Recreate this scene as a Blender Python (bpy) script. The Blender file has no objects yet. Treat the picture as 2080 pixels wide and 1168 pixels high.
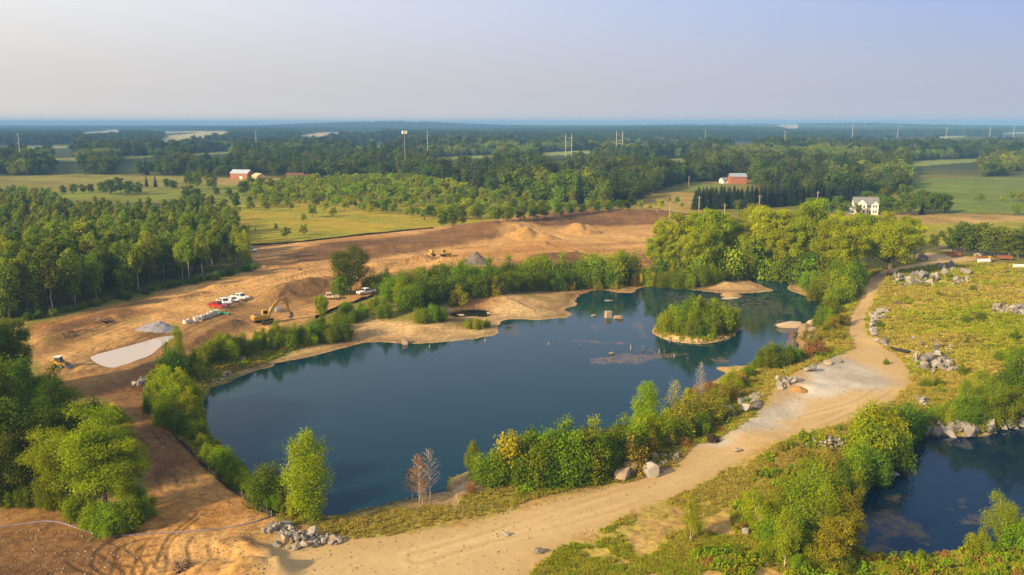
import bpy, bmesh, math, random
import numpy as np
from mathutils import Vector, Matrix, Quaternion

SC = bpy.context.scene
COL = SC.collection
R = math.radians
rng = np.random.default_rng(7)

# ------------------------------------------------------------------ camera
CAMZ = 53.0
FPX = 1650.0
PITCH = math.atan(335.0 / FPX)
cam = bpy.data.cameras.new('camera')
cam.sensor_width = 36.0
cam.lens = 36.0 * FPX / 2080.0
cam.clip_start = 1.0
cam.clip_end = 60000.0
cam_o = bpy.data.objects.new('camera', cam)
COL.objects.link(cam_o)
cam_o.location = (0, 0, CAMZ)
cam_o.rotation_euler = (math.pi / 2 - PITCH, 0, 0)
SC.camera = cam_o

# ------------------------------------------------------------------ sun, sky, exposure
SUN_EL = R(25)
TO_SUN = Vector((-0.81 * math.cos(SUN_EL), -0.586 * math.cos(SUN_EL), math.sin(SUN_EL))).normalized()
sl = bpy.data.lights.new('sun', 'SUN')
sl.energy = 4.2
sl.angle = R(3.0)
sl.color = (1.0, 0.76, 0.42)
so = bpy.data.objects.new('sun', sl)
COL.objects.link(so)
so.rotation_euler = TO_SUN.to_track_quat('Z', 'Y').to_euler()
so.location = (-200, -120, 150)

wd = bpy.data.worlds.new('World')
SC.world = wd
wd.use_nodes = True
wn = wd.node_tree
wn.nodes.clear()


def N(nt, t, **kw):
    n = nt.nodes.new(t)
    for k, v in kw.items():
        setattr(n, k, v)
    return n


w_out = N(wn, 'ShaderNodeOutputWorld')
w_bg = N(wn, 'ShaderNodeBackground')
w_bg.inputs['Strength'].default_value = 0.15
sky = N(wn, 'ShaderNodeTexSky')
sky.sky_type = 'NISHITA'
sky.sun_disc = False
sky.sun_elevation = SUN_EL
sky.sun_rotation = math.atan2(TO_SUN.x, TO_SUN.y)
sky.altitude = 100
sky.air_density = 1.0
sky.dust_density = 2.0
sky.ozone_density = 1.5
# smoky late-summer air: a pale veil that thickens towards the horizon, warmer on the sun's side; brighter overhead as added fill
tc = N(wn, 'ShaderNodeTexCoord')
sep = N(wn, 'ShaderNodeSeparateXYZ')
wn.links.new(tc.outputs['Generated'], sep.inputs[0])
mr = N(wn, 'ShaderNodeMapRange')
mr.inputs['From Min'].default_value = 0.0
mr.inputs['From Max'].default_value = 0.6
mr.inputs['To Min'].default_value = 0.97
mr.inputs['To Max'].default_value = 0.90
wn.links.new(sep.outputs['Z'], mr.inputs['Value'])
dotn = N(wn, 'ShaderNodeVectorMath', operation='DOT_PRODUCT')
wn.links.new(tc.outputs['Generated'], dotn.inputs[0])
dotn.inputs[1].default_value = (-0.98, -0.17, 0.0)
mr2 = N(wn, 'ShaderNodeMapRange')
mr2.inputs['From Min'].default_value = -0.70
mr2.inputs['From Max'].default_value = 0.42
wn.links.new(dotn.outputs['Value'], mr2.inputs['Value'])


def sky_ramp(stops):
    r_ = N(wn, 'ShaderNodeValToRGB')
    e = r_.color_ramp.elements
    while len(e) < len(stops):
        e.new(.5)
    for q, (pos, c) in zip(e, stops):
        q.position = pos
        q.color = (*[v / 5 for v in c], 1)
    r_.color_ramp.interpolation = 'EASE'
    wn.links.new(sep.outputs['Z'], r_.inputs[0])
    return r_


COOL = sky_ramp([(0.0, (2.05, 2.03, 2.45)), (.035, (1.72, 1.85, 2.40)), (.15, (1.22, 1.66, 2.95)), (.50, (.62, 1.02, 2.0)), (.85, (3.3, 3.2, 2.95))])  # both ramps: unseen overhead stop raised to fill shade, band below kept dark for water
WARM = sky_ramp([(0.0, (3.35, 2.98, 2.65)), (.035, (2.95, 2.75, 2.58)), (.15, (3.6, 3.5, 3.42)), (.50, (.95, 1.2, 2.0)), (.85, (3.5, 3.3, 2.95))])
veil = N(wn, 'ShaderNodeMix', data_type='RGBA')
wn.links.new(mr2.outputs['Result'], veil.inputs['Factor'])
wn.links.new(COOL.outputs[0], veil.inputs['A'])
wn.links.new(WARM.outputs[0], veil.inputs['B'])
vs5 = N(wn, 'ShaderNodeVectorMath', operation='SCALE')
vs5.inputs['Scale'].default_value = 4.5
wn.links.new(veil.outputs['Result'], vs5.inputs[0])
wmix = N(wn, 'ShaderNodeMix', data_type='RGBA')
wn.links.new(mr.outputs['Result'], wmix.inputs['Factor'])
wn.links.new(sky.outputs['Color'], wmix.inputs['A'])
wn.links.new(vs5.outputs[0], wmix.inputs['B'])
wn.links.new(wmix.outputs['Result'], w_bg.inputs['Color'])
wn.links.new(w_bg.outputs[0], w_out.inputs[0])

SC.view_settings.view_transform = 'Standard'
SC.view_settings.look = 'None'
SC.view_settings.exposure = 0.92
SC.view_settings.gamma = 1.0
SC.cycles.max_bounces = 5
SC.cycles.diffuse_bounces = 2
SC.cycles.glossy_bounces = 2
SC.cycles.transmission_bounces = 2
SC.cycles.volume_bounces = 0
SC.cycles.transparent_max_bounces = 4
SC.cycles.use_denoising = True
try:
    SC.cycles.denoiser = 'OPENIMAGEDENOISE'
except Exception:
    pass
SC.cycles.sample_clamp_indirect = 4.0

# ------------------------------------------------------------------ helpers: pixels of the photo to points on the ground
LAND = 3.0
FWD = np.array([0.0, math.cos(PITCH), -math.sin(PITCH)])
UPV = np.array([0.0, math.sin(PITCH), math.cos(PITCH)])


def P(px, py, z=LAND):
    d = np.array([(px - 1040.0) / FPX, 0, 0]) + UPV * (-(py - 584.0) / FPX) + FWD
    t = (z - CAMZ) / d[2]
    return (d[0] * t, d[1] * t)


def PP(pts, z=LAND):
    return np.array([P(p[0], p[1], z) for p in pts])


def px_of(x, y, z):
    v = np.array([x, y, z - CAMZ])
    dep = v @ FWD
    return 1040 + FPX * v[0] / dep, 584 - FPX * (v @ UPV) / dep, dep


# ------------------------------------------------------------------ noise
def _hash(ix, iy, seed):
    h = (ix.astype(np.int64) * 374761393 + iy.astype(np.int64) * 668265263 + seed * 1442695041) & 0xFFFFFFFF
    h = ((h ^ (h >> 13)) * 1274126177) & 0xFFFFFFFF
    h = h ^ (h >> 16)
    return (h & 0xFFFF).astype(np.float32) / 65535.0


def vn(x, y, seed=0):
    fx = np.floor(x); fy = np.floor(y)
    ix = fx.astype(np.int64); iy = fy.astype(np.int64)
    tx = (x - fx); ty = (y - fy)
    tx = tx * tx * (3 - 2 * tx); ty = ty * ty * (3 - 2 * ty)
    a = _hash(ix, iy, seed); b = _hash(ix + 1, iy, seed)
    c = _hash(ix, iy + 1, seed); d = _hash(ix + 1, iy + 1, seed)
    return (a + (b - a) * tx) * (1 - ty) + (c + (d - c) * tx) * ty


def fbm(x, y, scale, octs=4, seed=0, gain=0.5):
    x = np.asarray(x, float) / scale; y = np.asarray(y, float) / scale
    s = 0; a = 1.0; tot = 0
    for i in range(octs):
        s = s + a * vn(x + i * 17.3, y + i * 9.1, seed + i * 31)
        tot += a; a *= gain
        x = x * 2.03; y = y * 2.03
    return s / tot * 2 - 1      # -1..1


def sstep(a, b, v):
    t = np.clip((v - a) / (b - a), 0, 1)
    return t * t * (3 - 2 * t)


def sdist(poly, x, y, maxd=60.0, attrs=None):
    """signed distance (negative inside) to a closed polygon; attrs are carried from the nearest edge."""
    poly = np.asarray(poly, float)
    x = np.asarray(x, float); y = np.asarray(y, float)
    out = np.full(x.shape, float(maxd))
    na = 0 if attrs is None else attrs.shape[1]
    oa = [np.full(x.shape, float(attrs[0, k])) for k in range(na)]
    lo = poly.min(0) - maxd; hi = poly.max(0) + maxd
    m = np.nonzero((x > lo[0]) & (x < hi[0]) & (y > lo[1]) & (y < hi[1]))[0]
    if len(m) == 0:
        return (out, oa) if na else out
    xs = x[m]; ys = y[m]
    best = np.full(xs.shape, 1e18)
    inside = np.zeros(xs.shape, bool)
    ba = [np.zeros(xs.shape) for k in range(na)]
    n = len(poly)
    for i in range(n):
        a = poly[i]; b = poly[(i + 1) % n]
        ex, ey = b - a
        l2 = ex * ex + ey * ey + 1e-12
        t = np.clip(((xs - a[0]) * ex + (ys - a[1]) * ey) / l2, 0, 1)
        dx = xs - a[0] - t * ex; dy = ys - a[1] - t * ey
        d2 = dx * dx + dy * dy
        u = d2 < best
        best[u] = d2[u]
        for k in range(na):
            v = attrs[i, k] + (attrs[(i + 1) % n, k] - attrs[i, k]) * t
            ba[k][u] = v[u]
        c = (a[1] > ys) != (b[1] > ys)
        if c.any():
            xi = a[0] + (ys - a[1]) * ex / (ey if abs(ey) > 1e-12 else 1e-12)
            inside ^= c & (xs < xi)
    d = np.sqrt(best)
    d[inside] *= -1
    out[m] = np.minimum(d, maxd)
    for k in range(na):
        oa[k][m] = ba[k]
    return (out, oa) if na else out


def ldist(line, x, y, maxd=30.0):
    """distance to an open polyline and the position along it."""
    line = np.asarray(line, float)
    out = np.full(np.shape(x), float(maxd)); s_out = np.zeros(np.shape(x))
    lo = line.min(0) - maxd; hi = line.max(0) + maxd
    m = np.nonzero((x > lo[0]) & (x < hi[0]) & (y > lo[1]) & (y < hi[1]))[0]
    if len(m) == 0:
        return out, s_out
    xs = x[m]; ys = y[m]
    best = np.full(xs.shape, 1e18); ss = np.zeros(xs.shape); acc = 0
    for i in range(len(line) - 1):
        a = line[i]; b = line[i + 1]; e = b - a; L = np.hypot(*e) + 1e-9
        t = np.clip(((xs - a[0]) * e[0] + (ys - a[1]) * e[1]) / L ** 2, 0, 1)
        d2 = (xs - a[0] - t * e[0]) ** 2 + (ys - a[1] - t * e[1]) ** 2
        u = d2 < best
        best[u] = d2[u]; ss[u] = acc + t[u] * L
        acc += L
    out[m] = np.minimum(np.sqrt(best), maxd); s_out[m] = ss
    return out, s_out


def smooth_line(pts, k=2):
    pts = np.asarray(pts, float)
    for _ in range(k):
        q = 0.75 * pts[:-1] + 0.25 * pts[1:]
        r_ = 0.25 * pts[:-1] + 0.75 * pts[1:]
        mid = np.empty((2 * len(q), pts.shape[1])); mid[0::2] = q; mid[1::2] = r_
        pts = np.vstack([pts[:1], mid, pts[-1:]])
    return pts


def smooth_poly(pts, k=2):
    pts = np.asarray(pts, float)
    for _ in range(k):
        nx = np.roll(pts, -1, 0)
        q = 0.75 * pts + 0.25 * nx; r_ = 0.25 * pts + 0.75 * nx
        o = np.empty((2 * len(pts), pts.shape[1])); o[0::2] = q; o[1::2] = r_
        pts = o
    return pts
# ------------------------------------------------------------------ the lie of the land
# water outlines: photo x, y, height of the edge, slope into the water, slope away from it
LAKE = [(655, 1052, 1.2, 1.2, .5), (606, 1022, .8, 1.2, .8), (575, 994, .4, 1.2, .8), (524, 980, .3, 1.2, .8), (507, 967, .3, 1.2, .8),
        (479, 939, .3, 1.2, .8), (452, 912, .3, 1.2, .8), (431, 891, .3, 1.2, .8), (422, 872, .3, 1.2, .8), (412, 841, .3, 1, .6),
        (408, 820, .2, 1, .6), (418, 804, .1, .8, .4), (424, 788, .1, .8, .4), (432, 783, .2, 1, .4), (465, 775, .2, 1, .3), (478, 767, .1, .6, .15),
        (523, 752, 0, .4, .12), (552, 746, 0, .4, .10), (555, 737, 0, .4, .12), (565, 737, 0, .4, .12), (620, 728, 0, .4, .10), (700, 707, 0, .3, .07), (752, 694, 0, .3, .07),
        (815, 698, 0, .3, .06), (867, 699, 0, .3, .06), (914, 694, 0, .3, .06), (971, 687, 0, .3, .06), (1013, 682, 0, .4, .07),
        (1010, 664, .05, .6, .07), (1023, 651, 0, .5, .06), (1054, 648, 0, .4, .1), (1091, 651, 0, .4, .1), (1122, 648, 0, .3, .05), (1153, 646, 0, .3, .05),
        (1164, 638, 0, .3, .04), (1143, 628, 0, .3, .04), (1179, 620, 0, .3, .04), (1164, 609, 0, .3, .04), (1190, 594, 0, .3, .04),
        (1226, 589, 0, .3, .05), (1262, 596, 0, .3, .06), (1288, 595, 0, .3, .06), (1296, 586, 0, .3, .05), (1314, 583, 0, .3, .05), (1380, 586, 0, .3, .05),
        (1458, 596, 0, .3, .06), (1510, 597, 0, .3, .06), (1578, 591, 0, .3, .06), (1552, 581, 0, .3, .06), (1526, 571, 0, .3, .06), (1522, 563, 0, .3, .1),
        (1552, 562, 0, .3, .1), (1614, 571, 0, .3, .1), (1598, 586, 0, .3, .1), (1612, 594, 0, .3, .1), (1640, 602, 0, .4, .1), (1637, 611, 0, .4, .12), (1687, 618, 0, .4, .15),
        (1671, 637, .1, .5, .2), (1640, 658, .2, .6, .3), (1618, 680, .2, .6, .3), (1628, 711, .2, .8, .3), (1562, 732, .1, .8, .3), (1520, 742, .1, .8, .3), (1478, 745, .2, .8, .3),
        (1449, 745, .3, .9, .3), (1484, 754, .4, .9, .3), (1460, 768, .6, .8, .3), (1437, 780, 1.2, .8, .4), (1396, 815, 2, 1, .3), (1330, 870, 2.1, 1, .2), (1245, 910, 2.1, 1, .2), (1183, 920, 2.1, 1, .2),
        (1100, 930, 2.1, 1, .2), (1034, 938, 2.1, 1, .2), (962, 952, 2.1, 1.4, .2), (938, 961, 1.6, 2, .25), (904, 977, 1.2, 3, .25), (936, 1003, .9, 3, .6), (912, 996, 1.5, 3, .2),
        (875, 1003, 1.6, 3, .15), (842, 1011, 1.6, 3, .15), (803, 1019, 1.6, 3, .15), (780, 1026, 1.6, 2, .15), (740, 1036, 1.5, 1.5, .2), (690, 1050, 1.4, 1.5, .3)]
ISLE = [(1321, 671), (1328, 679), (1342, 686), (1365, 694), (1396, 698), (1426, 699), (1460, 694), (1490, 682), (1506, 664), (1501, 656), (1470, 649), (1400, 646), (1345, 653)]
DOME = [(1460, 600), (1478, 606), (1500, 606), (1510, 600), (1490, 595), (1470, 595)]
POOL = [(908, 637), (930, 630), (960, 627), (988, 628), (1002, 635), (988, 644), (960, 640), (930, 645)]
POND = [(1857, 882, 0, .6, .5), (1880, 883, 0, .6, .5), (1919, 885, 0, .6, .5), (1953, 886, 0, .6, .5), (1981, 887, 0, .6, .5), (2010, 885, 0, .6, .5), (2029, 873, 0, .6, .5),
        (2080, 866, 0, .6, .5), (2330, 860, 0, .6, .5), (2450, 1000, 0, .8, .5), (2330, 1110, 1, .8, .5), (2077, 1112, 1.0, .8, .3), (1981, 1121, 1, .8, .3), (1939, 1124, 1, .8, .3), (1897, 1136, 1, .8, .3), (1807, 1134, 1, .8, .3),
        (1742, 1131, .8, .8, .4), (1722, 1090, .4, .8, .5), (1728, 1037, .1, .8, .5), (1753, 1006, 0, .8, .5), (1795, 966, 0, .8, .5), (1829, 944, 0, .8, .5), (1818, 921, 0, .8, .5), (1826, 896, 0, .8, .5)]
PUDDLE = [(187, 726), (197, 721), (239, 710), (291, 696), (320, 687), (343, 683), (353, 684), (338, 691), (322, 703), (301, 722), (275, 730), (257, 738), (240, 742), (229, 746), (205, 739)]


def outline(L):
    a = np.array([[*P(p[0], p[1], p[2]), p[2], p[3], p[4]] for p in L])
    a = smooth_poly(a, 1)
    return a[:, :2], a[:, 2:]


LAKE_P, LAKE_A = outline(LAKE)
POND_P, POND_A = outline(POND)
ISLE_P = smooth_poly(PP(ISLE, 0), 1)
DOME_P = smooth_poly(PP(DOME, 0), 1)
POOL_P = smooth_poly(PP(POOL, .3), 1)
PUD_Z = 2.62
PUD_P = smooth_poly(PP(PUDDLE, PUD_Z), 1)

# mounds and berms: photo path, height, half width, roughness
MOUNDS = [([(300, 772), (315, 750), (338, 733)], 1.5, 5.0, .5), ([(420, 700), (455, 672), (500, 657)], 1.7, 5.0, .5), ([(385, 712), (425, 702)], .8, 3.5, .5),
          ([(575, 596), (615, 585), (665, 578)], 2.6, 9.0, .25), ([(560, 612), (575, 606)], 1.4, 4, .4), ([(440, 583), (490, 577), (545, 566)], 1.0, 3.2, .5), ([(370, 606), (405, 597)], .9, 3.2, .5),
          ([(200, 657), (232, 648)], 1.4, 3.4, .6), ([(105, 698), (140, 684), (158, 678)], 1.2, 3.6, .6), ([(80, 690), (95, 683)], .8, 3, .5),
          ([(455, 632), (480, 622)], .9, 2.5, .4), ([(520, 582), (640, 548)], .6, 2.5, .4), ([(770, 540), (850, 532)], 1.3, 5, .4), ([(850, 531), (935, 527)], 1.6, 5, .5),
          ([(900, 535), (990, 528)], 1.5, 5, .3), ([(1090, 525), (1170, 522)], 1.8, 6, .2), ([(1020, 497), (1140, 492), (1300, 480)], .9, 4, .3),
          ([(1000, 470), (1050, 466), (1110, 452), (1160, 442), (1230, 440), (1335, 444)], 4.2, 26, .12), ([(1010, 482), (1050, 476)], 1.5, 7, .2),
          ([(760, 505), (900, 495), (1000, 487)], 1.2, 6, .3), ([(540, 535), (600, 520), (720, 515)], .9, 6, .3),
          ([(505, 1125), (540, 1135)], 1.7, 2.0, .4), ([(500, 1172), (560, 1165)], 2.3, 2.4, .3), ([(455, 1112), (480, 1105)], 1.0, 1.8, .3), ([(410, 1160), (470, 1170)], .6, 2.5, .3),
          ([(1895, 575), (1950, 560)], 1.0, 6, .3), ([(1830, 655), (1900, 640), (2000, 645)], 1.3, 8, .4), ([(1800, 690), (1850, 700), (1900, 730)], 1.2, 6, .4), ([(1930, 700), (2020, 690)], 1.6, 9, .4),
          ([(1990, 735), (2060, 760)], 1.3, 7, .4), ([(1880, 800), (1940, 790)], .9, 5, .4), ([(2010, 625), (2090, 628)], 1.0, 5, .4), ([(2020, 560), (2075, 548)], .9, 5, .4),
          ([(1500, 880), (1540, 840), (1590, 790), (1635, 755)], .7, 3, .4), ([(1560, 905), (1680, 905)], .5, 6, .3), ([(1640, 790), (1655, 787)], .6, 2.2, .3)]
MOUNDS = [(smooth_line(PP(p), 2), h, w, r) for p, h, w, r in MOUNDS]
# small trenches and cut banks in the building site
CUTS = [([(60, 668), (130, 650), (180, 634), (240, 618), (300, 600), (360, 589), (420, 580)], .8, 1.5), ([(300, 690), (350, 672)], .3, 2.5), ([(545, 528), (600, 540), (640, 543)], .5, 4),
        ([(820, 508), (1000, 498), (1130, 482)], .7, 2.5), ([(760, 548), (900, 530)], .4, 2)]
CUTS = [(smooth_line(PP(p), 2), h, w) for p, h, w in CUTS]

SITE = PP([(-80, 1030), (90, 1015), (150, 1030), (200, 1060), (262, 1065), (300, 1035), (290, 930), (270, 850), (215, 815), (130, 790), (60, 720), (60, 660), (130, 645), (240, 612), (330, 592), (430, 570), (520, 549), (530, 540),
           (505, 520), (490, 505), (515, 500), (640, 489), (760, 475), (880, 464), (990, 452), (1100, 447), (1140, 440), (1180, 430), (1240, 427), (1320, 429), (1400, 438), (1420, 470), (1370, 520), (1300, 545), (1250, 537), (1100, 540), (1000, 545),
           (900, 552), (800, 570), (770, 592), (700, 620), (640, 643), (590, 668), (540, 685), (480, 700), (430, 708), (400, 722), (355, 745), (310, 770), (292, 790), (320, 850), (360, 893), (400, 934), (440, 975), (500, 1015), (552, 1050),
           (590, 1062), (650, 1080), (740, 1110), (780, 1180), (600, 1300), (-300, 1300)])
ROAD = PP([(540, 1300), (545, 1150), (560, 1095), (640, 1092), (720, 1092), (800, 1085), (900, 1064), (1000, 1045), (1100, 1012), (1180, 990), (1290, 972), (1370, 945), (1415, 905), (1450, 893), (1500, 880), (1540, 850), (1570, 800), (1610, 765),
           (1660, 742), (1700, 722), (1735, 705), (1724, 682), (1720, 655), (1735, 622), (1752, 590), (1765, 566), (1795, 550), (1850, 538), (1890, 530), (1870, 522), (1878, 514), (1920, 516), (1980, 523), (1985, 529), (1940, 534), (1880, 542),
           (1835, 549), (1806, 560), (1790, 582), (1770, 620), (1757, 648), (1762, 680), (1795, 705), (1830, 728), (1848, 752), (1842, 785), (1810, 818), (1750, 850), (1650, 880), (1560, 912), (1480, 955), (1400, 1000), (1290, 1045),
           (1180, 1095), (1120, 1120), (1080, 1165), (1080, 1300)])
PAD = PP([(1440, 905), (1500, 876), (1545, 848), (1575, 803), (1612, 768), (1662, 744), (1715, 728), (1755, 742), (1785, 762), (1770, 790), (1700, 815), (1600, 852), (1520, 880), (1470, 912)])
SCRUB = PP([(640, 1075), (700, 1050), (760, 1035), (900, 1015), (1000, 990), (1100, 985), (1200, 975), (1400, 900), (1500, 830), (1600, 745), (1690, 690), (1720, 610), (1760, 550), (1880, 535), (2400, 540), (2700, 900), (2700, 1400), (700, 1400)])
BEACH = PP([(420, 800), (430, 780), (470, 760), (520, 745), (560, 728), (640, 700), (700, 668), (756, 656), (804, 661), (853, 662), (900, 662), (905, 640), (912, 620), (942, 607), (1019, 603), (1040, 598), (1085, 586), (1180, 575), (1290, 580), (1330, 573),
            (1400, 572), (1500, 566), (1520, 556), (1570, 552), (1620, 562), (1640, 590), (1700, 605), (1700, 640), (1670, 660), (1650, 690), (1660, 715), (1560, 740), (1490, 760), (1450, 790), (1440, 740), (1600, 660), (1400, 610), (1200, 640), (900, 700), (500, 790)], .6)
LEDGE = PP([(690, 1046), (780, 1022), (880, 998), (900, 975), (940, 955), (985, 962), (1010, 990), (985, 1010), (940, 1020), (930, 1040), (870, 1030), (800, 1032), (740, 1044), (700, 1054)], 2)
MEADOW = PP([(478, 420), (560, 405), (700, 405), (900, 420), (1100, 438), (1180, 430), (1100, 447), (990, 453), (880, 465), (760, 476), (640, 490), (520, 500), (480, 505), (470, 460)])
ORCHARD = PP([(500, 405), (560, 376), (720, 368), (860, 374), (960, 388), (1040, 404), (1200, 424), (1285, 430), (1180, 436), (1000, 450), (880, 440), (760, 424), (600, 416)])
DARKSOIL = [PP(q) for q in ([(560, 520), (640, 496), (800, 480), (930, 468), (1030, 462), (1010, 490), (900, 505), (780, 520), (660, 528), (600, 535)],
                            [(1060, 462), (1110, 448), (1180, 431), (1300, 428), (1420, 440), (1400, 452), (1320, 458), (1180, 462), (1100, 470)],
                            [(1080, 522), (1180, 515), (1230, 530), (1100, 545), (950, 545)], [(1330, 490), (1420, 485), (1420, 530), (1300, 540), (1290, 520)],
                            [(130, 800), (250, 775), (300, 740), (350, 715), (360, 740), (310, 775), (300, 800), (340, 850), (410, 930), (440, 970), (380, 960), (300, 1000), (280, 900), (230, 820)],
                            [(120, 655), (250, 615), (330, 600), (260, 640), (160, 670), (80, 700)], [(570, 600), (600, 575), (660, 570), (670, 590), (620, 610)],
                            [(390, 700), (440, 672), (510, 650), (500, 670), (440, 695), (400, 715)], [(235, 678), (320, 670), (345, 680), (280, 692), (240, 690)], [(-80, 1090), (100, 1065), (260, 1090), (200, 1180), (-80, 1250)])]
SANDY = [PP(q) for q in ([(1100, 480), (1250, 468), (1400, 458), (1400, 490), (1200, 492), (1080, 497)], [(350, 640), (450, 612), (560, 580), (700, 545), (720, 555), (600, 592), (520, 615), (400, 650)], [(100, 740), (200, 690), (330, 640), (350, 660), (260, 690), (190, 725), (200, 750), (130, 760)],
                         [(1180, 525), (1290, 510), (1290, 535), (1200, 540)], [(300, 1075), (560, 1050), (620, 1090), (540, 1160), (330, 1160)])]
FIELDS = [  # photo outline, colour, (no wood grows here)
    ([(-300, 358), (0, 358), (150, 354), (370, 358), (475, 364), (480, 375), (360, 372), (330, 381), (280, 377), (215, 373), (190, 379), (100, 369), (0, 364), (-300, 366)], (.21, .22, .055)),
    ([(95, 392), (200, 382), (300, 385), (370, 381), (440, 373), (475, 368), (500, 385), (500, 425), (440, 424), (380, 402), (300, 410), (250, 406), (180, 403), (120, 408)], (.17, .22, .03)),
    ([(-200, 299.5), (0, 299), (150, 296), (152, 301), (0, 304.5), (-200, 305)], (.22, .25, .13)), ([(100, 322), (165, 321), (160, 328), (105, 329)], (.2, .24, .07)), ([(232, 321), (345, 315), (345, 320), (235, 326)], (.2, .24, .07)),
    ([(320, 287), (345, 276), (430, 270), (475, 273), (400, 281), (362, 291), (322, 293)], (.42, .40, .2)), ([(600, 277), (650, 271), (780, 271), (765, 276), (690, 275.5), (640, 279)], (.42, .36, .24)),
    ([(510, 281), (565, 281), (565, 284), (515, 284)], (.4, .36, .2)), ([(300, 268), (460, 269), (455, 272), (305, 271)], (.36, .36, .22)), ([(1038, 291), (1085, 289), (1080, 292), (1042, 293)], (.3, .32, .16)), ([(1555, 262), (1618, 261.5), (1622, 265), (1600, 264.5)], (.45, .4, .32)),
    ([(160, 270), (240, 265), (245, 272), (175, 277)], (.36, .38, .22)), ([(700, 297), (800, 294), (810, 299), (705, 302)], (.22, .26, .09)), ([(880, 322), (1000, 316), (1010, 322), (885, 329)], (.20, .26, .06)), ([(1090, 312), (1200, 306), (1210, 313), (1100, 320)], (.22, .27, .07)), ([(1280, 330), (1400, 322), (1400, 330), (1290, 338)], (.18, .24, .05)), ([(380, 312), (470, 306), (480, 312), (390, 319)], (.22, .26, .08)), ([(1480, 296), (1560, 292), (1565, 297), (1485, 301)], (.30, .30, .14)), ([(1840, 330), (1990, 322), (2000, 330), (1850, 340)], (.18, .24, .06)), ([(1880, 279), (1960, 277), (1960, 280), (1885, 282)], (.3, .32, .16)), ([(2030, 271), (2080, 270), (2200, 270), (2200, 273), (2040, 274)], (.32, .36, .2)),
    ([(1836, 366), (1900, 362), (2000, 361), (2080, 361), (2300, 362), (2400, 432), (2080, 432), (1878, 432), (1915, 425), (1930, 400), (1850, 388)], (.13, .19, .035)),
    ([(1325, 393), (1345, 389), (1420, 392), (1412, 425), (1500, 440), (1300, 436), (1285, 428)], (.3, .24, .085)), ([(1400, 372), (1480, 378), (1470, 386), (1400, 388)], (.15, .2, .04)),
    ([(430, 362), (500, 364), (560, 363), (640, 366), (720, 368), (700, 374), (600, 372), (500, 376), (440, 376)], (.3, .24, .10)), ([(1640, 432), (1830, 432), (2080, 438), (2400, 440), (2400, 452), (1880, 456), (1700, 450)], (.36, .27, .12)),
    ([(1840, 455), (2080, 450), (2400, 450), (2500, 520), (2080, 515), (1850, 500)], (.26, .27, .03))]
FIELDS = [(PP(p), c) for p, c in FIELDS]
ASPHALT = [(smooth_line(PP([(1280, 428), (1330, 432), (1400, 438), (1500, 446), (1600, 458), (1700, 470), (1800, 485), (1870, 496), (1920, 504), (2000, 513), (2080, 521), (2300, 545)]), 2), 4.2),
           (smooth_line(PP([(600, 367), (660, 368), (760, 366)]), 1), 3.5)]
WOODFLOOR = PP([(-400, 655), (100, 645), (240, 611), (330, 590), (430, 568), (515, 548), (520, 525), (490, 500), (470, 440), (360, 412), (100, 412), (-400, 415)])
ROAD_MID = smooth_line(PP([(850, 1130), (1000, 1085), (1150, 1045), (1300, 1000), (1440, 940), (1600, 870), (1740, 825), (1800, 790), (1815, 760), (1795, 728), (1755, 700), (1740, 670), (1742, 640), (1765, 600), (1785, 565), (1830, 545), (1920, 528)]), 2)
TRACKS = [smooth_line(PP(q), 2) for q in ([(330, 1150), (335, 1110), (365, 1075), (420, 1040), (430, 980), (350, 900), (270, 840)], [(-20, 1150), (110, 1125), (200, 1095)], [(150, 1125), (230, 1168)], [(130, 770), (250, 690), (400, 645), (560, 590), (700, 550)],
                                         [(140, 690), (300, 632), (520, 578), (660, 548), (800, 535)], [(600, 540), (800, 512), (1050, 500), (1300, 490)], [(900, 545), (1000, 520), (1200, 508), (1300, 500)], [(300, 1120), (420, 1100), (540, 1075), (640, 1095)])]
BANDS = smooth_line(PP([(60, 720), (300, 632), (520, 578), (680, 545), (900, 512), (1100, 497), (1400, 480)]), 2)


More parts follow.
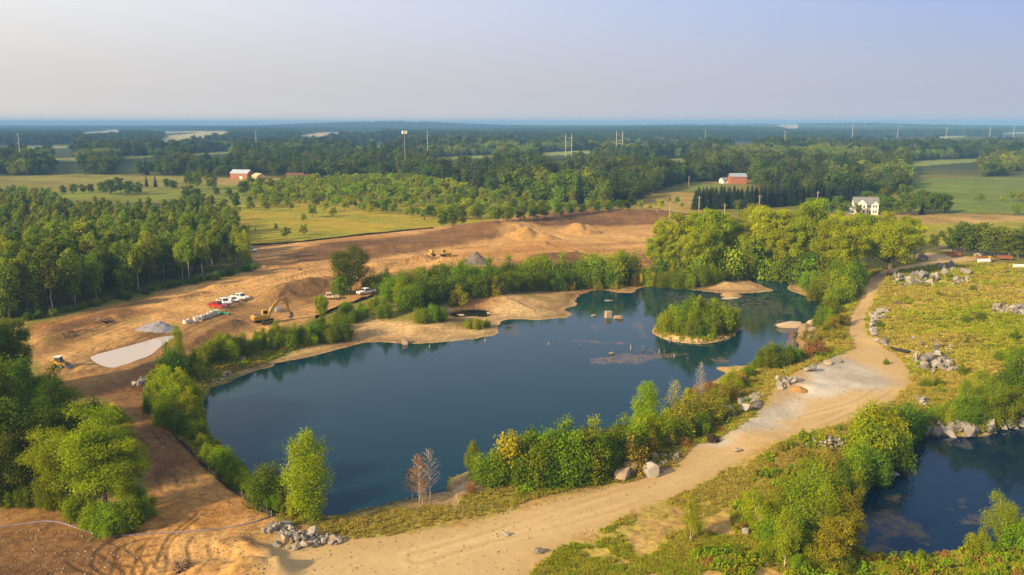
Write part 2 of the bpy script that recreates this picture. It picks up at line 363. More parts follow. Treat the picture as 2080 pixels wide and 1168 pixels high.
def terrain(x, y, full=False):
    x = np.asarray(x, float).ravel(); y = np.asarray(y, float).ravel()
    r = np.hypot(x, y)
    far = sstep(450, 1500, r)
    base = LAND + fbm(x, y, 45, 3, 3) * .35 * (1 - far) + far * fbm(x, y, 420, 4, 5) * 6.5 + far * 1.0
    # low wooded ridge on the horizon and gentle swells before it
    ang = x / np.maximum(y, 1)
    ridge = np.exp(-((r - 6600) / 900) ** 2) * (43 * np.exp(-((ang + .14) / .13) ** 2) + 25 * np.exp(-((ang - .36) / .2) ** 2) + 8 * fbm(x, y, 1500, 3, 8) + 6)
    ridge = ridge + np.exp(-((r - 4300) / 600) ** 2) * (16 * np.exp(-((ang - .2) / .12) ** 2) + 10 * np.exp(-((ang + .3) / .1) ** 2))
    z = base + ridge
    near = r < 900
    site = np.full(x.shape, 40.0); site[near] = sdist(SITE, x[near], y[near], 40)
    scrub = np.full(x.shape, 40.0); scrub[near] = sdist(SCRUB, x[near], y[near], 40)
    road = np.full(x.shape, 20.0); road[near] = sdist(ROAD, x[near], y[near], 20)
    scr_w = sstep(3, -4, scrub) * sstep(-1, 4, road)
    site_w = sstep(1, -1, site)
    n1 = fbm(x, y, 9, 4, 11); n2 = fbm(x, y, 2.6, 3, 12)
    z = z + scr_w * (n1 * .55 + n2 * .22) + site_w * (fbm(x, y, 16, 3, 21) * .35 + n2 * .14) * sstep(0, 3, road)
    md = np.zeros(x.shape)
    for line, h, w, rg in MOUNDS:
        d, s = ldist(line, x, y, w * 2.6)
        k = np.exp(-(d / w) ** 2 * 1.6)
        z = z + h * k * (1 + rg * n1 * 1.2 + rg * .7 * n2)
        md = np.maximum(md, k * min(1, h))
    for line, h, w in CUTS:
        d, s = ldist(line, x, y, w * 3)
        z = z - h * np.exp(-(d / w) ** 2)
    # wheel ruts
    rut = np.zeros(x.shape)
    for i, line in enumerate(TRACKS):
        d, s = ldist(line, x, y, 14)
        wob = fbm(s, d * .2 + i * 50, 14, 2, 40 + i) * 1.4
        fade = sstep(9, 4, d)
        rut = rut + fade * np.exp(-((np.abs(np.sin((d + wob) * 1.35)) - 1) / .07) ** 2) * sstep(-.2, .4, fbm(s, d, 9, 2, 60 + i))
    z = z - .13 * np.clip(rut, 0, 1) * site_w
    pud = sdist(PUD_P, x, y, 8)
    z = np.where(pud < 8, np.where(pud < 0, PUD_Z - .12 + np.maximum(pud, -2) * .1, np.minimum(z, PUD_Z - .10 + pud * .17)), z)
    pool = sdist(POOL_P, x, y, 10)
    isle = sdist(ISLE_P, x, y, 30)
    dome = sdist(DOME_P, x, y, 10)
    wob = fbm(x, y, 5, 3, 71) * .9
    dl, (ze, si, sox) = sdist(LAKE_P, x, y, 60, LAKE_A)
    dlw = dl + np.where(ze < .5, wob * .8, wob * .3)
    edge = np.where(dlw > 0, ze + sox * dlw + np.maximum(dlw - 7, 0) * .12, np.maximum(-4, ze + si * dlw))
    z = np.where(dl < 60, np.minimum(z, edge + n2 * .06), z)
    dp, (ze2, si2, so2) = sdist(POND_P, x, y, 60, POND_A)
    dpw = dp + wob * .3
    edge = np.where(dpw > 0, ze2 + so2 * dpw, np.maximum(-4, ze2 + si2 * dpw))
    z = np.where(dp < 60, np.minimum(z, edge), z)
    z = np.where(isle < 30, np.maximum(z, np.minimum(1.9, -.28 * (isle + wob * .4)) - .0 + np.minimum(0, -isle * .15)), z)
    z = np.where(dome < 10, np.maximum(z, np.minimum(.7, -.3 * dome)), z)
    z = np.where(pool < 10, np.minimum(z, np.where(pool < 0, .1 + pool * .2, np.maximum(.12 + .22 * pool, 0))), z)
    if not full:
        return z
    # ------------------------------------------------------------ soil and plant cover (real colours of the surface)
    def col(c):
        return np.array(c, float)[None, :]
    big = fbm(x, y, 60, 4, 101); mid = fbm(x, y, 14, 4, 102); fine = fbm(x, y, 3.2, 4, 103); vfar = fbm(x, y, 600, 4, 104)
    streak = fbm(x * .94 - y * .34, (x * .34 + y * .94) * 5, 30, 4, 105)

    def mix(c, new, a):
        return c * (1 - a[:, None]) + new * a[:, None]

    def blend(a, b, t):
        t = np.clip(t, 0, 1)[:, None]
        return col(a) * (1 - t) + col(b) * t
    # open grassland, then woodland floor far off
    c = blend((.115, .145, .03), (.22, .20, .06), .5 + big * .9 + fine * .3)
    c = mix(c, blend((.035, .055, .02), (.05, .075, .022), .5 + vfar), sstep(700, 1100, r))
    grass = np.full(x.shape, .5)
    d = sdist(ORCHARD, x, y, 30)
    c = mix(c, blend((.13, .17, .022), (.26, .25, .045), .5 + mid + fine * .3), sstep(4, -4, d + mid * 5))
    for poly, fc in FIELDS:
        d = sdist(poly, x, y, 120)
        a = sstep(3, -3, d + mid * 5 * (r < 900))
        c = mix(c, col(fc) * (1 + .28 * mid + .22 * big + .22 * streak)[:, None], a)
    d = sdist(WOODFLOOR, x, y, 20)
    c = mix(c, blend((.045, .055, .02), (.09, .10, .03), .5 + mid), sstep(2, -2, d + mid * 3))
    d = sdist(MEADOW, x, y, 20)
    c = mix(c, blend((.215, .245, .022), (.345, .285, .035), .5 + streak * .8 + mid * .6 + big * .4), sstep(3, -3, d + mid * 4))
    for line, w in ASPHALT:
        d, s = ldist(line, x, y, 30)
        c = mix(c, blend((.16, .17, .06), (.30, .24, .11), .5 + mid), sstep(9, 6, d + fine))
        c = mix(c, col((.13, .12, .125)) * np.ones((len(x), 1)), sstep(w * .5 + 2.4, w * .5 + 1.7, d))
    # rough ground on the right and in front
    t = .5 + mid * .75 + fine * .45 + big * .3 - .22 * sstep(165, 235, r)
    sc = blend((.19, .22, .045), (.34, .31, .09), t * 1.5 + fine * .25)
    sc = mix(sc, blend((.30, .21, .09), (.40, .29, .15), .5 + fine), sstep(.66, .92, t))
    sc = mix(sc, col((.20, .13, .07)) * (1 + .3 * fine)[:, None], sstep(.12, .5, fbm(x, y, 22, 4, 131)) * (.5 - .25 * sstep(165, 235, r)))
    c = mix(c, sc, sstep(3, -3, scrub + mid * 3))
    grass = np.where(scrub < 0, np.clip(.95 - .80 * sstep(.50, .88, t + .12 * sstep(12, 2, road)), 0, 1), grass * 0)
    # lake margin: bare sand and rock below the old waterline
    be = sdist(BEACH, x, y, 20)
    bt = .5 + streak * .6 + mid * .6
    bc = blend((.36, .25, .16), (.52, .41, .29), bt)
    bc = mix(bc, col((.22, .125, .065)) * (1 + .3 * fine)[:, None], sstep(.05, .5, fbm(x, y, 11, 4, 141)) * .75)
    bc = mix(bc, col((.17, .17, .05)) * (1 + .3 * fine)[:, None], sstep(.2, .55, fbm(x, y, 15, 3, 142)) * .6)
    ba = sstep(2.0, -2.0, be + mid * 3.5)
    c = mix(c, bc, ba); grass = grass * (1 - ba)
    # lush fringe all round the water
    fr = sstep(16, 4, dl) * sstep(-.5, 2.0, dl - 0) * (1 - ba) * sstep(0, 3, site + 2)
    c = mix(c, blend((.12, .15, .025), (.24, .21, .05), .5 + mid + fine * .4), fr * .8)
    le = sdist(LEDGE, x, y, 12)
    la = sstep(1.0, -1.0, le + fine * 2.2)
    c = mix(c, blend((.23, .18, .125), (.42, .34, .26), .5 + mid * .7 + fine * .7), la); grass = grass * (1 - la)
    for isl in (isle, dome):
        ia = sstep(1.0, -.5, isl)
        c = mix(c, blend((.42, .30, .19), (.56, .44, .31), .5 + mid + fine * .4), ia)
    ia = sstep(-2.2, -4.0, isle + fine)
    c = mix(c, blend((.12, .14, .03), (.2, .17, .05), .5 + fine), ia)
    # building site soil
    sa = sstep(.8, -.8, site + fine * 1.6)
    s1 = blend((.28, .175, .09), (.42, .275, .145), .5 + streak * .6 + mid * .4 + .2 * fine)
    dl1, sl1 = ldist(BANDS, x, y, 90)
    band = fbm(dl1 * (1 + .15 * fbm(x, y, 50, 2, 155)) + 4 * fbm(sl1, dl1, 60, 2, 156), sl1 * .03, 5.5, 4, 157)
    s1 = s1 * (1 + .8 * band * (dl1 < 89))[:, None]
    s1 = mix(s1, col((.36, .185, .06)) * (1 + .2 * fine)[:, None], sstep(.1, .5, fbm(x, y, 40, 3, 151)) * .6)
    for q in DARKSOIL:
        d = sdist(q, x, y, 30)
        s1 = mix(s1, blend((.105, .060, .038), (.205, .122, .070), .5 + streak * .7 + fine * .4), sstep(3, -4, d + mid * 6) * .95)
    for q in SANDY:
        d = sdist(q, x, y, 30)
        s1 = mix(s1, blend((.42, .265, .13), (.54, .365, .20), .5 + streak * .8), sstep(3, -4, d + mid * 6) * .8)
    s1 = mix(s1, col((.17, .105, .06)) * (1 + .3 * fine)[:, None], np.clip(md * .7 + .6 * sstep(.1, .6, md) * mid, 0, .8) * (r < 260))
    s1 = s1 * (1 - .42 * np.clip(rut, 0, 1))[:, None]
    wet = sstep(2.2, .1, pud + fine * 1.2)
    s1 = mix(s1, col((.13, .075, .04)) * np.ones((len(x), 1)), wet * .8)
    wk = sstep(.42, .6, fbm(x, y, 12, 4, 161)) * sstep(-.5, -5, site) * .5
    s1 = mix(s1, col((.17, .17, .045)) * np.ones((len(x), 1)), wk * (r < 240))
    c = mix(c, s1, sa); grass = grass * (1 - sa)
    # gravel road and the bare rock pad beside it
    rn = 1 - .75 * sstep(150, 230, r)
    ra = sstep(1.0 * rn, -1.2 * rn, road + (mid * 1.8 + fine * 1.2) * rn)
    dm, sm = ldist(ROAD_MID, x, y, 14)
    wv = dm + fbm(sm, dm, 24, 2, 171) * .9
    lane = (1.1 * np.exp(-((wv - 1.0) / .38) ** 2) + .8 * np.exp(-((wv - 2.6) / .4) ** 2) - .7 * np.exp(-((wv - 1.8) / .35) ** 2) - .5 * np.exp(-(wv / .4) ** 2)) * sstep(-.5, .2, fbm(sm, dm, 15, 2, 172))
    s2 = blend((.385, .295, .20), (.53, .43, .315), .55 + .38 * lane + .12 * streak + .22 * mid + .12 * fine)
    edge_r = sstep(-4.5, -.5, road + mid * 3)
    s2 = mix(s2, blend((.30, .205, .11), (.38, .28, .16), .5 + fine), edge_r * .30)
    c = mix(c, s2, ra); grass = grass * (1 - ra)
    pa = sstep(1.5, -3.0, sdist(PAD, x, y, 20) + mid * 6 + streak * 3)
    s3 = blend((.33, .325, .40), (.55, .58, .74), .5 + mid * .6 + streak * .6 + fine * .5)
    c = mix(c, s3, pa * .9); grass = grass * (1 - pa)
    # under the water everything is mud and sand
    c = mix(c, col((.10, .085, .05)) * (1 + .3 * mid)[:, None], sstep(.05, -.25, z) * (r < 500))
    c = mix(c, c * .62, sstep(.34, .10, z) * sstep(0, .1, z) * (r < 500))     # damp rim at the waterline
    c = c * np.array([[1.05, .93, .63]])
    return z, np.clip(c, .004, .9), np.clip(grass, 0, 1), {'site': site, 'scrub': scrub, 'road': road, 'lake': dl, 'pond': dp, 'beach': be, 'isle': isle, 'ledge': le, 'packed': np.clip(np.maximum(ra, pa), 0, 1)}


def Z(x, y):
    return float(terrain([x], [y])[0])


def G(px, py, n=7):
    """the spot of ground seen at photo pixel px, py"""
    z = LAND
    for _ in range(n):
        x, y = P(px, py, z)
        z = .5 * z + .5 * Z(x, y) if _ > 2 else Z(x, y)
        z = max(z, 0.0)
    x, y = P(px, py, z)
    return x, y, max(Z(x, y), -0.2)


def Gn(pts, n=6):
    """the same for many pixels at once -> (k,3)"""
    pts = np.asarray(pts, float)
    z = np.full(len(pts), LAND)
    dx = (pts[:, 0] - 1040) / FPX; q = -(pts[:, 1] - 584) / FPX
    dy = UPV[1] * q + FWD[1]; dz = UPV[2] * q + FWD[2]
    for i in range(n):
        t = (z - CAMZ) / dz
        zz = np.maximum(terrain(dx * t, dy * t), 0)
        z = zz if i < 2 else .5 * z + .5 * zz
    t = (z - CAMZ) / dz
    return np.stack([dx * t, dy * t, terrain(dx * t, dy * t)], 1)


def mesh_from(name, verts, faces_flat, sizes, smooth=False):
    me = bpy.data.meshes.new(name)
    nv = len(verts)
    me.vertices.add(nv)
    me.vertices.foreach_set('co', np.ascontiguousarray(verts, dtype=np.float32).ravel())
    me.loops.add(len(faces_flat))
    me.loops.foreach_set('vertex_index', np.ascontiguousarray(faces_flat, dtype=np.int32))
    me.polygons.add(len(sizes))
    st = np.zeros(len(sizes), np.int32); st[1:] = np.cumsum(sizes)[:-1]
    me.polygons.foreach_set('loop_start', st)
    me.polygons.foreach_set('loop_total', np.asarray(sizes, np.int32))
    me.polygons.foreach_set('use_smooth', np.full(len(sizes), bool(smooth)))
    me.update(calc_edges=True)
    return me


def link(name, me, mats=None, parent=None, **props):
    o = bpy.data.objects.new(name, me)
    COL.objects.link(o)
    if mats is not None:
        for m in (mats if isinstance(mats, (list, tuple)) else [mats]):
            me.materials.append(m)
    if parent is not None:
        o.parent = parent
    for k, v in props.items():
        if v is not None:
            o[k] = v
    return o


# ------------------------------------------------------------------ materials
def newmat(name):
    m = bpy.data.materials.new(name)
    m.use_nodes = True
    nt = m.node_tree
    nt.nodes.clear()
    out = N(nt, 'ShaderNodeOutputMaterial')
    return m, nt, out


def ground_mat():
    m, nt, out = newmat('soil_and_grass')
    b = N(nt, 'ShaderNodeBsdfPrincipled')
    b.inputs['Roughness'].default_value = .95
    b.inputs['Specular IOR Level'].default_value = .15
    a = N(nt, 'ShaderNodeAttribute', attribute_name='cover')
    tc = N(nt, 'ShaderNodeTexCoord')
    n1 = N(nt, 'ShaderNodeTexNoise'); n1.inputs['Scale'].default_value = 1.1; n1.inputs['Detail'].default_value = 6; n1.inputs['Roughness'].default_value = .7
    n2 = N(nt, 'ShaderNodeTexNoise'); n2.inputs['Scale'].default_value = .16; n2.inputs['Detail'].default_value = 5
    for n in (n1, n2):
        nt.links.new(tc.outputs['Object'], n.inputs['Vector'])
    r1 = N(nt, 'ShaderNodeMapRange'); r1.inputs['From Min'].default_value = .3; r1.inputs['From Max'].default_value = .7; r1.inputs['To Min'].default_value = .52; r1.inputs['To Max'].default_value = 1.46
    r2 = N(nt, 'ShaderNodeMapRange'); r2.inputs['From Min'].default_value = .3; r2.inputs['From Max'].default_value = .7; r2.inputs['To Min'].default_value = .85; r2.inputs['To Max'].default_value = 1.15
    nt.links.new(n1.outputs['Fac'], r1.inputs['Value']); nt.links.new(n2.outputs['Fac'], r2.inputs['Value'])
    mu = N(nt, 'ShaderNodeMath', operation='MULTIPLY')
    nt.links.new(r1.outputs[0], mu.inputs[0]); nt.links.new(r2.outputs[0], mu.inputs[1])
    lo_ = N(nt, 'ShaderNodeMix', data_type='FLOAT'); lo_.inputs['A'].default_value = 1.0      # packed gravel is smoother than loose soil
    nt.links.new(a.outputs['Alpha'], lo_.inputs['Factor']); nt.links.new(mu.outputs[0], lo_.inputs['B'])
    mx = N(nt, 'ShaderNodeVectorMath', operation='SCALE')
    nt.links.new(a.outputs['Color'], mx.inputs[0]); nt.links.new(lo_.outputs['Result'], mx.inputs['Scale'])
    nt.links.new(mx.outputs[0], b.inputs['Base Color'])
    bp = N(nt, 'ShaderNodeBump'); bp.inputs['Distance'].default_value = .25
    bs_ = N(nt, 'ShaderNodeMath', operation='MULTIPLY'); bs_.inputs[1].default_value = .8
    nt.links.new(a.outputs['Alpha'], bs_.inputs[0]); nt.links.new(bs_.outputs[0], bp.inputs['Strength'])
    nt.links.new(n1.outputs['Fac'], bp.inputs['Height']); nt.links.new(bp.outputs[0], b.inputs['Normal'])
    nt.links.new(b.outputs[0], out.inputs[0])
    return m


def build_ground():
    ac = np.radians(np.arange(-50, 50.01, .078))
    rr = [62.0]
    while rr[-1] < 15500:
        r0 = rr[-1]
        rr.append(r0 + min(max(r0 * r0 / 40600 * .8, .22), 70 + r0 * .004))
    rr = np.array(rr)
    A, Rr = np.meshgrid(ac, rr)
    x = (Rr * np.sin(A)).ravel(); y = (Rr * np.cos(A)).ravel()
    z, c, g, info = terrain(x, y, True)
    ni, nj = A.shape
    idx = np.arange(ni * nj).reshape(ni, nj)
    q = np.stack([idx[:-1, :-1], idx[:-1, 1:], idx[1:, 1:], idx[1:, :-1]], -1).reshape(-1, 4)
    me = mesh_from('ground', np.stack([x, y, z], 1), q.ravel(), np.full(len(q), 4), smooth=True)
    ca = me.color_attributes.new('cover', 'FLOAT_COLOR', 'POINT')
    ca.data.foreach_set('color', np.concatenate([c, 1 - .78 * info['packed'][:, None]], 1).astype(np.float32).ravel())
    o = link('ground', me, ground_mat(), kind='structure')
    return o


build_ground()


# ------------------------------------------------------------------ water
def water_mat(name, deep, weed_col, rough=.03, bump=.06, scale=1.6):
    m, nt, out = newmat(name)
    b = N(nt, 'ShaderNodeBsdfPrincipled')
    b.inputs['Roughness'].default_value = rough
    b.inputs['IOR'].default_value = 1.33
    a = N(nt, 'ShaderNodeAttribute', attribute_name='weed')
    tc = N(nt, 'ShaderNodeTexCoord')
    n = N(nt, 'ShaderNodeTexNoise'); n.inputs['Scale'].default_value = .55; n.inputs['Detail'].default_value = 8; n.inputs['Roughness'].default_value = .68
    nt.links.new(tc.outputs['Object'], n.inputs['Vector'])
    ad = N(nt, 'ShaderNodeMath', operation='ADD'); nt.links.new(a.outputs['Fac'], ad.inputs[0]); nt.links.new(n.outputs['Fac'], ad.inputs[1])
    mr = N(nt, 'ShaderNodeMapRange'); mr.inputs['From Min'].default_value = .86; mr.inputs['From Max'].default_value = 1.08
    nt.links.new(ad.outputs[0], mr.inputs['Value'])
    mx = N(nt, 'ShaderNodeMix', data_type='RGBA'); mx.inputs['A'].default_value = (*deep, 1); mx.inputs['B'].default_value = (*weed_col, 1)
    nt.links.new(mr.outputs[0], mx.inputs['Factor'])
    nt.links.new(mx.outputs['Result'], b.inputs['Base Color'])
    rg = N(nt, 'ShaderNodeMapRange'); rg.inputs['To Min'].default_value = rough; rg.inputs['To Max'].default_value = .35
    nt.links.new(mr.outputs[0], rg.inputs['Value']); nt.links.new(rg.outputs[0], b.inputs['Roughness'])
    n2 = N(nt, 'ShaderNodeTexNoise'); n2.inputs['Scale'].default_value = scale; n2.inputs['Detail'].default_value = 3
    nt.links.new(tc.outputs['Object'], n2.inputs['Vector'])
    n3 = N(nt, 'ShaderNodeTexNoise'); n3.inputs['Scale'].default_value = .035; n3.inputs['Detail'].default_value = 2
    nt.links.new(tc.outputs['Object'], n3.inputs['Vector'])
    mr3 = N(nt, 'ShaderNodeMapRange'); mr3.inputs['From Min'].default_value = .35; mr3.inputs['From Max'].default_value = .65; mr3.inputs['To Min'].default_value = bump * .3; mr3.inputs['To Max'].default_value = bump
    nt.links.new(n3.outputs['Fac'], mr3.inputs['Value'])
    bp = N(nt, 'ShaderNodeBump'); bp.inputs['Distance'].default_value = .2
    nt.links.new(mr3.outputs[0], bp.inputs['Strength'])
    nt.links.new(n2.outputs['Fac'], bp.inputs['Height']); nt.links.new(bp.outputs[0], b.inputs['Normal'])
    nt.links.new(b.outputs[0], out.inputs[0])
    return m


def water_sheet(name, poly, z, mat, patches, step, margin=3.0):
    lo = poly.min(0) - margin; hi = poly.max(0) + margin
    xs = np.arange(lo[0], hi[0] + step, step); ys = np.arange(lo[1], hi[1] + step, step)
    X, Y = np.meshgrid(xs, ys)
    x = X.ravel(); y = Y.ravel()
    w = np.zeros(x.shape)
    for pl, amt in patches:
        d = sdist(pl, x, y, 30)
        w = np.maximum(w, sstep(1.5, -2.5, d + fbm(x, y, 7, 3, 201) * 3) * amt)
    idx = np.arange(X.size).reshape(X.shape)
    q = np.stack([idx[:-1, :-1], idx[:-1, 1:], idx[1:, 1:], idx[1:, :-1]], -1).reshape(-1, 4)
    keep = sdist(poly, x[q].mean(1), y[q].mean(1), margin * 2 + step) < margin
    q = q[keep]
    used = np.unique(q); remap = np.full(len(x), -1); remap[used] = np.arange(len(used))
    me = mesh_from(name, np.stack([x[used], y[used], np.full(len(used), z)], 1), remap[q].ravel(), np.full(len(q), 4))
    at = me.attributes.new('weed', 'FLOAT', 'POINT')
    at.data.foreach_set('value', w[used].astype(np.float32))
    return link(name, me, mat, kind='structure')


W_PATCH = [(PP([(1085, 686), (1120, 681), (1230, 692), (1290, 697), (1280, 703), (1200, 699), (1120, 697)], 0), .52), (PP([(1170, 728), (1260, 714), (1400, 712), (1440, 720), (1380, 730), (1290, 738), (1200, 740)], 0), .50),
           (PP([(1270, 650), (1320, 640), (1330, 690), (1300, 690), (1275, 670)], 0), .46), (PP([(1020, 660), (1055, 655), (1060, 690), (1020, 680)], 0), .46), (PP([(1420, 725), (1470, 715), (1520, 735), (1480, 745), (1440, 742)], 0), .52),
           (PP([(1180, 660), (1240, 655), (1240, 680), (1190, 680)], 0), .42), (PP([(1560, 650), (1600, 640), (1640, 665), (1600, 690), (1570, 670)], 0), .42), (PP([(1330, 590), (1560, 600), (1640, 640), (1560, 640), (1340, 610)], 0), .40)]
P_PATCH = [(PP([(1730, 1060), (1790, 1030), (1850, 1045), (1860, 1060), (1900, 1090), (1920, 1130), (1860, 1110), (1800, 1140), (1735, 1140)], 0), .50), (PP([(1790, 1000), (1850, 1000), (1845, 1030), (1800, 1025)], 0), .48),
           (PP([(1830, 940), (1860, 935), (1865, 980), (1830, 985)], 0), .46), (PP([(1950, 1048), (1990, 1055), (1985, 1070), (1955, 1062)], 0), .52), (PP([(1900, 1020), (1960, 1000), (2000, 1040), (1930, 1050)], 0), .36)]
water_sheet('lake_water', LAKE_P, 0.0, water_mat('lake_surface', (.003, .030, .042), (.15, .10, .075), .03, .09), W_PATCH, 1.2)
water_sheet('pond_water', POND_P, 0.0, water_mat('pond_surface', (.002, .016, .042), (.105, .08, .04)), P_PATCH, .8)
water_sheet('pool_water', POOL_P, 0.06, water_mat('pool_surface', (.02, .02, .01), (.05, .04, .02)), [], .8, 1.0)
water_sheet('puddle_water', PUD_P, PUD_Z, water_mat('puddle_surface', (.50, .42, .36), (.55, .40, .30), .08, .01), [(PP([(215, 735), (260, 728), (250, 742), (225, 745)]), .4)], .6, 1.2)
# ------------------------------------------------------------------ plant building
def leaf_mat(name, a, b, trans=.35, var=.35, hue=.03):
    """leaf colours run from a to b leaf by leaf; every plant differs a little in tone"""
    m, nt, out = newmat(name)
    at = N(nt, 'ShaderNodeAttribute', attribute_name='v')
    oi = N(nt, 'ShaderNodeObjectInfo')
    mx = N(nt, 'ShaderNodeMix', data_type='RGBA')
    mx.inputs['A'].default_value = (*a, 1); mx.inputs['B'].default_value = (*b, 1)
    nt.links.new(at.outputs['Fac'], mx.inputs['Factor'])
    hs = N(nt, 'ShaderNodeHueSaturation')
    r1 = N(nt, 'ShaderNodeMapRange'); r1.inputs['To Min'].default_value = .5 - hue; r1.inputs['To Max'].default_value = .5 + hue
    r2 = N(nt, 'ShaderNodeMapRange'); r2.inputs['To Min'].default_value = 1 - var; r2.inputs['To Max'].default_value = 1 + var
    mul = N(nt, 'ShaderNodeMath', operation='MULTIPLY'); mul.inputs[1].default_value = 7.31
    fr = N(nt, 'ShaderNodeMath', operation='FRACT')
    nt.links.new(oi.outputs['Random'], r2.inputs['Value'])
    nt.links.new(oi.outputs['Random'], mul.inputs[0]); nt.links.new(mul.outputs[0], fr.inputs[0]); nt.links.new(fr.outputs[0], r1.inputs['Value'])
    nt.links.new(r1.outputs[0], hs.inputs['Hue']); nt.links.new(r2.outputs[0], hs.inputs['Value'])
    nt.links.new(mx.outputs['Result'], hs.inputs['Color'])
    d = N(nt, 'ShaderNodeBsdfDiffuse'); t = N(nt, 'ShaderNodeBsdfTranslucent'); ms = N(nt, 'ShaderNodeMixShader')
    ms.inputs[0].default_value = trans
    nt.links.new(hs.outputs[0], d.inputs[0]); nt.links.new(hs.outputs[0], t.inputs[0])
    nt.links.new(d.outputs[0], ms.inputs[1]); nt.links.new(t.outputs[0], ms.inputs[2])
    nt.links.new(ms.outputs[0], out.inputs[0])
    return m


def plain_mat(name, c, rough=.8, metal=0.0, noise=.15, scale=3.0, spec=.3, bump=0.0, rnd=0.0):
    m, nt, out = newmat(name)
    b = N(nt, 'ShaderNodeBsdfPrincipled')
    b.inputs['Roughness'].default_value = rough; b.inputs['Metallic'].default_value = metal; b.inputs['Specular IOR Level'].default_value = spec
    tc = N(nt, 'ShaderNodeTexCoord'); n = N(nt, 'ShaderNodeTexNoise'); n.inputs['Scale'].default_value = scale; n.inputs['Detail'].default_value = 5
    nt.links.new(tc.outputs['Object'], n.inputs['Vector'])
    mr = N(nt, 'ShaderNodeMapRange'); mr.inputs['From Min'].default_value = .3; mr.inputs['From Max'].default_value = .7
    mr.inputs['To Min'].default_value = 1 - noise; mr.inputs['To Max'].default_value = 1 + noise
    nt.links.new(n.outputs['Fac'], mr.inputs['Value'])
    v = N(nt, 'ShaderNodeVectorMath', operation='SCALE'); v.inputs[0].default_value = c
    last = mr.outputs[0]
    if rnd:
        oi = N(nt, 'ShaderNodeObjectInfo'); r2 = N(nt, 'ShaderNodeMapRange'); r2.inputs['To Min'].default_value = 1 - rnd; r2.inputs['To Max'].default_value = 1 + rnd
        nt.links.new(oi.outputs['Random'], r2.inputs['Value'])
        mu = N(nt, 'ShaderNodeMath', operation='MULTIPLY'); nt.links.new(last, mu.inputs[0]); nt.links.new(r2.outputs[0], mu.inputs[1]); last = mu.outputs[0]
    nt.links.new(last, v.inputs['Scale'])
    nt.links.new(v.outputs[0], b.inputs['Base Color'])
    if bump:
        bp = N(nt, 'ShaderNodeBump'); bp.inputs['Strength'].default_value = bump; bp.inputs['Distance'].default_value = .15
        nt.links.new(n.outputs['Fac'], bp.inputs['Height']); nt.links.new(bp.outputs[0], b.inputs['Normal'])
    nt.links.new(b.outputs[0], out.inputs[0])
    return m


LM = {
    'aspen': leaf_mat('aspen_leaves', (.125, .185, .016), (.35, .42, .028), .38, .38),
    'oak': leaf_mat('oak_leaves', (.068, .115, .010), (.20, .27, .018), .3, .22),
    'lime': leaf_mat('cottonwood_leaves', (.21, .28, .006), (.50, .56, .010), .42, .18, .02),
    'nearlime': leaf_mat('lime_tree_leaves', (.15, .21, .008), (.50, .58, .012), .42, .10, .01),
    'brightlime': leaf_mat('bright_poplar_leaves', (.21, .31, .008), (.46, .60, .012), .45, .06, .01),
    'yellowolive': leaf_mat('olive_yellow_leaves', (.20, .20, .012), (.44, .36, .02), .4, .15, .015),
    'farlight': leaf_mat('far_light_leaves', (.11, .16, .014), (.26, .31, .026), .3, .3, .03),
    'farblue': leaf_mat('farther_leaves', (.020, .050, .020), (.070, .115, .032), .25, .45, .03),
    'yellowlime': leaf_mat('yellowing_leaves', (.28, .30, .010), (.56, .52, .02), .42, .15, .015),
    'bush': leaf_mat('shrub_leaves', (.115, .185, .008), (.31, .40, .012), .38, .32, .03),
    'bushdark': leaf_mat('dark_shrub_leaves', (.075, .13, .010), (.20, .30, .016), .34, .25, .025),
    'olive': leaf_mat('olive_shrub_leaves', (.20, .19, .018), (.38, .32, .03), .35, .25, .03),
    'rust': leaf_mat('rusty_leaves', (.30, .12, .035), (.42, .21, .07), .35, .15, .02),
    'gold': leaf_mat('golden_leaves', (.48, .37, .012), (.70, .54, .03), .4, .12, .01),
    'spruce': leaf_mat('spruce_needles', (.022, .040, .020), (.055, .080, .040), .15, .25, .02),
    'far': leaf_mat('far_leaves', (.050, .082, .014), (.140, .18, .022), .3, .42, .03),
    'scrubtree': leaf_mat('scrub_tree_leaves', (.17, .24, .008), (.41, .49, .012), .4, .28, .03),
    'grass': leaf_mat('dry_grass_blades', (.36, .37, .03), (.66, .56, .09), .4, .25, .03),
    'greengrass': leaf_mat('green_grass_blades', (.26, .33, .014), (.50, .52, .025), .4, .25, .03),
    'fawn': leaf_mat('fawn_grass_blades', (.42, .345, .06), (.60, .51, .12), .4, .2, .02),
}
BARK = plain_mat('grey_brown_bark', (.16, .12, .085), .9, noise=.4, scale=2)
PALEBARK = plain_mat('pale_birch_bark', (.56, .47, .36), .85, noise=.3, scale=2)
DEADWOOD = plain_mat('bleached_dead_wood', (.42, .36, .30), .9, noise=.2, scale=2)


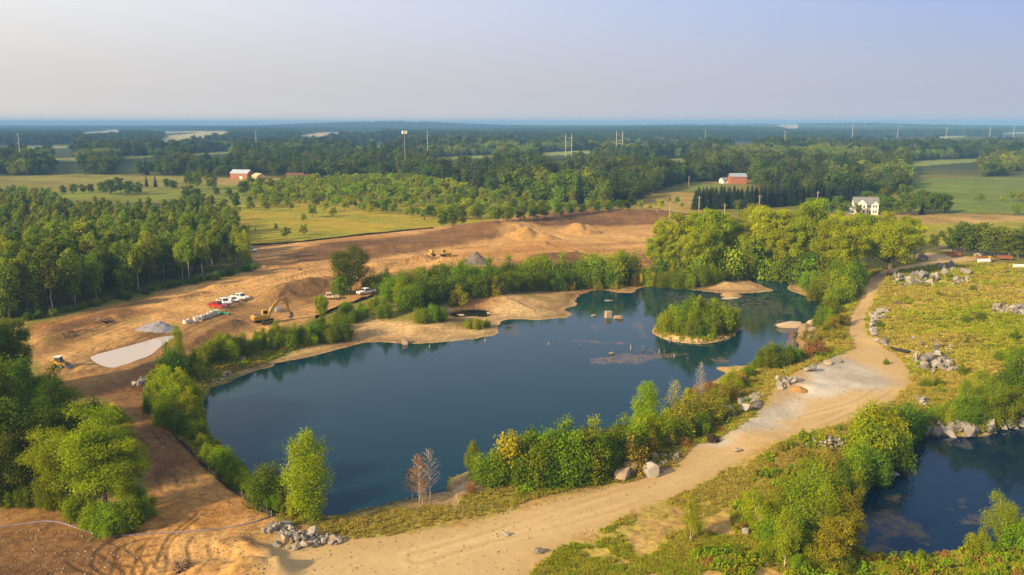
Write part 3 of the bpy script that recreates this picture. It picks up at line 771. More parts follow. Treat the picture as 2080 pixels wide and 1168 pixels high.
class MB:
    """collects shapes, then becomes one mesh"""
    def __init__(s):
        s.v = []; s.f = []; s.m = []; s.n = 0

    def add(s, verts, faces, mat=0):
        verts = np.asarray(verts, float)
        s.v.append(verts)
        for f in faces:
            s.f.append([i + s.n for i in f]); s.m.append(mat)
        s.n += len(verts)

    def box(s, c, d, mat=0, rz=0.0, taper=(1, 1), shear=(0, 0), rot=None):
        x, y, z = np.array(d, float) / 2
        v = np.array([[-x, -y, -z], [x, -y, -z], [x, y, -z], [-x, y, -z], [-x * taper[0] + shear[0], -y * taper[1] + shear[1], z], [x * taper[0] + shear[0], -y * taper[1] + shear[1], z], [x * taper[0] + shear[0], y * taper[1] + shear[1], z], [-x * taper[0] + shear[0], y * taper[1] + shear[1], z]])
        if rot is not None:
            v = v @ np.array(rot.to_3x3() if hasattr(rot, 'to_3x3') else rot).T
        if rz:
            ca, sa = math.cos(rz), math.sin(rz)
            v = v @ np.array([[ca, sa, 0], [-sa, ca, 0], [0, 0, 1]])
        s.add(v + np.array(c, float), [(0, 3, 2, 1), (4, 5, 6, 7), (0, 1, 5, 4), (1, 2, 6, 5), (2, 3, 7, 6), (3, 0, 4, 7)], mat)

    def prism(s, prof, axis, a, b, mat=0):
        """outline prof (2-D) drawn out along an axis from a to b"""
        n = len(prof)
        vs = []
        for q in (a, b):
            for p in prof:
                vs.append({'x': (q, p[0], p[1]), 'y': (p[0], q, p[1]), 'z': (p[0], p[1], q)}[axis])
        fs = [tuple(range(n))[::-1], tuple(range(n, 2 * n))] + [(i, (i + 1) % n, n + (i + 1) % n, n + i) for i in range(n)]
        s.add(vs, fs, mat)

    def tube(s, pts, rad, k=6, mat=0, cap=True):
        pts = np.asarray(pts, float); n = len(pts)
        rad = np.broadcast_to(rad, (n,))
        vs = []
        for i in range(n):
            t = pts[min(i + 1, n - 1)] - pts[max(i - 1, 0)]
            t = t / (np.linalg.norm(t) + 1e-9)
            u = np.cross(t, [0.31, 0.95, 0.05] if abs(t[1]) < .9 else [1, 0, 0]); u /= np.linalg.norm(u) + 1e-9
            w = np.cross(t, u)
            for j in range(k):
                a = 2 * math.pi * j / k
                vs.append(pts[i] + rad[i] * (math.cos(a) * u + math.sin(a) * w))
        fs = [(i * k + j, i * k + (j + 1) % k, (i + 1) * k + (j + 1) % k, (i + 1) * k + j) for i in range(n - 1) for j in range(k)]
        if cap:
            fs += [tuple(range(k))[::-1], tuple(range((n - 1) * k, n * k))]
        s.add(vs, fs, mat)

    def cyl(s, c, r, h, axis='z', k=12, mat=0, r2=None):
        d = {'x': (1, 0, 0), 'y': (0, 1, 0), 'z': (0, 0, 1)}[axis]
        c = np.array(c, float); d = np.array(d, float) * h / 2
        s.tube([c - d, c + d], [r, r if r2 is None else r2], k, mat)

    def build(s, name, mats, parent=None, smooth=False, bevel=0, **props):
        me = s.mesh(name, smooth)
        o = link(name, me, mats, parent, **props)
        if bevel:
            b = o.modifiers.new('soft_edges', 'BEVEL'); b.width = bevel; b.segments = 2; b.limit_method = 'ANGLE'
        return o

    def mesh(s, name, smooth=False):
        sizes = [len(f) for f in s.f]
        me = mesh_from(name, np.vstack(s.v), np.concatenate([np.array(f) for f in s.f]), sizes, smooth)
        me.polygons.foreach_set('material_index', np.array(s.m, np.int32))
        return me


def leaves_mesh(name, blobs, n, size, rg, up=.35, outw=.8, jit=.8, shell=.4, stretch=1.0, zcut=None, noise_gap=0.0):
    """n leaf sprays spread through the blobs (x, y, z, rx, ry, rz)"""
    B = np.array(blobs, float)
    vol = (B[:, 3] * B[:, 4] * B[:, 5]) ** (2 / 3)
    bi = rg.choice(len(B), n, p=vol / vol.sum())
    d = rg.normal(size=(n, 3)); d /= np.linalg.norm(d, axis=1)[:, None]
    rad = rg.random(n) ** shell * (1 + .19 * np.clip(rg.normal(size=n), -2, 1.3))
    pos = B[bi, :3] + d * rad[:, None] * B[bi, 3:6]
    if zcut is not None:
        k = pos[:, 2] > zcut
        pos = pos[k]; d = d[k]; bi = bi[k]; n = len(pos)
    nrm = d * outw + rg.normal(size=(n, 3)) * jit * .6 + np.array([0, 0, up])
    nrm /= np.linalg.norm(nrm, axis=1)[:, None]
    t = rg.normal(size=(n, 3)); t -= (t * nrm).sum(1)[:, None] * nrm; t /= np.linalg.norm(t, axis=1)[:, None]
    b = np.cross(nrm, t)
    s = size * (.55 + .9 * rg.random(n))[:, None]
    a1 = t * s * .5 * stretch; b1 = b * s * .5 * (.55 + .4 * rg.random(n))[:, None]
    fold = nrm * s * .12
    v = np.stack([pos - a1 - fold, pos - b1 * 1.0 + fold, pos + a1 - fold, pos + b1 + fold], 1).reshape(-1, 3)
    me = mesh_from(name, v, np.arange(4 * n), np.full(n, 4))
    bv = rg.random(len(B))
    val = np.clip(.5 * rg.random(n) + .5 * bv[bi], 0, 1)
    at = me.attributes.new('v', 'FLOAT', 'FACE')
    at.data.foreach_set('value', val.astype(np.float32))
    return me


def bend(p0, p1, rg, k=5, amp=.06):
    p0 = np.array(p0, float); p1 = np.array(p1, float)
    L = np.linalg.norm(p1 - p0)
    t = np.linspace(0, 1, k)[:, None]
    o = rg.normal(size=(k, 3)) * L * amp; o[0] = 0; o[-1] = 0
    return p0 + (p1 - p0) * t + o * np.sin(t * math.pi)


class Kind:
    def __init__(s, name, h, crown, trunk, leaf, bark):
        s.name = name; s.h = h; s.crown = crown; s.trunk = trunk; s.leaf = leaf; s.bark = bark
        s.joint = None
        crown.materials.append(leaf)
        if trunk is not None:
            trunk.materials.append(bark)

    def single(s):
        """trunk and crown in one mesh for copies too small to show parts"""
        if s.joint is None:
            c = s.crown; t = s.trunk
            if t is None:
                s.joint = c
            else:
                vc = np.empty(len(c.vertices) * 3, np.float32); c.vertices.foreach_get('co', vc)
                vt = np.empty(len(t.vertices) * 3, np.float32); t.vertices.foreach_get('co', vt)
                lc = np.empty(len(c.loops), np.int32); c.loops.foreach_get('vertex_index', lc)
                lt = np.empty(len(t.loops), np.int32); t.loops.foreach_get('vertex_index', lt)
                sc_ = np.empty(len(c.polygons), np.int32); c.polygons.foreach_get('loop_total', sc_)
                st = np.empty(len(t.polygons), np.int32); t.polygons.foreach_get('loop_total', st)
                me = mesh_from(s.name, np.vstack([vc.reshape(-1, 3), vt.reshape(-1, 3)]), np.concatenate([lc, lt + len(c.vertices)]), np.concatenate([sc_, st]))
                vv = np.zeros(len(sc_) + len(st), np.float32); q = np.empty(len(sc_), np.float32); c.attributes['v'].data.foreach_get('value', q); vv[:len(q)] = q
                me.attributes.new('v', 'FLOAT', 'FACE').data.foreach_set('value', vv)
                me.materials.append(s.leaf); me.materials.append(s.bark)
                mi = np.zeros(len(sc_) + len(st), np.int32); mi[len(sc_):] = 1
                me.polygons.foreach_set('material_index', mi)
                s.joint = me
        return s.joint


def k_round(name, seed, h, wid, leaf, bark, n, size, base=.28, lobes=16, tr=.022, stems=1, irregular=.25):
    """broad-crowned tree: lobes of foliage carried on limbs"""
    rg = np.random.default_rng(seed)
    mb = MB(); blobs = []
    cz = h * (base + (1 - base) * .5); rz = h * (1 - base) * .5; rx = wid / 2
    for i in range(lobes):
        a = i * 2.39996 + rg.normal() * .4
        u = (i + .5) / lobes
        zz = (u * 2 - 1) * .82
        rr = math.sqrt(max(.05, 1 - zz * zz)) * (.62 + irregular * rg.normal() * .6)
        br = (.22 + .17 * rg.random()) * min(rx, rz * 1.1)
        p = (rx * rr * math.cos(a), rx * rr * math.sin(a), cz + rz * (zz + .1 * rg.normal()))
        blobs.append((*p, br * (1 + .3 * rg.random()), br * (1 + .3 * rg.random()), br * (.7 + .25 * rg.random())))
    blobs.append((0, 0, cz, rx * .55, rx * .55, rz * .75))
    for s in range(stems):
        off = (rg.normal() * .25 * (stems > 1), rg.normal() * .25 * (stems > 1))
        top = (rg.normal() * wid * .08, rg.normal() * wid * .08, h * .86)
        mb.tube(bend((off[0], off[1], -.4), top, rg, 6, .02), np.linspace(tr * h, tr * h * .2, 6), 7)
    for b in blobs[:-1]:
        z0 = max(h * base * .75, b[2] - (abs(b[0]) + abs(b[1])) * .8)
        mb.tube(bend((0, 0, z0), b[:3], rg, 4, .07), np.linspace(tr * h * .45, tr * h * .08, 4), 5)
    return Kind(name, h, leaves_mesh(name + '_crown', blobs, n, size, rg), mb.mesh(name + '_trunk', True), leaf, bark)


def k_tall(name, seed, h, wid, leaf, bark, n, size, base=.4, tr=.011, stems=1, lobes=22, point=1.0, lean=.0):
    """slender tree (aspen, birch, poplar): foliage in tiers round a straight stem"""
    rg = np.random.default_rng(seed)
    mb = MB(); blobs = []
    for s in range(stems):
        ox = rg.normal() * wid * .22 * (stems > 1); oy = rg.normal() * wid * .22 * (stems > 1)
        hh = h * (1 if s == 0 else .72 + .22 * rg.random())
        tx = ox * 1.6 + rg.normal() * lean * h; ty = oy * 1.6 + rg.normal() * lean * h
        st = bend((ox * .4, oy * .4, -.4), (tx, ty, hh * .97), rg, 7, .012)
        mb.tube(st, np.linspace(tr * h, tr * h * .15, 7), 6)
        L = max(5, int(lobes / stems))
        for i in range(L):
            u = (i + .3 + .6 * rg.random()) / L
            z = hh * (base + (1 - base) * u)
            prof = (math.sin(min(1, u * 1.25 + .18) * math.pi * .5) * (1 - u) ** (.36 * point) + .14)
            rr = wid * .5 * prof * (.55 + .6 * rg.random())
            a = rg.random() * 6.283
            ax = ox + (tx - ox) * z / hh; ay = oy + (ty - oy) * z / hh
            br = wid * .5 * prof * (.5 + .25 * rg.random())
            p = (ax + rr * .75 * math.cos(a), ay + rr * .75 * math.sin(a), z)
            blobs.append((*p, br, br, br * (.9 + .5 * rg.random())))
            mb.tube(bend((ax, ay, z - rr * .7), p, rg, 3, .05), [tr * h * .28, tr * h * .2, tr * h * .06], 4)
        blobs.append((tx, ty, hh * .95, wid * .09, wid * .09, h * .06))
    return Kind(name, h, leaves_mesh(name + '_crown', blobs, n, size, rg, jit=1.0), mb.mesh(name + '_trunk', True), leaf, bark)


def k_bush(name, seed, h, wid, leaf, bark, n, size, lobes=14, spiky=.25):
    rg = np.random.default_rng(seed)
    mb = MB(); blobs = []
    for i in range(lobes):
        a = i * 2.39996 + rg.normal() * .5
        rr = wid * .5 * math.sqrt((i + .5) / lobes) * .78
        top = h * (1 - .62 * (rr / (wid * .5)) ** 2) * (1 + spiky * rg.normal() * .6)
        br = wid * (.15 + .07 * rg.random())
        z1 = max(br * .5, top - br * .8)
        for z in np.arange(z1, 0.05 * h, -br * 1.15):
            blobs.append((rr * math.cos(a), rr * math.sin(a), z, br, br, br * (.85 + .3 * rg.random())))
        mb.tube(bend((rr * .25 * math.cos(a), rr * .25 * math.sin(a), -.2), (rr * math.cos(a), rr * math.sin(a), z1), rg, 4, .05), np.linspace(.012 * h + .02, .006 * h, 4), 4)
    return Kind(name, h, leaves_mesh(name + '_crown', blobs, n, size, rg, zcut=.02), mb.mesh(name + '_stem', True), leaf, bark)


def k_spruce(name, seed, h, wid, leaf, bark, n, size):
    rg = np.random.default_rng(seed)
    mb = MB(); mb.tube([(0, 0, -.3), (0, 0, h * .5), (0, 0, h)], [h * .016, h * .01, .02], 6)
    m = n
    u = 1 - np.sqrt(rg.random(m)) * .96
    tiers = 15
    uq = (np.floor(u * tiers) + .15 + .55 * rg.random(m)) / tiers
    z = h * (.05 + .95 * uq)
    prof = wid * .5 * (1 - uq) ** .82 + .12
    arm = np.floor(rg.random(m) * 11) / 11 * 6.283 + np.floor(uq * tiers) * 1.7 + rg.normal(size=m) * .14
    t = rg.random(m) ** .6
    rr = prof * t * (.85 + .15 * np.sin(arm * 3 + uq * 40))
    pos = np.stack([rr * np.cos(arm), rr * np.sin(arm), z - rr * .32], 1)
    out = np.stack([np.cos(arm), np.sin(arm), np.full(m, -.30)], 1)
    side = np.stack([-np.sin(arm), np.cos(arm), rg.normal(size=m) * .35], 1)
    s = size * (.6 + .8 * rg.random(m))[:, None]
    a1 = out * s * .7; b1 = side * s * .36
    v = np.stack([pos - a1, pos - b1, pos + a1, pos + b1], 1).reshape(-1, 3)
    me = mesh_from(name + '_crown', v, np.arange(4 * m), np.full(m, 4))
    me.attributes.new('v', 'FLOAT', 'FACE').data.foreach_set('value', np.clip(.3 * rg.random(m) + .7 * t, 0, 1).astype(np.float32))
    return Kind(name, h, me, mb.mesh(name + '_trunk', True), leaf, bark)


def k_bare(name, seed, h, wid, bark, leaf=None, n=0, size=.2, twigs=46):
    """dead or nearly leafless slender tree: stem, rising branches, fine twigs"""
    rg = np.random.default_rng(seed)
    mb = MB(); mb.tube(bend((0, 0, -.3), (rg.normal() * .2, rg.normal() * .2, h), rg, 7, .012), np.linspace(.011 * h, .002 * h, 7), 6)
    blobs = []
    for i in range(twigs):
        u = .2 + .78 * i / twigs
        a = i * 2.39996; L = wid * .5 * (1 - u) ** .6 * (.8 + .5 * rg.random()) + .15
        p0 = np.array((0, 0, h * u)); p1 = p0 + np.array((L * math.cos(a), L * math.sin(a), L * 1.1))
        mb.tube(bend(p0, p1, rg, 3, .05), [.05 * h / 12 * (1.1 - u), .035 * h / 12, .012], 4)
        for q in range(5):
            s = p0 + (p1 - p0) * (.3 + .15 * q)
            e = s + np.array((rg.normal() * .5, rg.normal() * .5, .35 + .3 * rg.random())) * L * .42
            mb.tube([s, e], [.022, .010], 3)
            blobs.append((*e, .35, .35, .3))
    cm = leaves_mesh(name + '_crown', blobs, max(n, 12), size, rg)
    return Kind(name, h, cm, mb.mesh(name + '_trunk', True), leaf or LM['olive'], bark)


def k_tuft(name, seed, h, wid, leaf, blades=26):
    rg = np.random.default_rng(seed)
    a = rg.random(blades) * 6.283; r0 = wid * .25 * rg.random(blades) ** .5
    base = np.stack([r0 * np.cos(a), r0 * np.sin(a), np.full(blades, -.03)], 1)
    hh = h * (.55 + .6 * rg.random(blades))
    lean = np.stack([np.cos(a), np.sin(a), np.zeros(blades)], 1) * (wid * .5 * (.3 + .9 * rg.random(blades)))[:, None]
    tip = base + lean + np.stack([np.zeros(blades)] * 2 + [hh], 1)
    midp = base + lean * .35 + np.stack([np.zeros(blades)] * 2 + [hh * .62], 1)
    w = np.stack([-np.sin(a + .5), np.cos(a + .5), np.zeros(blades)], 1) * (h * .045 + .02)
    v = np.stack([base - w, base + w, midp + w * .9, tip, midp - w * .9], 1).reshape(-1, 3)
    me = mesh_from(name, v, np.arange(5 * blades), np.full(blades, 5))
    me.attributes.new('v', 'FLOAT', 'FACE').data.foreach_set('value', rg.random(blades).astype(np.float32))
    return Kind(name, h, me, None, leaf, None)


def far_kind(name, seed, h, wid, n, size, leaf, lobes=9):
    rg = np.random.default_rng(seed)
    blobs = [(0, 0, h * .52, wid * .36, wid * .36, h * .40)]
    for i in range(lobes):
        a = i * 2.39996; rr = wid * .5 * (.35 + .4 * rg.random())
        br = wid * (.14 + .08 * rg.random())
        blobs.append((rr * math.cos(a), rr * math.sin(a), h * (.28 + .6 * rg.random()), br, br, br))
    return Kind(name, h, leaves_mesh(name, blobs, n, size, rg, up=.5, outw=1.1, jit=.5, shell=.3), None, leaf, None)


KINDS = {
    'aspen': [k_tall('aspen', 100 + i, 19, [7.0, 6.0, 7.6, 5.6, 8.0][i], LM['aspen'], PALEBARK, 2600, .62, base=[.16, .34, .08, .42, .12][i], lobes=30, tr=.0085) for i in range(5)],
    'aspenback': [k_tall('aspen', 120 + i, 18, [7.0, 6.4, 7.4][i], LM['aspen'], PALEBARK, 1500, .85, base=.2, lobes=22, tr=.0085) for i in range(3)],
    'oak': [k_round('oak', 140 + i, 15, [12, 10.5, 13][i], LM['oak'], BARK, 17000, .31, base=.16, lobes=[38, 32, 42][i]) for i in range(3)],
    'midoak': [k_round('oak', 150 + i, 12, [11, 9.5, 12][i], LM['oak'], BARK, 2200, .62, base=.14, lobes=18) for i in range(3)],
    'lime': [k_round('cottonwood', 160 + i, 18, [10, 8.5, 11, 9][i], LM['lime'], BARK, 8500, .43, base=[.22, .3, .2, .34][i], lobes=[32, 26, 34, 26][i], tr=.015, irregular=.4) for i in range(4)],
    'limebig': [k_round('cottonwood', 170, 19, 20, LM['lime'], BARK, 19000, .43, base=.34, lobes=54, tr=.02, stems=2, irregular=.35)],
    'limenear': [k_round('lime_tree', 172 + i, 15, [11, 9.5][i], LM['nearlime'], BARK, 19000, .25, base=.26, lobes=44, tr=.012, stems=3, irregular=.4) for i in range(2)],
    'poplar': [k_tall('poplar', 180, 13, 6.4, LM['brightlime'], BARK, 15000, .23, base=.03, lobes=44, tr=.014, point=1.0)],
    'birch': [k_tall('birch', 185 + i, 12, [6.2, 5.0, 7.2][i], LM['bush'], PALEBARK, 9000, .225, base=[.2, .12, .16][i], stems=[2, 1, 3][i], lobes=30, tr=.010, lean=.05) for i in range(3)],
    'birchlime': [k_tall('birch', 190 + i, 11, [4.6, 5.6][i], LM['lime'], PALEBARK, 6500, .24, base=.14, stems=[1, 3][i], lobes=26, tr=.009, lean=.04) for i in range(2)],
    'sapling': [k_tall('sapling', 195 + i, 6, [2.4, 3.0][i], LM['lime'], PALEBARK, 1500, .24, base=.08, lobes=20, tr=.008) for i in range(2)],
    'bush': [k_bush('shrub', 200 + i, 5, [6, 5, 7, 5.5][i], LM['bush'], BARK, 7000, .22, lobes=[14, 11, 18, 13][i]) for i in range(4)],
    'bushdark': [k_bush('shrub', 210 + i, 5, [6, 7][i], LM['bushdark'], BARK, 6500, .235, lobes=15) for i in range(2)],
    'bushlime': [k_bush('shrub', 215 + i, 5, [5.5, 6.5][i], LM['lime'], BARK, 6500, .22, lobes=14) for i in range(2)],
    'bushmid': [k_bush('shrub', 220 + i, 6, [8, 7, 9][i], [LM['bush'], LM['scrubtree'], LM['bushdark']][i], BARK, 1500, .55, lobes=13) for i in range(3)],
    'olive': [k_bush('shrub', 230 + i, 3, [4.5, 5.5][i], LM['olive'], BARK, 2200, .26, lobes=14, spiky=.4) for i in range(2)],
    'gold': [k_tall('sapling', 235, 6, 3.6, LM['gold'], PALEBARK, 1300, .26, base=.25, lobes=18, tr=.008)],
    'goldlime': [k_bush('shrub', 237, 5, 5.0, LM['yellowlime'], BARK, 3200, .30, lobes=12)],
    'rust': [k_tall('birch', 240, 9, 4.2, LM['rust'], PALEBARK, 900, .22, base=.25, stems=2, lobes=22, tr=.009)],
    'rustbush': [k_bush('shrub', 242, 2.4, 4.2, LM['rust'], BARK, 900, .22, lobes=12, spiky=.4)],
    'bare': [k_bare('bare_tree', 245, 11, 4.4, DEADWOOD, LM['olive'], 30, .2)],
    'barelime': [k_bare('bare_tree', 246, 9, 4.8, DEADWOOD, LM['yellowlime'], 420, .22)],
    'barerust': [k_bare('bare_tree', 247, 9, 3.6, PALEBARK, LM['rust'], 700, .20)],
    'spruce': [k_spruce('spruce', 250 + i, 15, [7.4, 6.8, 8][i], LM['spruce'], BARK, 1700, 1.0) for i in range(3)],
    'scrubtree': [k_round('scrub_tree', 260 + i, 7, [6.5, 5.5, 7.5, 6][i], LM['scrubtree'], BARK, 1100, .48, base=[.22, .3, .18, .25][i], lobes=12, tr=.02) for i in range(4)],
    'pondolive': [k_round('olive_tree', 290 + i, 9, [6.5, 5.5][i], LM['yellowolive'], BARK, 8000, .24, base=.08, lobes=28, tr=.014, stems=2, irregular=.4) for i in range(2)],
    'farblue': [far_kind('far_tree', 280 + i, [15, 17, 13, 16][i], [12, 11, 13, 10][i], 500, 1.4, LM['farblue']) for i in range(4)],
    'farlight': [far_kind('far_tree', 285 + i, [12, 13, 11][i], [12, 11, 13][i], 820, 1.0, LM['farlight']) for i in range(3)],
    'farleaf': [far_kind('far_tree', 270 + i, [15, 17, 13, 16, 14, 18][i], [12, 11, 13, 10, 14, 10][i], 820, 1.05, LM['far']) for i in range(6)],
    'deadgrey': [k_bare('bare_tree', 248, 16, 6, DEADWOOD, LM['olive'], 30, .3, 40)],
}


def plant(kind, x, y, z, h, name, label, category='tree', group=None, parts=True, var=None, wscale=1.0, rz=None):
    ks = KINDS[kind]
    K = ks[int(rng.integers(len(ks))) if var is None else var % len(ks)]
    s = h / K.h
    rz = rng.random() * 6.283 if rz is None else rz
    if parts and K.trunk is not None:
        o = bpy.data.objects.new(name, None); o.empty_display_size = .5
        COL.objects.link(o)
        for nm, me in (('crown', K.crown), ('stem' if 'bush' in kind or kind == 'olive' else 'trunk', K.trunk)):
            c = bpy.data.objects.new(nm, me); COL.objects.link(c); c.parent = o
    else:
        o = bpy.data.objects.new(name, K.single()); COL.objects.link(o)
    o.location = (x, y, z); o.scale = (s * wscale, s * wscale, s); o.rotation_euler = (0, 0, rz)
    o['label'] = label; o['category'] = category
    if group:
        o['group'] = group
    return o


def plants_px(kind, spots, name, label, category='tree', group=None, parts=True, ws=1.0):
    """spots: (photo x of the foot, photo y of the foot, photo y of the top[, width factor[, label]])"""
    g = Gn([(s[0], s[1]) for s in spots])
    for s, (x, y, z) in zip(spots, g):
        _, _, dep = px_of(x, y, z)
        h = (s[1] - s[2]) * dep / FPX / math.cos(PITCH) * .97
        lab = s[4] if len(s) > 4 else label
        plant(kind, x, y, z - .05, h, name, lab, category, group if len(s) <= 4 else (group if lab == label else group), parts, None, ws * (s[3] if len(s) > 3 and s[3] else 1.0))


# ------------------------------------------------------------------ stuff: one object whose copies are scattered by geometry nodes
def scatter(name, kinds, pts, scl, pid, label, rot=None):
    pts = np.asarray(pts, float)
    src = bpy.data.collections.new(name + '_sources')
    for i, K in enumerate(kinds):
        me = K.single() if isinstance(K, Kind) else K
        o = bpy.data.objects.new('source_plant_%02d' % i if isinstance(K, Kind) else 'source_stone_%02d' % i, me)
        src.objects.link(o)
    me = mesh_from(name, pts, np.zeros(0, np.int32), np.zeros(0, np.int32))
    me.attributes.new('scl', 'FLOAT', 'POINT').data.foreach_set('value', np.asarray(scl, np.float32))
    me.attributes.new('pid', 'INT', 'POINT').data.foreach_set('value', np.asarray(pid, np.int32))
    me.attributes.new('rotz', 'FLOAT', 'POINT').data.foreach_set('value', (rng.random(len(pts)) * 6.283).astype(np.float32) if rot is None else np.asarray(rot, np.float32))
    o = link(name, me, None, kind='stuff', label=label)
    ng = bpy.data.node_groups.new(name + '_nodes', 'GeometryNodeTree')
    ng.interface.new_socket('Geometry', in_out='INPUT', socket_type='NodeSocketGeometry')
    ng.interface.new_socket('Geometry', in_out='OUTPUT', socket_type='NodeSocketGeometry')
    gi = ng.nodes.new('NodeGroupInput'); go = ng.nodes.new('NodeGroupOutput')
    ip = ng.nodes.new('GeometryNodeInstanceOnPoints')
    ci = ng.nodes.new('GeometryNodeCollectionInfo'); ci.inputs['Collection'].default_value = src
    ci.inputs['Separate Children'].default_value = True; ci.inputs['Reset Children'].default_value = True
    ip.inputs['Pick Instance'].default_value = True

    def na(nm, ty):
        n = ng.nodes.new('GeometryNodeInputNamedAttribute'); n.data_type = ty; n.inputs['Name'].default_value = nm
        return n.outputs['Attribute']
    ng.links.new(na('pid', 'INT'), ip.inputs['Instance Index'])
    cx = ng.nodes.new('ShaderNodeCombineXYZ'); ng.links.new(na('rotz', 'FLOAT'), cx.inputs['Z'])
    ng.links.new(cx.outputs[0], ip.inputs['Rotation'])
    ng.links.new(na('scl', 'FLOAT'), ip.inputs['Scale'])
    ng.links.new(gi.outputs[0], ip.inputs['Points']); ng.links.new(ci.outputs[0], ip.inputs['Instance']); ng.links.new(ip.outputs[0], go.inputs[0])
    md = o.modifiers.new('scatter', 'NODES'); md.node_group = ng
    return o
# ------------------------------------------------------------------ planting
def jitter_in(poly, sp, seed, jit=.42):
    rg = np.random.default_rng(seed)
    poly = np.asarray(poly)
    lo = poly.min(0); hi = poly.max(0)
    X, Y = np.meshgrid(np.arange(lo[0], hi[0], sp), np.arange(lo[1], hi[1], sp * .87))
    X = X + (np.arange(X.shape[0]) % 2)[:, None] * sp * .5
    x = X.ravel() + rg.normal(size=X.size) * sp * jit * .6; y = Y.ravel() + rg.normal(size=X.size) * sp * jit * .6
    k = sdist(poly, x, y, 10) < 0
    return x[k], y[k]


# ---- the dense wood left of the building site
WOOD = PP([(-330, 668), (-60, 655), (120, 637), (240, 606), (330, 586), (430, 562), (500, 545), (512, 530), (500, 510), (486, 495), (480, 475), (468, 452), (430, 432), (395, 425), (360, 428), (250, 436), (130, 428), (90, 412), (60, 405), (-20, 402), (-400, 405)])
wx, wy = jitter_in(WOOD, 6.4, 11)
edge_d = -sdist(WOOD, wx, wy, 60)
rr = np.hypot(wx, wy)
seen = np.abs(wx / wy) < .74
wx, wy, edge_d, rr = wx[seen], wy[seen], edge_d[seen], rr[seen]
front = np.array([px_of(a, b, 10)[1] for a, b in zip(wx, wy)])
order = np.argsort(rr + edge_d * .9)
wz = terrain(wx, wy)
n_ind = 290
for j, i in enumerate(order[:n_ind]):
    px, py, dep = px_of(wx[i], wy[i], wz[i])
    h = float(np.interp(rr[i], [200, 270, 320, 380, 470], [17.5, 16, 12.5, 9.8, 8.2])) + 3.5 * fbm([wx[i]], [wy[i]], 30, 2, 301)[0] + rng.normal() * 1.6
    if j < 60:
        lab = 'pale stemmed aspen in the front rank of the dense wood beside the dirt site'
        grp = 'aspens along the front edge of the wood'
    elif px > 330:
        lab = 'green aspen inside the right end of the dense wood'; grp = 'aspens in the right end of the wood'
    elif px > 150:
        lab = 'green aspen inside the middle of the dense wood'; grp = 'aspens in the middle of the wood'
    else:
        lab = 'green aspen inside the left end of the dense wood'; grp = 'aspens in the left end of the wood'
    if rng.random() < .16 and j > 20:
        plant('midoak', wx[i], wy[i], wz[i], h * .82, 'oak_tree', 'dark rounded oak crowded among aspens of the dense wood', 'tree', 'oaks in the dense wood', parts=True, wscale=.8)
    else:
        plant('aspen', wx[i], wy[i], wz[i], h, 'aspen_tree', lab, 'tree', grp, parts=True, wscale=1.08)
rest = order[n_ind:]
scatter('dense_wood', KINDS['aspenback'] + KINDS['midoak'][:1], np.stack([wx[rest], wy[rest], wz[rest]], 1),
        np.interp(rr[rest], [200, 270, 320, 380, 470], [17, 15.5, 12, 9.2, 8]) / 18 * (1.0 + .16 * rng.normal(size=len(rest))), (rng.random(len(rest)) * 3.5).astype(int), 'mass of green treetops deep inside the wood')
# brush at the foot of the wood's front edge
spots = [(x + rng.normal() * 4, y + 4 + rng.normal() * 2, y - 7 - 6 * rng.random()) for x, y in zip(np.linspace(60, 520, 34), np.interp(np.linspace(60, 520, 34), [60, 130, 240, 330, 430, 520], [645, 632, 604, 583, 562, 543]))]
plants_px('bushdark', spots, 'shrub', 'low dark shrub at the foot of the dense wood front edge', 'shrub', 'shrubs along the foot of the wood')

# ---- dark trees and the lime trees in the left foreground
plants_px('oak', [(-70, 830, 640, 1.0), (28, 800, 632, .8), (-40, 960, 700, 1), (45, 880, 716, .9), (-10, 1000, 790, 1), (70, 960, 790, .9), (170, 935, 795, .85), (105, 985, 812, .9), (20, 1020, 850, .8), (-120, 1010, 760, 1.0), (110, 880, 745, .7)],
          'oak_tree', 'large dark green oak in the stand by the left border', 'tree', 'dark oaks by the left border')
plants_px('limenear', [(215, 1048, 822, 1.05, 'tall lime green tree with two bare trunks at the bottom left dirt track')], 'lime_tree', '', 'tree')
plants_px('limenear', [(128, 1022, 862, 1.0, 'yellow green tree between the dark oaks and the tall lime tree')], 'lime_tree', '', 'tree')
plants_px('limenear', [(262, 1052, 880, .8, 'shorter lime green tree on the track side of the tall lime tree')], 'lime_tree', '', 'tree')
plants_px('bush', [(225, 1082, 1015, 1.0), (262, 1072, 1005, 1), (290, 1050, 985, .9), (160, 1052, 990, 1.1), (195, 1070, 1012, 1)], 'shrub', 'green shrub under the tall lime tree at bottom left', 'shrub', 'shrubs under the lime trees')
plants_px('bush', [(15, 1022, 960, 1), (50, 1026, 972, 1), (85, 1024, 966, 1), (118, 1030, 975, 1), (-20, 1018, 950, 1)], 'shrub', 'green shrub along the foot of the dark oaks by the left border', 'shrub', 'shrubs under the dark oaks')

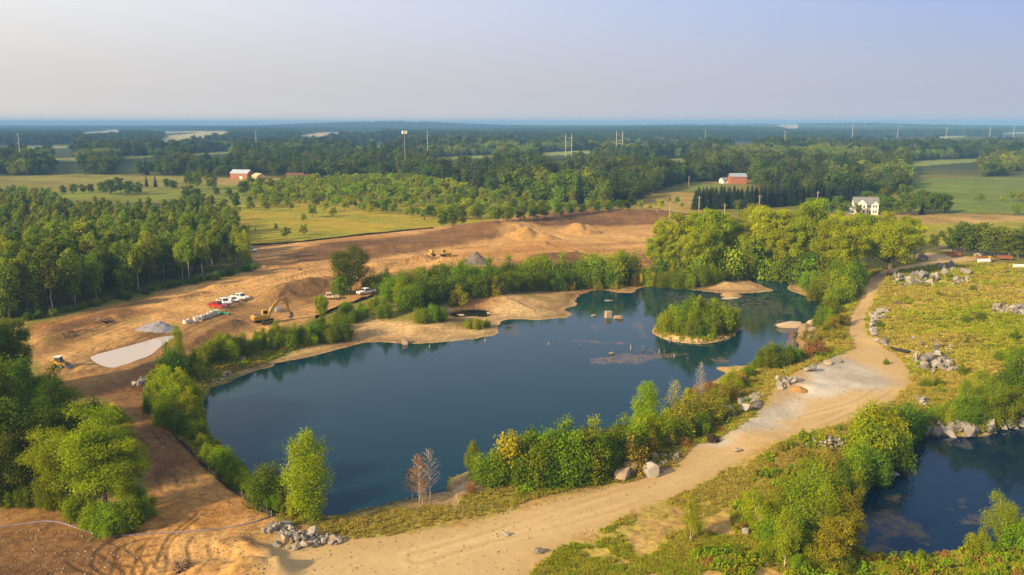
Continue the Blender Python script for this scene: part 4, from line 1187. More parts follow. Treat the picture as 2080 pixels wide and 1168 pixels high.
# ---- young trees on the left shore of the lake
plants_px('birchlime', [(318, 820, 745, 1.3), (340, 840, 742, 1.3), (332, 810, 738, 1.2), (372, 845, 752, 1.4), (395, 850, 768, 1.2), (352, 855, 765, 1.2), (360, 825, 748, 1.2), (385, 868, 785, 1.2), (325, 845, 775, 1.1)],
          'birch_tree', 'young green birch in the clump on the left shore of the lake', 'tree', 'young birches on the left shore')
plants_px('birchlime', [(362, 742, 655, .62, 'slim bright yellow green poplar standing beside the pale puddle')], 'poplar_tree', '', 'tree')
plants_px('bushdark', [(350, 760, 700, .8, 'dark bushy tree behind the young birches by the puddle'), (395, 876, 845, 1, 'small dark rounded shrub below the left shore birches'), ], 'shrub', '', 'shrub')
plants_px('birchlime', [(405, 770, 715, .8, 'small yellowish birch on the rocky spit at the lake corner')], 'birch_tree', '', 'tree')
plants_px('bush', [(375, 880, 830, 1), (400, 888, 850, 1), (412, 905, 880, .9), (350, 868, 835, 1), (330, 860, 825, 1), (310, 835, 800, 1), (305, 815, 780, .9)], 'shrub', 'green shrub at the foot of the left shore birches', 'shrub', 'shrubs under the left shore birches')
plants_px('bush', [(425, 930, 900), (440, 945, 912), (455, 955, 905, 1.1), (468, 968, 925), (480, 980, 935, 1.1), (495, 992, 955), (508, 1000, 960), (445, 930, 905), (470, 948, 922), (520, 1010, 975), (556, 1035, 1000), (575, 1040, 1005)],
          'shrub', 'green shrub on the steep bank between silt fence and lake', 'shrub', 'shrubs on the left bank')
plants_px('bushdark', [(542, 1020, 940, .95, 'dark green bushy tree left of the tall lime poplar by the water')], 'small_tree', '', 'tree')
plants_px('poplar', [(628, 1053, 868, 1.0, 'tall bright lime poplar standing alone at the near corner of the lake')], 'poplar_tree', '', 'tree')
plants_px('goldlime', [(598, 1045, 1000, .8, 'small yellow green shrub at the foot of the tall lime poplar')], 'shrub', '', 'shrub')

# ---- dead and dying birches by the near ledge
plants_px('barerust', [(852, 1022, 918, 1.2, 'dying birch with rusty orange leaves on the rock ledge'), (838, 1018, 945, 1.4, 'small rusty birch leaning left on the rock ledge'), (858, 1026, 972, 1.3, 'low rusty sapling in front of the dying birches')], 'birch_tree', '', 'tree')
plants_px('bare', [(873, 1018, 903, 1.1, 'leafless grey tree beside the rusty birches on the ledge')], 'bare_tree', '', 'tree')

# ---- shrub bank between the lake and the gravel road
B = 'in the shrub bank between lake and gravel road'
plants_px('birch', [(955, 968, 892, .9, 'single green sapling tree at the left end of the shrub bank')], 'sapling', '', 'tree')
plants_px('bush', [(992, 978, 915, 1.1), (1012, 972, 918, 1), (1075, 978, 895, 1), (1105, 975, 880, 1), (1140, 972, 872, 1), (1122, 962, 866, 1), (1165, 974, 884, 1), (1190, 970, 868, 1), (1215, 965, 872, 1), (1060, 962, 880, 1), (1085, 955, 872), (1236, 944, 862, 1), (1272, 926, 855, 1), (1160, 950, 862), (1205, 945, 862, 1.1), (1035, 968, 905, 1)],
          'shrub', 'leafy green shrub ' + B, 'shrub', 'shrubs in the lakeside bank')
plants_px('bushdark', [(1010, 980, 930, 1), (1130, 978, 900, 1), (1175, 972, 905, 1), (1222, 955, 880, 1), (1060, 980, 920), (1256, 942, 872, 1), (1305, 912, 858, 1), (1380, 890, 845, 1), (1420, 880, 838, 1)], 'shrub', 'dark green shrub ' + B, 'shrub', 'dark shrubs in the lakeside bank')
plants_px('goldlime', [(1038, 972, 876, .9, 'tall yellow topped shrub near the left end of the shrub bank')], 'shrub', '', 'shrub')
plants_px('bushlime', [(1310, 905, 842, 1.2), (1335, 900, 838, 1.1), (1285, 922, 850, 1.1), (1355, 895, 838, 1)], 'shrub', 'bright green sumac shrub below the lime tree in the lakeside bank', 'shrub', 'bright sumacs in the lakeside bank')
plants_px('poplar', [(1311, 880, 772, 1.0, 'bright green tree rising above the middle of the shrub bank'), (1290, 872, 808, .9, 'smaller bright green tree left of the lime tree in the shrub bank')], 'poplar_tree', '', 'tree')
plants_px('barelime', [(1368, 850, 770, 1.1, 'sparse yellow sapling beside the bright green tree in the bank')], 'sapling', '', 'tree')
plants_px('bare', [(1420, 828, 730, .8, 'pale leafless birch at the right end of the shrub bank')], 'bare_tree', '', 'tree')
plants_px('olive', [(1235, 862, 838, .8), (1385, 880, 835), (1410, 868, 825), (1440, 858, 815), (1462, 850, 812), (1350, 905, 870), (1320, 925, 890), (1285, 952, 905), (1395, 850, 815), (1430, 840, 805), (1455, 825, 790), (1480, 812, 785), (1365, 870, 830)], 'shrub', 'olive brown shrub ' + B, 'shrub', 'olive shrubs in the lakeside bank')
plants_px('goldlime', [(1397, 812, 785, .8, 'yellow leafed shrub beside the pale leafless birch')], 'shrub', '', 'shrub')
plants_px('rustbush', [(1418, 806, 782), (1440, 795, 772), (1500, 775, 752), (1555, 745, 722), (1590, 730, 705), (1650, 722, 690), (1665, 715, 690), (1225, 972, 950, .7), (1110, 985, 965, .7), (960, 1000, 975, .8), (1390, 905, 885)], 'shrub', 'low rusty brown shrub near the lake edge', 'shrub', 'rusty shrubs near the lake edge')
plants_px('bushlime', [(1487, 790, 752, 1, 'bright green round shrub on the point right of the leafless birch')], 'shrub', '', 'shrub')
plants_px('bush', [(1560, 745, 700), (1575, 742, 695, .9), (1608, 735, 700), (1622, 728, 705), (1540, 750, 722), (1520, 765, 742), (1600, 742, 712)], 'shrub', 'yellow green shrub on the point below the island', 'shrub', 'shrubs on the point')
plants_px('barerust', [(1607, 720, 672, 1.3, 'small birch with reddish twigs on the point right of the island'), (1565, 735, 690, 1.1, 'thin pale birch at the tip of the point')], 'birch_tree', '', 'tree')

# ---- the island
plants_px('bush', [(1345, 668, 640), (1365, 672, 622), (1385, 668, 618), (1400, 665, 600), (1420, 664, 610), (1440, 666, 608), (1460, 668, 612), (1478, 668, 620), (1490, 664, 630), (1378, 676, 648), (1400, 679, 650), (1424, 680, 650), (1448, 678, 646), (1468, 673, 640), (1360, 672, 650), (1410, 676, 632), (1440, 678, 635)],
          'shrub', 'green shrub on the small island in the lake', 'shrub', 'shrubs on the island')
plants_px('bushlime', [(1352, 670, 642, .8), (1412, 672, 618, .8), (1482, 672, 640, .8)], 'shrub', 'bright lime shrub on the small island in the lake', 'shrub', 'lime shrubs on the island')
plants_px('sapling', [(1364, 664, 616, .8), (1448, 662, 604, 1), (1418, 660, 600, 1)], 'sapling', 'slim sapling poking above the island shrubs', 'tree', 'saplings on the island')
plants_px('barerust', [(1456, 680, 645, 1.2, 'little rusty birch at the right side of the island')], 'birch_tree', '', 'tree')

# ---- belt of trees and shrubs behind the lake
L_ = 'in the belt between the lake beach and the dirt site'
plants_px('bush', [(770, 590, 552), (788, 585, 548), (800, 612, 562), (820, 618, 568), (842, 600, 550), (862, 596, 545), (905, 582, 535), (930, 590, 535), (958, 584, 534), (985, 584, 530), (1010, 584, 538), (1040, 580, 526), (1066, 582, 533), (1095, 578, 521), (1120, 580, 527), (1150, 578, 521), (1180, 580, 523), (1212, 578, 517), (1246, 575, 512), (1272, 570, 512), (880, 592, 540)],
          'shrub', 'rounded green shrub ' + L_, 'shrub', 'green shrubs in the lake belt')
plants_px('bushdark', [(830, 628, 575), (855, 620, 570), (885, 612, 560), (912, 606, 558), (945, 600, 556), (975, 598, 555), (1005, 594, 555), (1030, 592, 552), (1060, 590, 550), (1090, 588, 548), (1125, 588, 550), (1160, 586, 548), (1200, 584, 545), (815, 600, 550), (1240, 582, 540)],
          'shrub', 'dark green shrub ' + L_, 'shrub', 'dark shrubs in the lake belt')
plants_px('lime', [(850, 590, 540, .8), (900, 578, 533, .8), (940, 575, 526, .8), (1075, 572, 520, .8), (1100, 570, 512, .8), (1260, 566, 505, .8), (1205, 570, 512, .8)], 'small_tree', 'bright green small tree ' + L_, 'tree', 'bright trees in the lake belt')
plants_px('bush', [(880, 652, 615, .9), (855, 655, 625, .9), (780, 645, 608), (735, 645, 615), (760, 628, 600), (720, 655, 628), (690, 655, 630), (900, 650, 622, .8), (705, 640, 612)], 'shrub', 'green shrub on the grassy slope right of the parked white pickup', 'shrub', 'shrubs on the slope')
plants_px('olive', [(1010, 598, 575), (1045, 592, 578), (930, 620, 592), (1160, 590, 575), (1290, 580, 560), (1310, 578, 556), (1335, 580, 555), (1360, 580, 558), (1390, 582, 560), (1420, 580, 560), (1450, 572, 553), (1075, 590, 572), (1120, 590, 575), (1215, 588, 572), (1250, 586, 570)], 'shrub', 'olive marsh shrub along the back of the lake beach', 'shrub', 'marsh shrubs behind the beach')
plants_px('limebig', [(654, 655, 598, .55, 'bright lime tree in front of the tan pickup')], 'lime_tree', '', 'tree')
plants_px('bush', [(640, 690, 650), (662, 692, 655), (690, 688, 640), (672, 695, 665), (700, 690, 665), (618, 696, 660), (600, 696, 662), (582, 702, 660), (540, 705, 665), (524, 708, 672), (498, 716, 682), (482, 722, 680), (455, 728, 688), (436, 732, 690), (412, 738, 700), (392, 745, 712), (470, 715, 678), (560, 706, 678), (650, 670, 640), (685, 672, 645)],
          'shrub', 'green shrub in the belt below the excavator', 'shrub', 'shrubs below the excavator')
plants_px('bushlime', [(446, 720, 676, .9), (675, 690, 660), (705, 692, 672), (470, 730, 695), (630, 700, 672)], 'shrub', 'bright green shrub in the belt below the excavator', 'shrub', 'bright shrubs below the excavator')
plants_px('birchlime', [(562, 704, 650, 1.1, 'pale stemmed birch in the belt right of the excavator tracks'), (425, 735, 690, .8, 'thin birch at the left end of the belt below the excavator')], 'birch_tree', '', 'tree')
plants_px('oak', [(712, 592, 499, 1.05, 'big dark green oak standing alone by the parked white pickup')], 'oak_tree', '', 'tree')
plants_px('bushmid', [(690, 598, 560, .8, 'yellow green bush under the left side of the lone oak'), (745, 588, 560, .8, 'dark bush under the right side of the lone oak')], 'shrub', '', 'shrub')
plants_px('bushlime', [(950, 666, 648, 1), (970, 668, 645, 1.1), (988, 664, 648, 1)], 'shrub', 'low bright green shrub on the sandy spit of the beach', 'shrub', 'shrubs on the sandy spit')

# ---- cottonwoods at the far right end of the lake
C_ = 'lime green cottonwood in the stand right of the dirt site'
plants_px('lime', [(1325, 552, 478, .9), (1350, 548, 458, .9), (1345, 525, 440), (1380, 545, 432), (1412, 535, 426), (1440, 550, 420, .9), (1465, 535, 428), (1400, 562, 470, .9), (1430, 560, 452, .9), (1338, 562, 500, .8), (1360, 565, 490, .8),
                   (1541, 550, 413, .85), (1528, 530, 412, .9), (1572, 545, 418), (1602, 540, 430), (1628, 548, 422), (1590, 562, 452, .9), (1560, 558, 462, .8), (1655, 540, 404, .9), (1642, 552, 412, .9), (1690, 548, 430, .9), (1720, 552, 434), (1750, 556, 430), (1702, 580, 462, .9),
                   (1680, 562, 442), (1728, 572, 455, .8), (1772, 526, 436), (1835, 535, 436), (1856, 528, 442, .8), (1800, 516, 424, .8), (1500, 545, 452, .7), (1480, 540, 436, .8), (1610, 560, 448, .8)],
          'cottonwood_tree', C_, 'tree', 'cottonwoods beyond the lake')
plants_px('limebig', [(1803, 562, 447, 1.05, 'broad cottonwood with a short thick trunk beside the gravel road bend')], 'cottonwood_tree', '', 'tree')
plants_px('bushmid', [(1480, 566, 500, .9), (1500, 555, 480), (1515, 560, 490, .9), (1460, 562, 505), (1545, 566, 520), (1580, 570, 525), (1615, 572, 525), (1640, 575, 520), (1420, 568, 520), (1380, 570, 525), (1350, 570, 530), (1530, 560, 505), (1660, 572, 515), (1690, 575, 520)], 'shrub', 'dark shrub filling the gaps under the cottonwoods', 'shrub', 'shrubs under the cottonwoods')
plants_px('birchlime', [(1518, 568, 478, .8, 'thin pale stemmed birch in front of the dark gap in the cottonwoods')], 'birch_tree', '', 'tree')
plants_px('birch', [(1694, 590, 520, .9, 'pair of white birch trunks at the right end of the lake')], 'birch_tree', '', 'tree')
plants_px('bush', [(1300, 578, 548), (1320, 580, 545), (1345, 582, 552), (1375, 584, 548), (1400, 584, 552), (1425, 580, 540), (1450, 572, 540), (1475, 570, 548), (1500, 568, 550), (1525, 560, 542), (1560, 556, 535), (1590, 558, 538), (1620, 566, 540)], 'shrub', 'yellow green shrub along the far shore below the cottonwoods', 'shrub', 'shrubs on the far shore')
plants_px('gold', [(1363, 572, 530, .5), (1428, 570, 535, .6), (1302, 582, 556, .6)], 'sapling', 'slim golden sapling among the far shore shrubs', 'tree', 'golden saplings on the far shore')
plants_px('bush', [(1648, 592, 548), (1665, 600, 552), (1682, 610, 560), (1655, 612, 575), (1700, 612, 552), (1715, 600, 535), (1728, 580, 525), (1736, 570, 520), (1692, 625, 585), (1682, 640, 602), (1672, 650, 622), (1696, 640, 606), (1704, 618, 568), (1660, 665, 640), (1690, 660, 632), (1680, 680, 655)], 'shrub', 'green shrub on the strip between lake and gravel road', 'shrub', 'shrubs between lake and road')
plants_px('bushlime', [(1712, 586, 525, .9), (1718, 605, 555, .8), (1700, 595, 540, .9)], 'shrub', 'bright green shrub on the strip between lake and gravel road', 'shrub', 'bright shrubs between lake and road')
plants_px('olive', [(1690, 672, 645), (1710, 660, 635), (1670, 690, 668), (1650, 700, 680), (1700, 690, 668), (1640, 690, 670)], 'shrub', 'olive weed shrub beside the bare rocks at the right shore', 'shrub', 'olive shrubs on the right shore')

# ---- round the right pond
plants_px('birch', [(1600, 1090, 936, 1.2, 'tall green birch rising above the pond side thicket'), (1640, 1085, 955, 1.1, 'green birch right of the tallest thicket birch'), (1592, 1155, 1030, 1.0, 'birch with three white trunks at the bottom border')], 'birch_tree', '', 'tree')
plants_px('birchlime', [(1548, 1082, 992, 1.3, 'bright green young tree on the road side of the pond thicket'), (1405, 1102, 1003, .8, 'slim bright sapling standing alone on the dry grass')], 'birch_tree', '', 'tree')
plants_px('pondolive', [(1688, 1150, 1035, 1.0), (1714, 1120, 985, .8)], 'small_tree', 'yellow olive tree leaning over the near left corner of the pond', 'tree', 'yellow olive trees by the pond')
plants_px('bush', [(1570, 1110, 1050), (1620, 1120, 1050), (1650, 1130, 1070), (1670, 1110, 1040), (1660, 1060, 985), (1690, 1040, 965), (1625, 1060, 985), (1580, 1070, 1010), (1650, 1150, 1100), (1710, 1160, 1110), (1560, 1140, 1090), (1620, 1165, 1120), (1680, 1075, 1010), (1700, 1000, 940), (1730, 985, 915), (1720, 1010, 955)], 'shrub', 'green shrub in the thicket left of the pond', 'shrub', 'shrubs in the pond thicket')
plants_px('bushlime', [(1765, 935, 845), (1785, 915, 820), (1760, 905, 828), (1800, 930, 850), (1745, 950, 890)], 'shrub', 'bright yellow green shrub between gravel road and pond', 'shrub', 'bright shrubs by the pond')
plants_px('bushdark', [(1830, 890, 818, 1), (1812, 905, 825, 1), (1850, 878, 825, 1), (1795, 950, 868, 1), (1770, 975, 905, 1)], 'shrub', 'dark green shrub between gravel road and pond', 'shrub', 'dark shrubs by the pond')
plants_px('olive', [(1650, 955, 920), (1672, 965, 925, 1.1), (1700, 960, 922), (1630, 965, 935), (1690, 980, 940)], 'shrub', 'orange tinged shrub above the pond thicket', 'shrub', 'orange shrubs above the pond thicket')
plants_px('birch', [(2035, 1120, 1008, 1.1, 'green birch with twin pale tops on the near pond shore')], 'birch_tree', '', 'tree')
plants_px('bush', [(1985, 1124, 1068, .9), (2065, 1122, 1045), (2090, 1120, 1040), (1870, 1140, 1112, .8), (2010, 1130, 1095), (1790, 1142, 1118, .7)], 'shrub', 'green shrub on the near shore of the pond', 'shrub', 'shrubs on the near pond shore')
plants_px('birch', [(1960, 850, 772, 1.2), (1990, 848, 765, 1.2), (2020, 848, 755, 1.2), (2048, 842, 735, 1.2), (2076, 838, 712, 1.2), (2110, 838, 700, 1.2), (2072, 855, 775, 1)], 'birch_tree', 'green birch in the dark clump beyond the pond', 'tree', 'birches beyond the pond')
plants_px('bush', [(1925, 855, 812), (1945, 858, 805), (1975, 860, 810), (2005, 860, 805), (2035, 858, 800), (1900, 850, 822), (2065, 740, 705), (2078, 760, 720), (2030, 735, 712)], 'shrub', 'green shrub on the bank beyond the pond', 'shrub', 'shrubs on the bank beyond the pond')
plants_px('bush', [(1955, 762, 738, .9), (1880, 790, 768), (1905, 785, 765), (1870, 745, 730), (1990, 650, 632), (1960, 655, 638), (2000, 780, 755), (1975, 590, 578), (1920, 558, 545), (1905, 600, 590), (1840, 612, 600), (2060, 690, 670), (1785, 665, 650), (1800, 740, 728)], 'shrub', 'small green shrub on the rough ground right of the road', 'shrub', 'shrubs on the rough ground')

# ---- trees beyond the top of the gravel road and round the farmhouse
plants_px('midoak', [(1958, 518, 446), (1935, 515, 458), (1985, 520, 452), (2020, 522, 455), (2048, 524, 458), (2072, 520, 462), (1895, 508, 474, .8), (2100, 520, 450)], 'oak_tree', 'dark rounded oak at the top end of the gravel road', 'tree', 'oaks at the road end')
plants_px('midoak', [(1797, 436, 396), (1820, 436, 402), (1782, 430, 392), (1855, 432, 388), (1880, 434, 386), (1900, 434, 388), (1918, 432, 390), (1845, 438, 395), (1645, 432, 398), (1670, 434, 402), (1690, 436, 405), (1715, 436, 408), (1700, 425, 395), (1500, 430, 405), (1760, 420, 385), (1800, 418, 378), (1835, 415, 372)], 'oak_tree', 'dark oak in the trees round the white farmhouse', 'tree', 'oaks round the farmhouse')
plants_px('spruce', [(1872, 436, 408, .9, 'grey blue spruce in front of the oaks right of the farmhouse')], 'spruce_tree', '', 'tree')
plants_px('midoak', [(1742, 438, 412, .8, 'small reddish tree in front of the white farmhouse')], 'small_tree', '', 'tree')
row = []
for k, (x0, y0, x1, y1, n, hh) in enumerate([(1408, 424, 1530, 424, 17, 42), (1530, 424, 1660, 414, 16, 42), (1660, 414, 1760, 408, 12, 38), (1412, 416, 1540, 416, 14, 38), (1540, 416, 1690, 408, 14, 36)]):
    for i in range(n):
        t = (i + .5) / n
        row.append((x0 + (x1 - x0) * t + rng.normal() * 1.2, y0 + (y1 - y0) * t + rng.normal() * .6, y0 + (y1 - y0) * t - hh + rng.normal() * 2, 1.05))
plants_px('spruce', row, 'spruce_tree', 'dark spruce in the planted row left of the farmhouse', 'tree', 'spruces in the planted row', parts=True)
plants_px('scrubtree', [(1992, 412, 392), (2055, 408, 388), (2072, 410, 386), (1985, 434, 420, .7), (2062, 436, 412, .9), (1980, 408, 396), (2090, 412, 385), (2035, 412, 396), (1340, 432, 405, .9), (1384, 424, 410), (1375, 415, 398), (1320, 425, 412), (1300, 424, 405), (1420, 395, 385), (1360, 412, 400)], 'scrub_tree', 'lone round bush tree in the open fields on the right', 'tree', 'bush trees in the right fields', parts=False)

# ---- open meadow and the scrubby old orchard behind it
M_ = [(582, 487, 459, 1), (617, 478, 454, .9), (617, 450, 432, .8), (635, 442, 414, 1), (677, 440, 419, .9), (561, 468, 452, .6), (505, 470, 457, .5), (660, 431, 408, 1), (592, 428, 411, .9), (539, 430, 405, 1), (509, 427, 405, 1), (486, 434, 418, .8), (752, 434, 412, .8), (768, 428, 404, 1), (778, 434, 416, .7), (700, 428, 405, 1), (862, 450, 440, .8), (519, 471, 462, .5)]
plants_px('scrubtree', M_, 'scrub_tree', 'small lone tree out on the yellow meadow', 'tree', 'lone trees on the meadow')
plants_px('midoak', [(920, 460, 420, .95), (900, 462, 428, .9), (938, 458, 424, .9), (1030, 450, 416), (1012, 452, 420), (1058, 448, 416), (1105, 444, 410), (1085, 446, 415), (1135, 440, 410), (1212, 432, 408, .9), (1258, 430, 408), (1238, 430, 410), (1182, 434, 412), (1275, 430, 410), (1160, 436, 412)], 'oak_tree', 'dark oak where the meadow scrub meets the dirt bank', 'tree', 'oaks along the dirt bank')
ORCH = PP([(488, 405), (560, 380), (640, 372), (720, 366), (860, 372), (960, 386), (1040, 404), (1180, 422), (1285, 430), (1270, 436), (1180, 436), (1100, 446), (1000, 454), (890, 455), (800, 445), (700, 431), (600, 422), (520, 424)])
ox, oy = jitter_in(ORCH, 8.3, 21)
k = np.abs(ox / oy) < .8
ox, oy = ox[k], oy[k]
oz = terrain(ox, oy)
o_ord = np.argsort(np.hypot(ox, oy))
dens = fbm(ox, oy, 50, 3, 311)
cnt = 0; ex = []
for i in o_ord:
    if dens[i] < -.3 + .5 * sstep(12, 0, np.array([-sdist(ORCH, [ox[i]], [oy[i]], 50)[0]]))[0] - .10:
        continue
    pxx = px_of(ox[i], oy[i], oz[i])[0]
    h = 4.8 + 1.5 * rng.normal() + 1.2 * max(0, (np.hypot(ox[i], oy[i]) - 480) / 250)
    if cnt < 255:
        side = 'left' if pxx < 720 else ('middle' if pxx < 920 else 'right')
        dark = rng.random() < .10
        if dark:
            plant('midoak', ox[i], oy[i], oz[i], h * 1.15, 'oak_tree', 'dark oak standing in the %s part of the lime green scrub' % side, 'tree', 'oaks in the %s scrub' % side, parts=False)
        else:
            plant('scrubtree', ox[i], oy[i], oz[i], max(4, h), 'scrub_tree', 'lime green scrub tree in the %s part of the scrub behind the meadow' % side, 'tree', 'scrub trees in the %s' % side, parts=False)
        cnt += 1
    else:
        ex.append((ox[i], oy[i], oz[i]))
if ex:
    ex = np.array(ex)
    scatter('far_scrub', KINDS['scrubtree'], ex, 1.0 + .2 * rng.normal(size=len(ex)), (rng.random(len(ex)) * 4).astype(int), 'mass of low green scrub trees behind the meadow')
plants_px('midoak', [(245, 393, 360), (225, 396, 362), (262, 396, 366), (280, 396, 370), (208, 394, 368), (150, 394, 372), (170, 393, 374), (185, 392, 372), (130, 395, 376), (400, 384, 345), (432, 386, 352), (384, 378, 348), (512, 392, 358), (530, 386, 358), (548, 390, 362), (495, 396, 365), (340, 382, 362), (355, 384, 366), (382, 408, 374), (400, 412, 380), (350, 384, 364)], 'oak_tree', 'dark tree in the hedges between the left background fields', 'tree', 'hedge trees between the left fields', parts=False)
plants_px('midoak', [(480, 424, 390, .8), (455, 424, 402), (430, 420, 396), (465, 400, 380), (440, 398, 378), (410, 418, 392)], 'oak_tree', 'bushy tree behind the far end of the dense wood', 'tree', 'trees behind the dense wood', parts=False)
plants_px('spruce', [(298, 379, 357, .9), (316, 380, 356, .9)], 'spruce_tree', 'dark cone shaped spruce in the left background field', 'tree', 'pair of spruces in the left field', parts=False)
plants_px('bushmid', [(20, 396, 378), (45, 398, 376), (70, 400, 380), (95, 396, 380), (10, 404, 386), (60, 408, 388), (110, 404, 388), (30, 412, 392), (85, 412, 392), (-20, 405, 380)], 'shrub', 'bush in the thicket at the left border behind the wood', 'shrub', 'bushes behind the wood at left', parts=False)
plants_px('deadgrey', [(775, 348, 320, 1.3), (785, 348, 320, 1.2), (770, 348, 322, 1.2), (1040, 362, 340, 1), (1030, 362, 342, 1), (1050, 364, 338, 1), (1072, 366, 345, 1)], 'bare_tree', 'bare grey dead tree among the background woods', 'tree', 'dead trees in the background woods', parts=False)

# ---- the wide woods to the horizon: the nearest ones are trees of their own, the rest one mass
FARW = PP([(-500, 357), (0, 357), (370, 358), (480, 362), (560, 361), (700, 366), (790, 366), (860, 374), (960, 388), (1040, 406), (1120, 415), (1190, 421), (1325, 419), (1331, 390), (1400, 370), (1500, 370), (1560, 392), (1620, 398), (1700, 402), (1838, 392), (1850, 366), (1900, 361), (2080, 360), (2600, 361)])
FARW = np.vstack([FARW, [[9000, 9500], [-9000, 9500]]])
B_SPOTS = [(490, 360, 60, 16), (535, 358, 40, 14), (600, 362, 40, 16), (1125, 376, 40, 14), (1497, 366, 50, 14), (1605, 346, 40, 8), (1705, 346, 40, 8), (1620, 362, 90, 8), (1950, 308, 40, 6), (1998, 312, 10, 4), (2022, 313, 12, 4)]


def not_field(x, y):
    k = np.ones(len(x), bool)
    zt = LAND + 15.0
    f = (CAMZ - LAND) / (CAMZ - zt)          # where the line of sight over a treetop meets the ground
    for poly, c in FIELDS:
        k &= sdist(poly, x, y, 10) > 0
        far = np.hypot(x, y) > 750
        if poly[:, 1].max() > 750:
            for q in (.2, .4, .6, .8, 1.0):
                g_ = 1 + (f - 1) * q
                k &= ~(far & (sdist(poly, x * g_, y * g_, 10) < 0))
    return k


pts = []
for r0, r1, sp in ((380, 1100, 8.5), (1100, 1900, 11), (1900, 3400, 15), (3400, 6000, 26), (6000, 12500, 48)):
    half = r1 * .80
    X, Y = np.meshgrid(np.arange(-half, half, sp), np.arange(r0 * .78, r1, sp * .87))
    x = (X + rng.normal(size=X.shape) * sp * .3).ravel(); y = (Y + rng.normal(size=X.shape) * sp * .3).ravel()
    r = np.hypot(x, y)
    k = (r >= r0) & (r < r1) & (np.abs(x / y) < .86)
    x, y, r = x[k], y[k], r[k]
    k = (sdist(FARW, x, y, 10) < 0) if r1 < 9000 else np.ones(len(x), bool)
    k &= not_field(x, y)
    k &= fbm(x, y, 260, 3, 321) > (-.36 if r1 < 1500 else -.42)
    if r0 > 1500:
        k &= fbm(x * .5, y, 900, 3, 322) > -.24
    x, y = x[k], y[k]
    pts.append(np.stack([x, y, np.full(len(x), sp)], 1))
pts = np.vstack(pts)
# keep clearings in front of the far buildings
keep = np.ones(len(pts), bool)
for (bx, by, hw, hd) in B_SPOTS:
    c = P(bx, by + 2, LAND); x1, _ = P(bx + hw * .62, by + 2, LAND); dpt = abs(P(bx, by - 3)[1] - c[1])
    w = abs(x1 - c[0])
    keep &= ~((np.abs(pts[:, 0] - c[0] * pts[:, 1] / c[1]) < w) & (pts[:, 1] > c[1] - 75) & (pts[:, 1] < c[1] + 14))
pts = pts[keep]
pz = terrain(pts[:, 0], pts[:, 1])
o = np.argsort(np.hypot(pts[:, 0], pts[:, 1]))
n_ind = 280
hs = (.95 + .26 * rng.normal(size=len(pts)) + .28 * fbm(pts[:, 0], pts[:, 1], 120, 2, 331)).clip(.55, 1.6)
for i in o[:n_ind]:
    pxx = px_of(pts[i, 0], pts[i, 1], pz[i])[0]
    where = 'behind the far left fields' if pxx < 480 else 'behind the lime scrub' if pxx < 1000 else 'behind the curve of the paved road' if pxx < 1340 else 'behind the spruce row' if pxx < 1840 else 'behind the right hand field'
    isp = rng.random() > .87
    lt = fbm([pts[i, 0]], [pts[i, 1]], 170, 3, 341)[0] > .15
    plant('spruce' if isp else 'farlight' if lt else 'farleaf', pts[i, 0], pts[i, 1], pz[i] - .3, 14 * hs[i], 'spruce_tree' if isp else 'broadleaf_tree', ('dark spruce' if isp else 'dark green tree') + ' at the front of the woods ' + where, 'tree', ('front spruces of the woods ' if isp else 'front trees of the woods ') + where, parts=False, wscale=.95)
o = o[n_ind:]
sp = pts[o, 2]
scl = hs[o] * np.clip(sp / 9.5, .9, 3.0)
scl = np.minimum(scl, 1.55)
nk = len(KINDS['farleaf'])
pid = (rng.random(len(o)) * nk).astype(int)
pid = np.where((rng.random(len(o)) < .10) & (sp < 20), nk + (rng.random(len(o)) * 2).astype(int), pid)
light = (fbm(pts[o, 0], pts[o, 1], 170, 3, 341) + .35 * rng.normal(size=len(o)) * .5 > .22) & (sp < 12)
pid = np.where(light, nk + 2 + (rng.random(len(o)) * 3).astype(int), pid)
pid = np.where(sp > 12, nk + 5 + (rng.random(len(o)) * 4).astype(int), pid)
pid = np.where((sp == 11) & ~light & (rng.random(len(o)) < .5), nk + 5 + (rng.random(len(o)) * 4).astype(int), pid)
flat = np.where(sp > 15, -.25, -.02)
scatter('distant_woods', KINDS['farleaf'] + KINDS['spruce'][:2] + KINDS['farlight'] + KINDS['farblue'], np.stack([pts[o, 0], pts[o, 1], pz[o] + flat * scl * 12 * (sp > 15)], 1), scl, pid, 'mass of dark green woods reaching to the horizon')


# ---- grasses, weeds and ground cover near the camera
def cover_points(n, box, seed, zlim=.12):
    rg = np.random.default_rng(seed)
    u = rg.random(n) * (box[2] - box[0]) + box[0]; v = rg.random(n) * (box[3] - box[1]) + box[1]
    dx = (u - 1040) / FPX; q = -(v - 584) / FPX
    dy = UPV[1] * q + FWD[1]; dz = UPV[2] * q + FWD[2]
    t = (2.4 - CAMZ) / dz
    x, y = dx * t, dy * t
    z, c, g, info = terrain(x, y, True)
    return x, y, z, g, info, rg


x, y, z, g, info, rg = cover_points(230000, (-60, 520, 2140, 1200), 51)
pt = fbm(x, y, 9, 4, 401); big = fbm(x, y, 30, 3, 402)
fringe = (np.minimum(info['lake'], info['pond']) < 15) & (info['beach'] > 1) & (info['site'] > .5) & (info['road'] > .5)
isle = info['isle'] < -2.5
nearbank = (y < 128) & (x < 0) & (x > -40)
fringe &= info['ledge'] > 0
ok = (z > .15) & (((g > .25) & (rg.random(len(x)) < (.25 + .6 * g) * (1 + .5 * pt))) | (fringe & (rg.random(len(x)) < .8)) | (isle & (rg.random(len(x)) < .6)))
ok &= ~(nearbank & (rg.random(len(x)) < .72))
x, y, z, pt, big = x[ok], y[ok], z[ok], pt[ok], big[ok]
tone = .5 + .30 * nearbank[ok] + .3 * sstep(16, 2, info['road'][ok]) * (np.hypot(x, y) < 175) + pt * .7 + big * .7 + rg.normal(size=len(x)) * .16
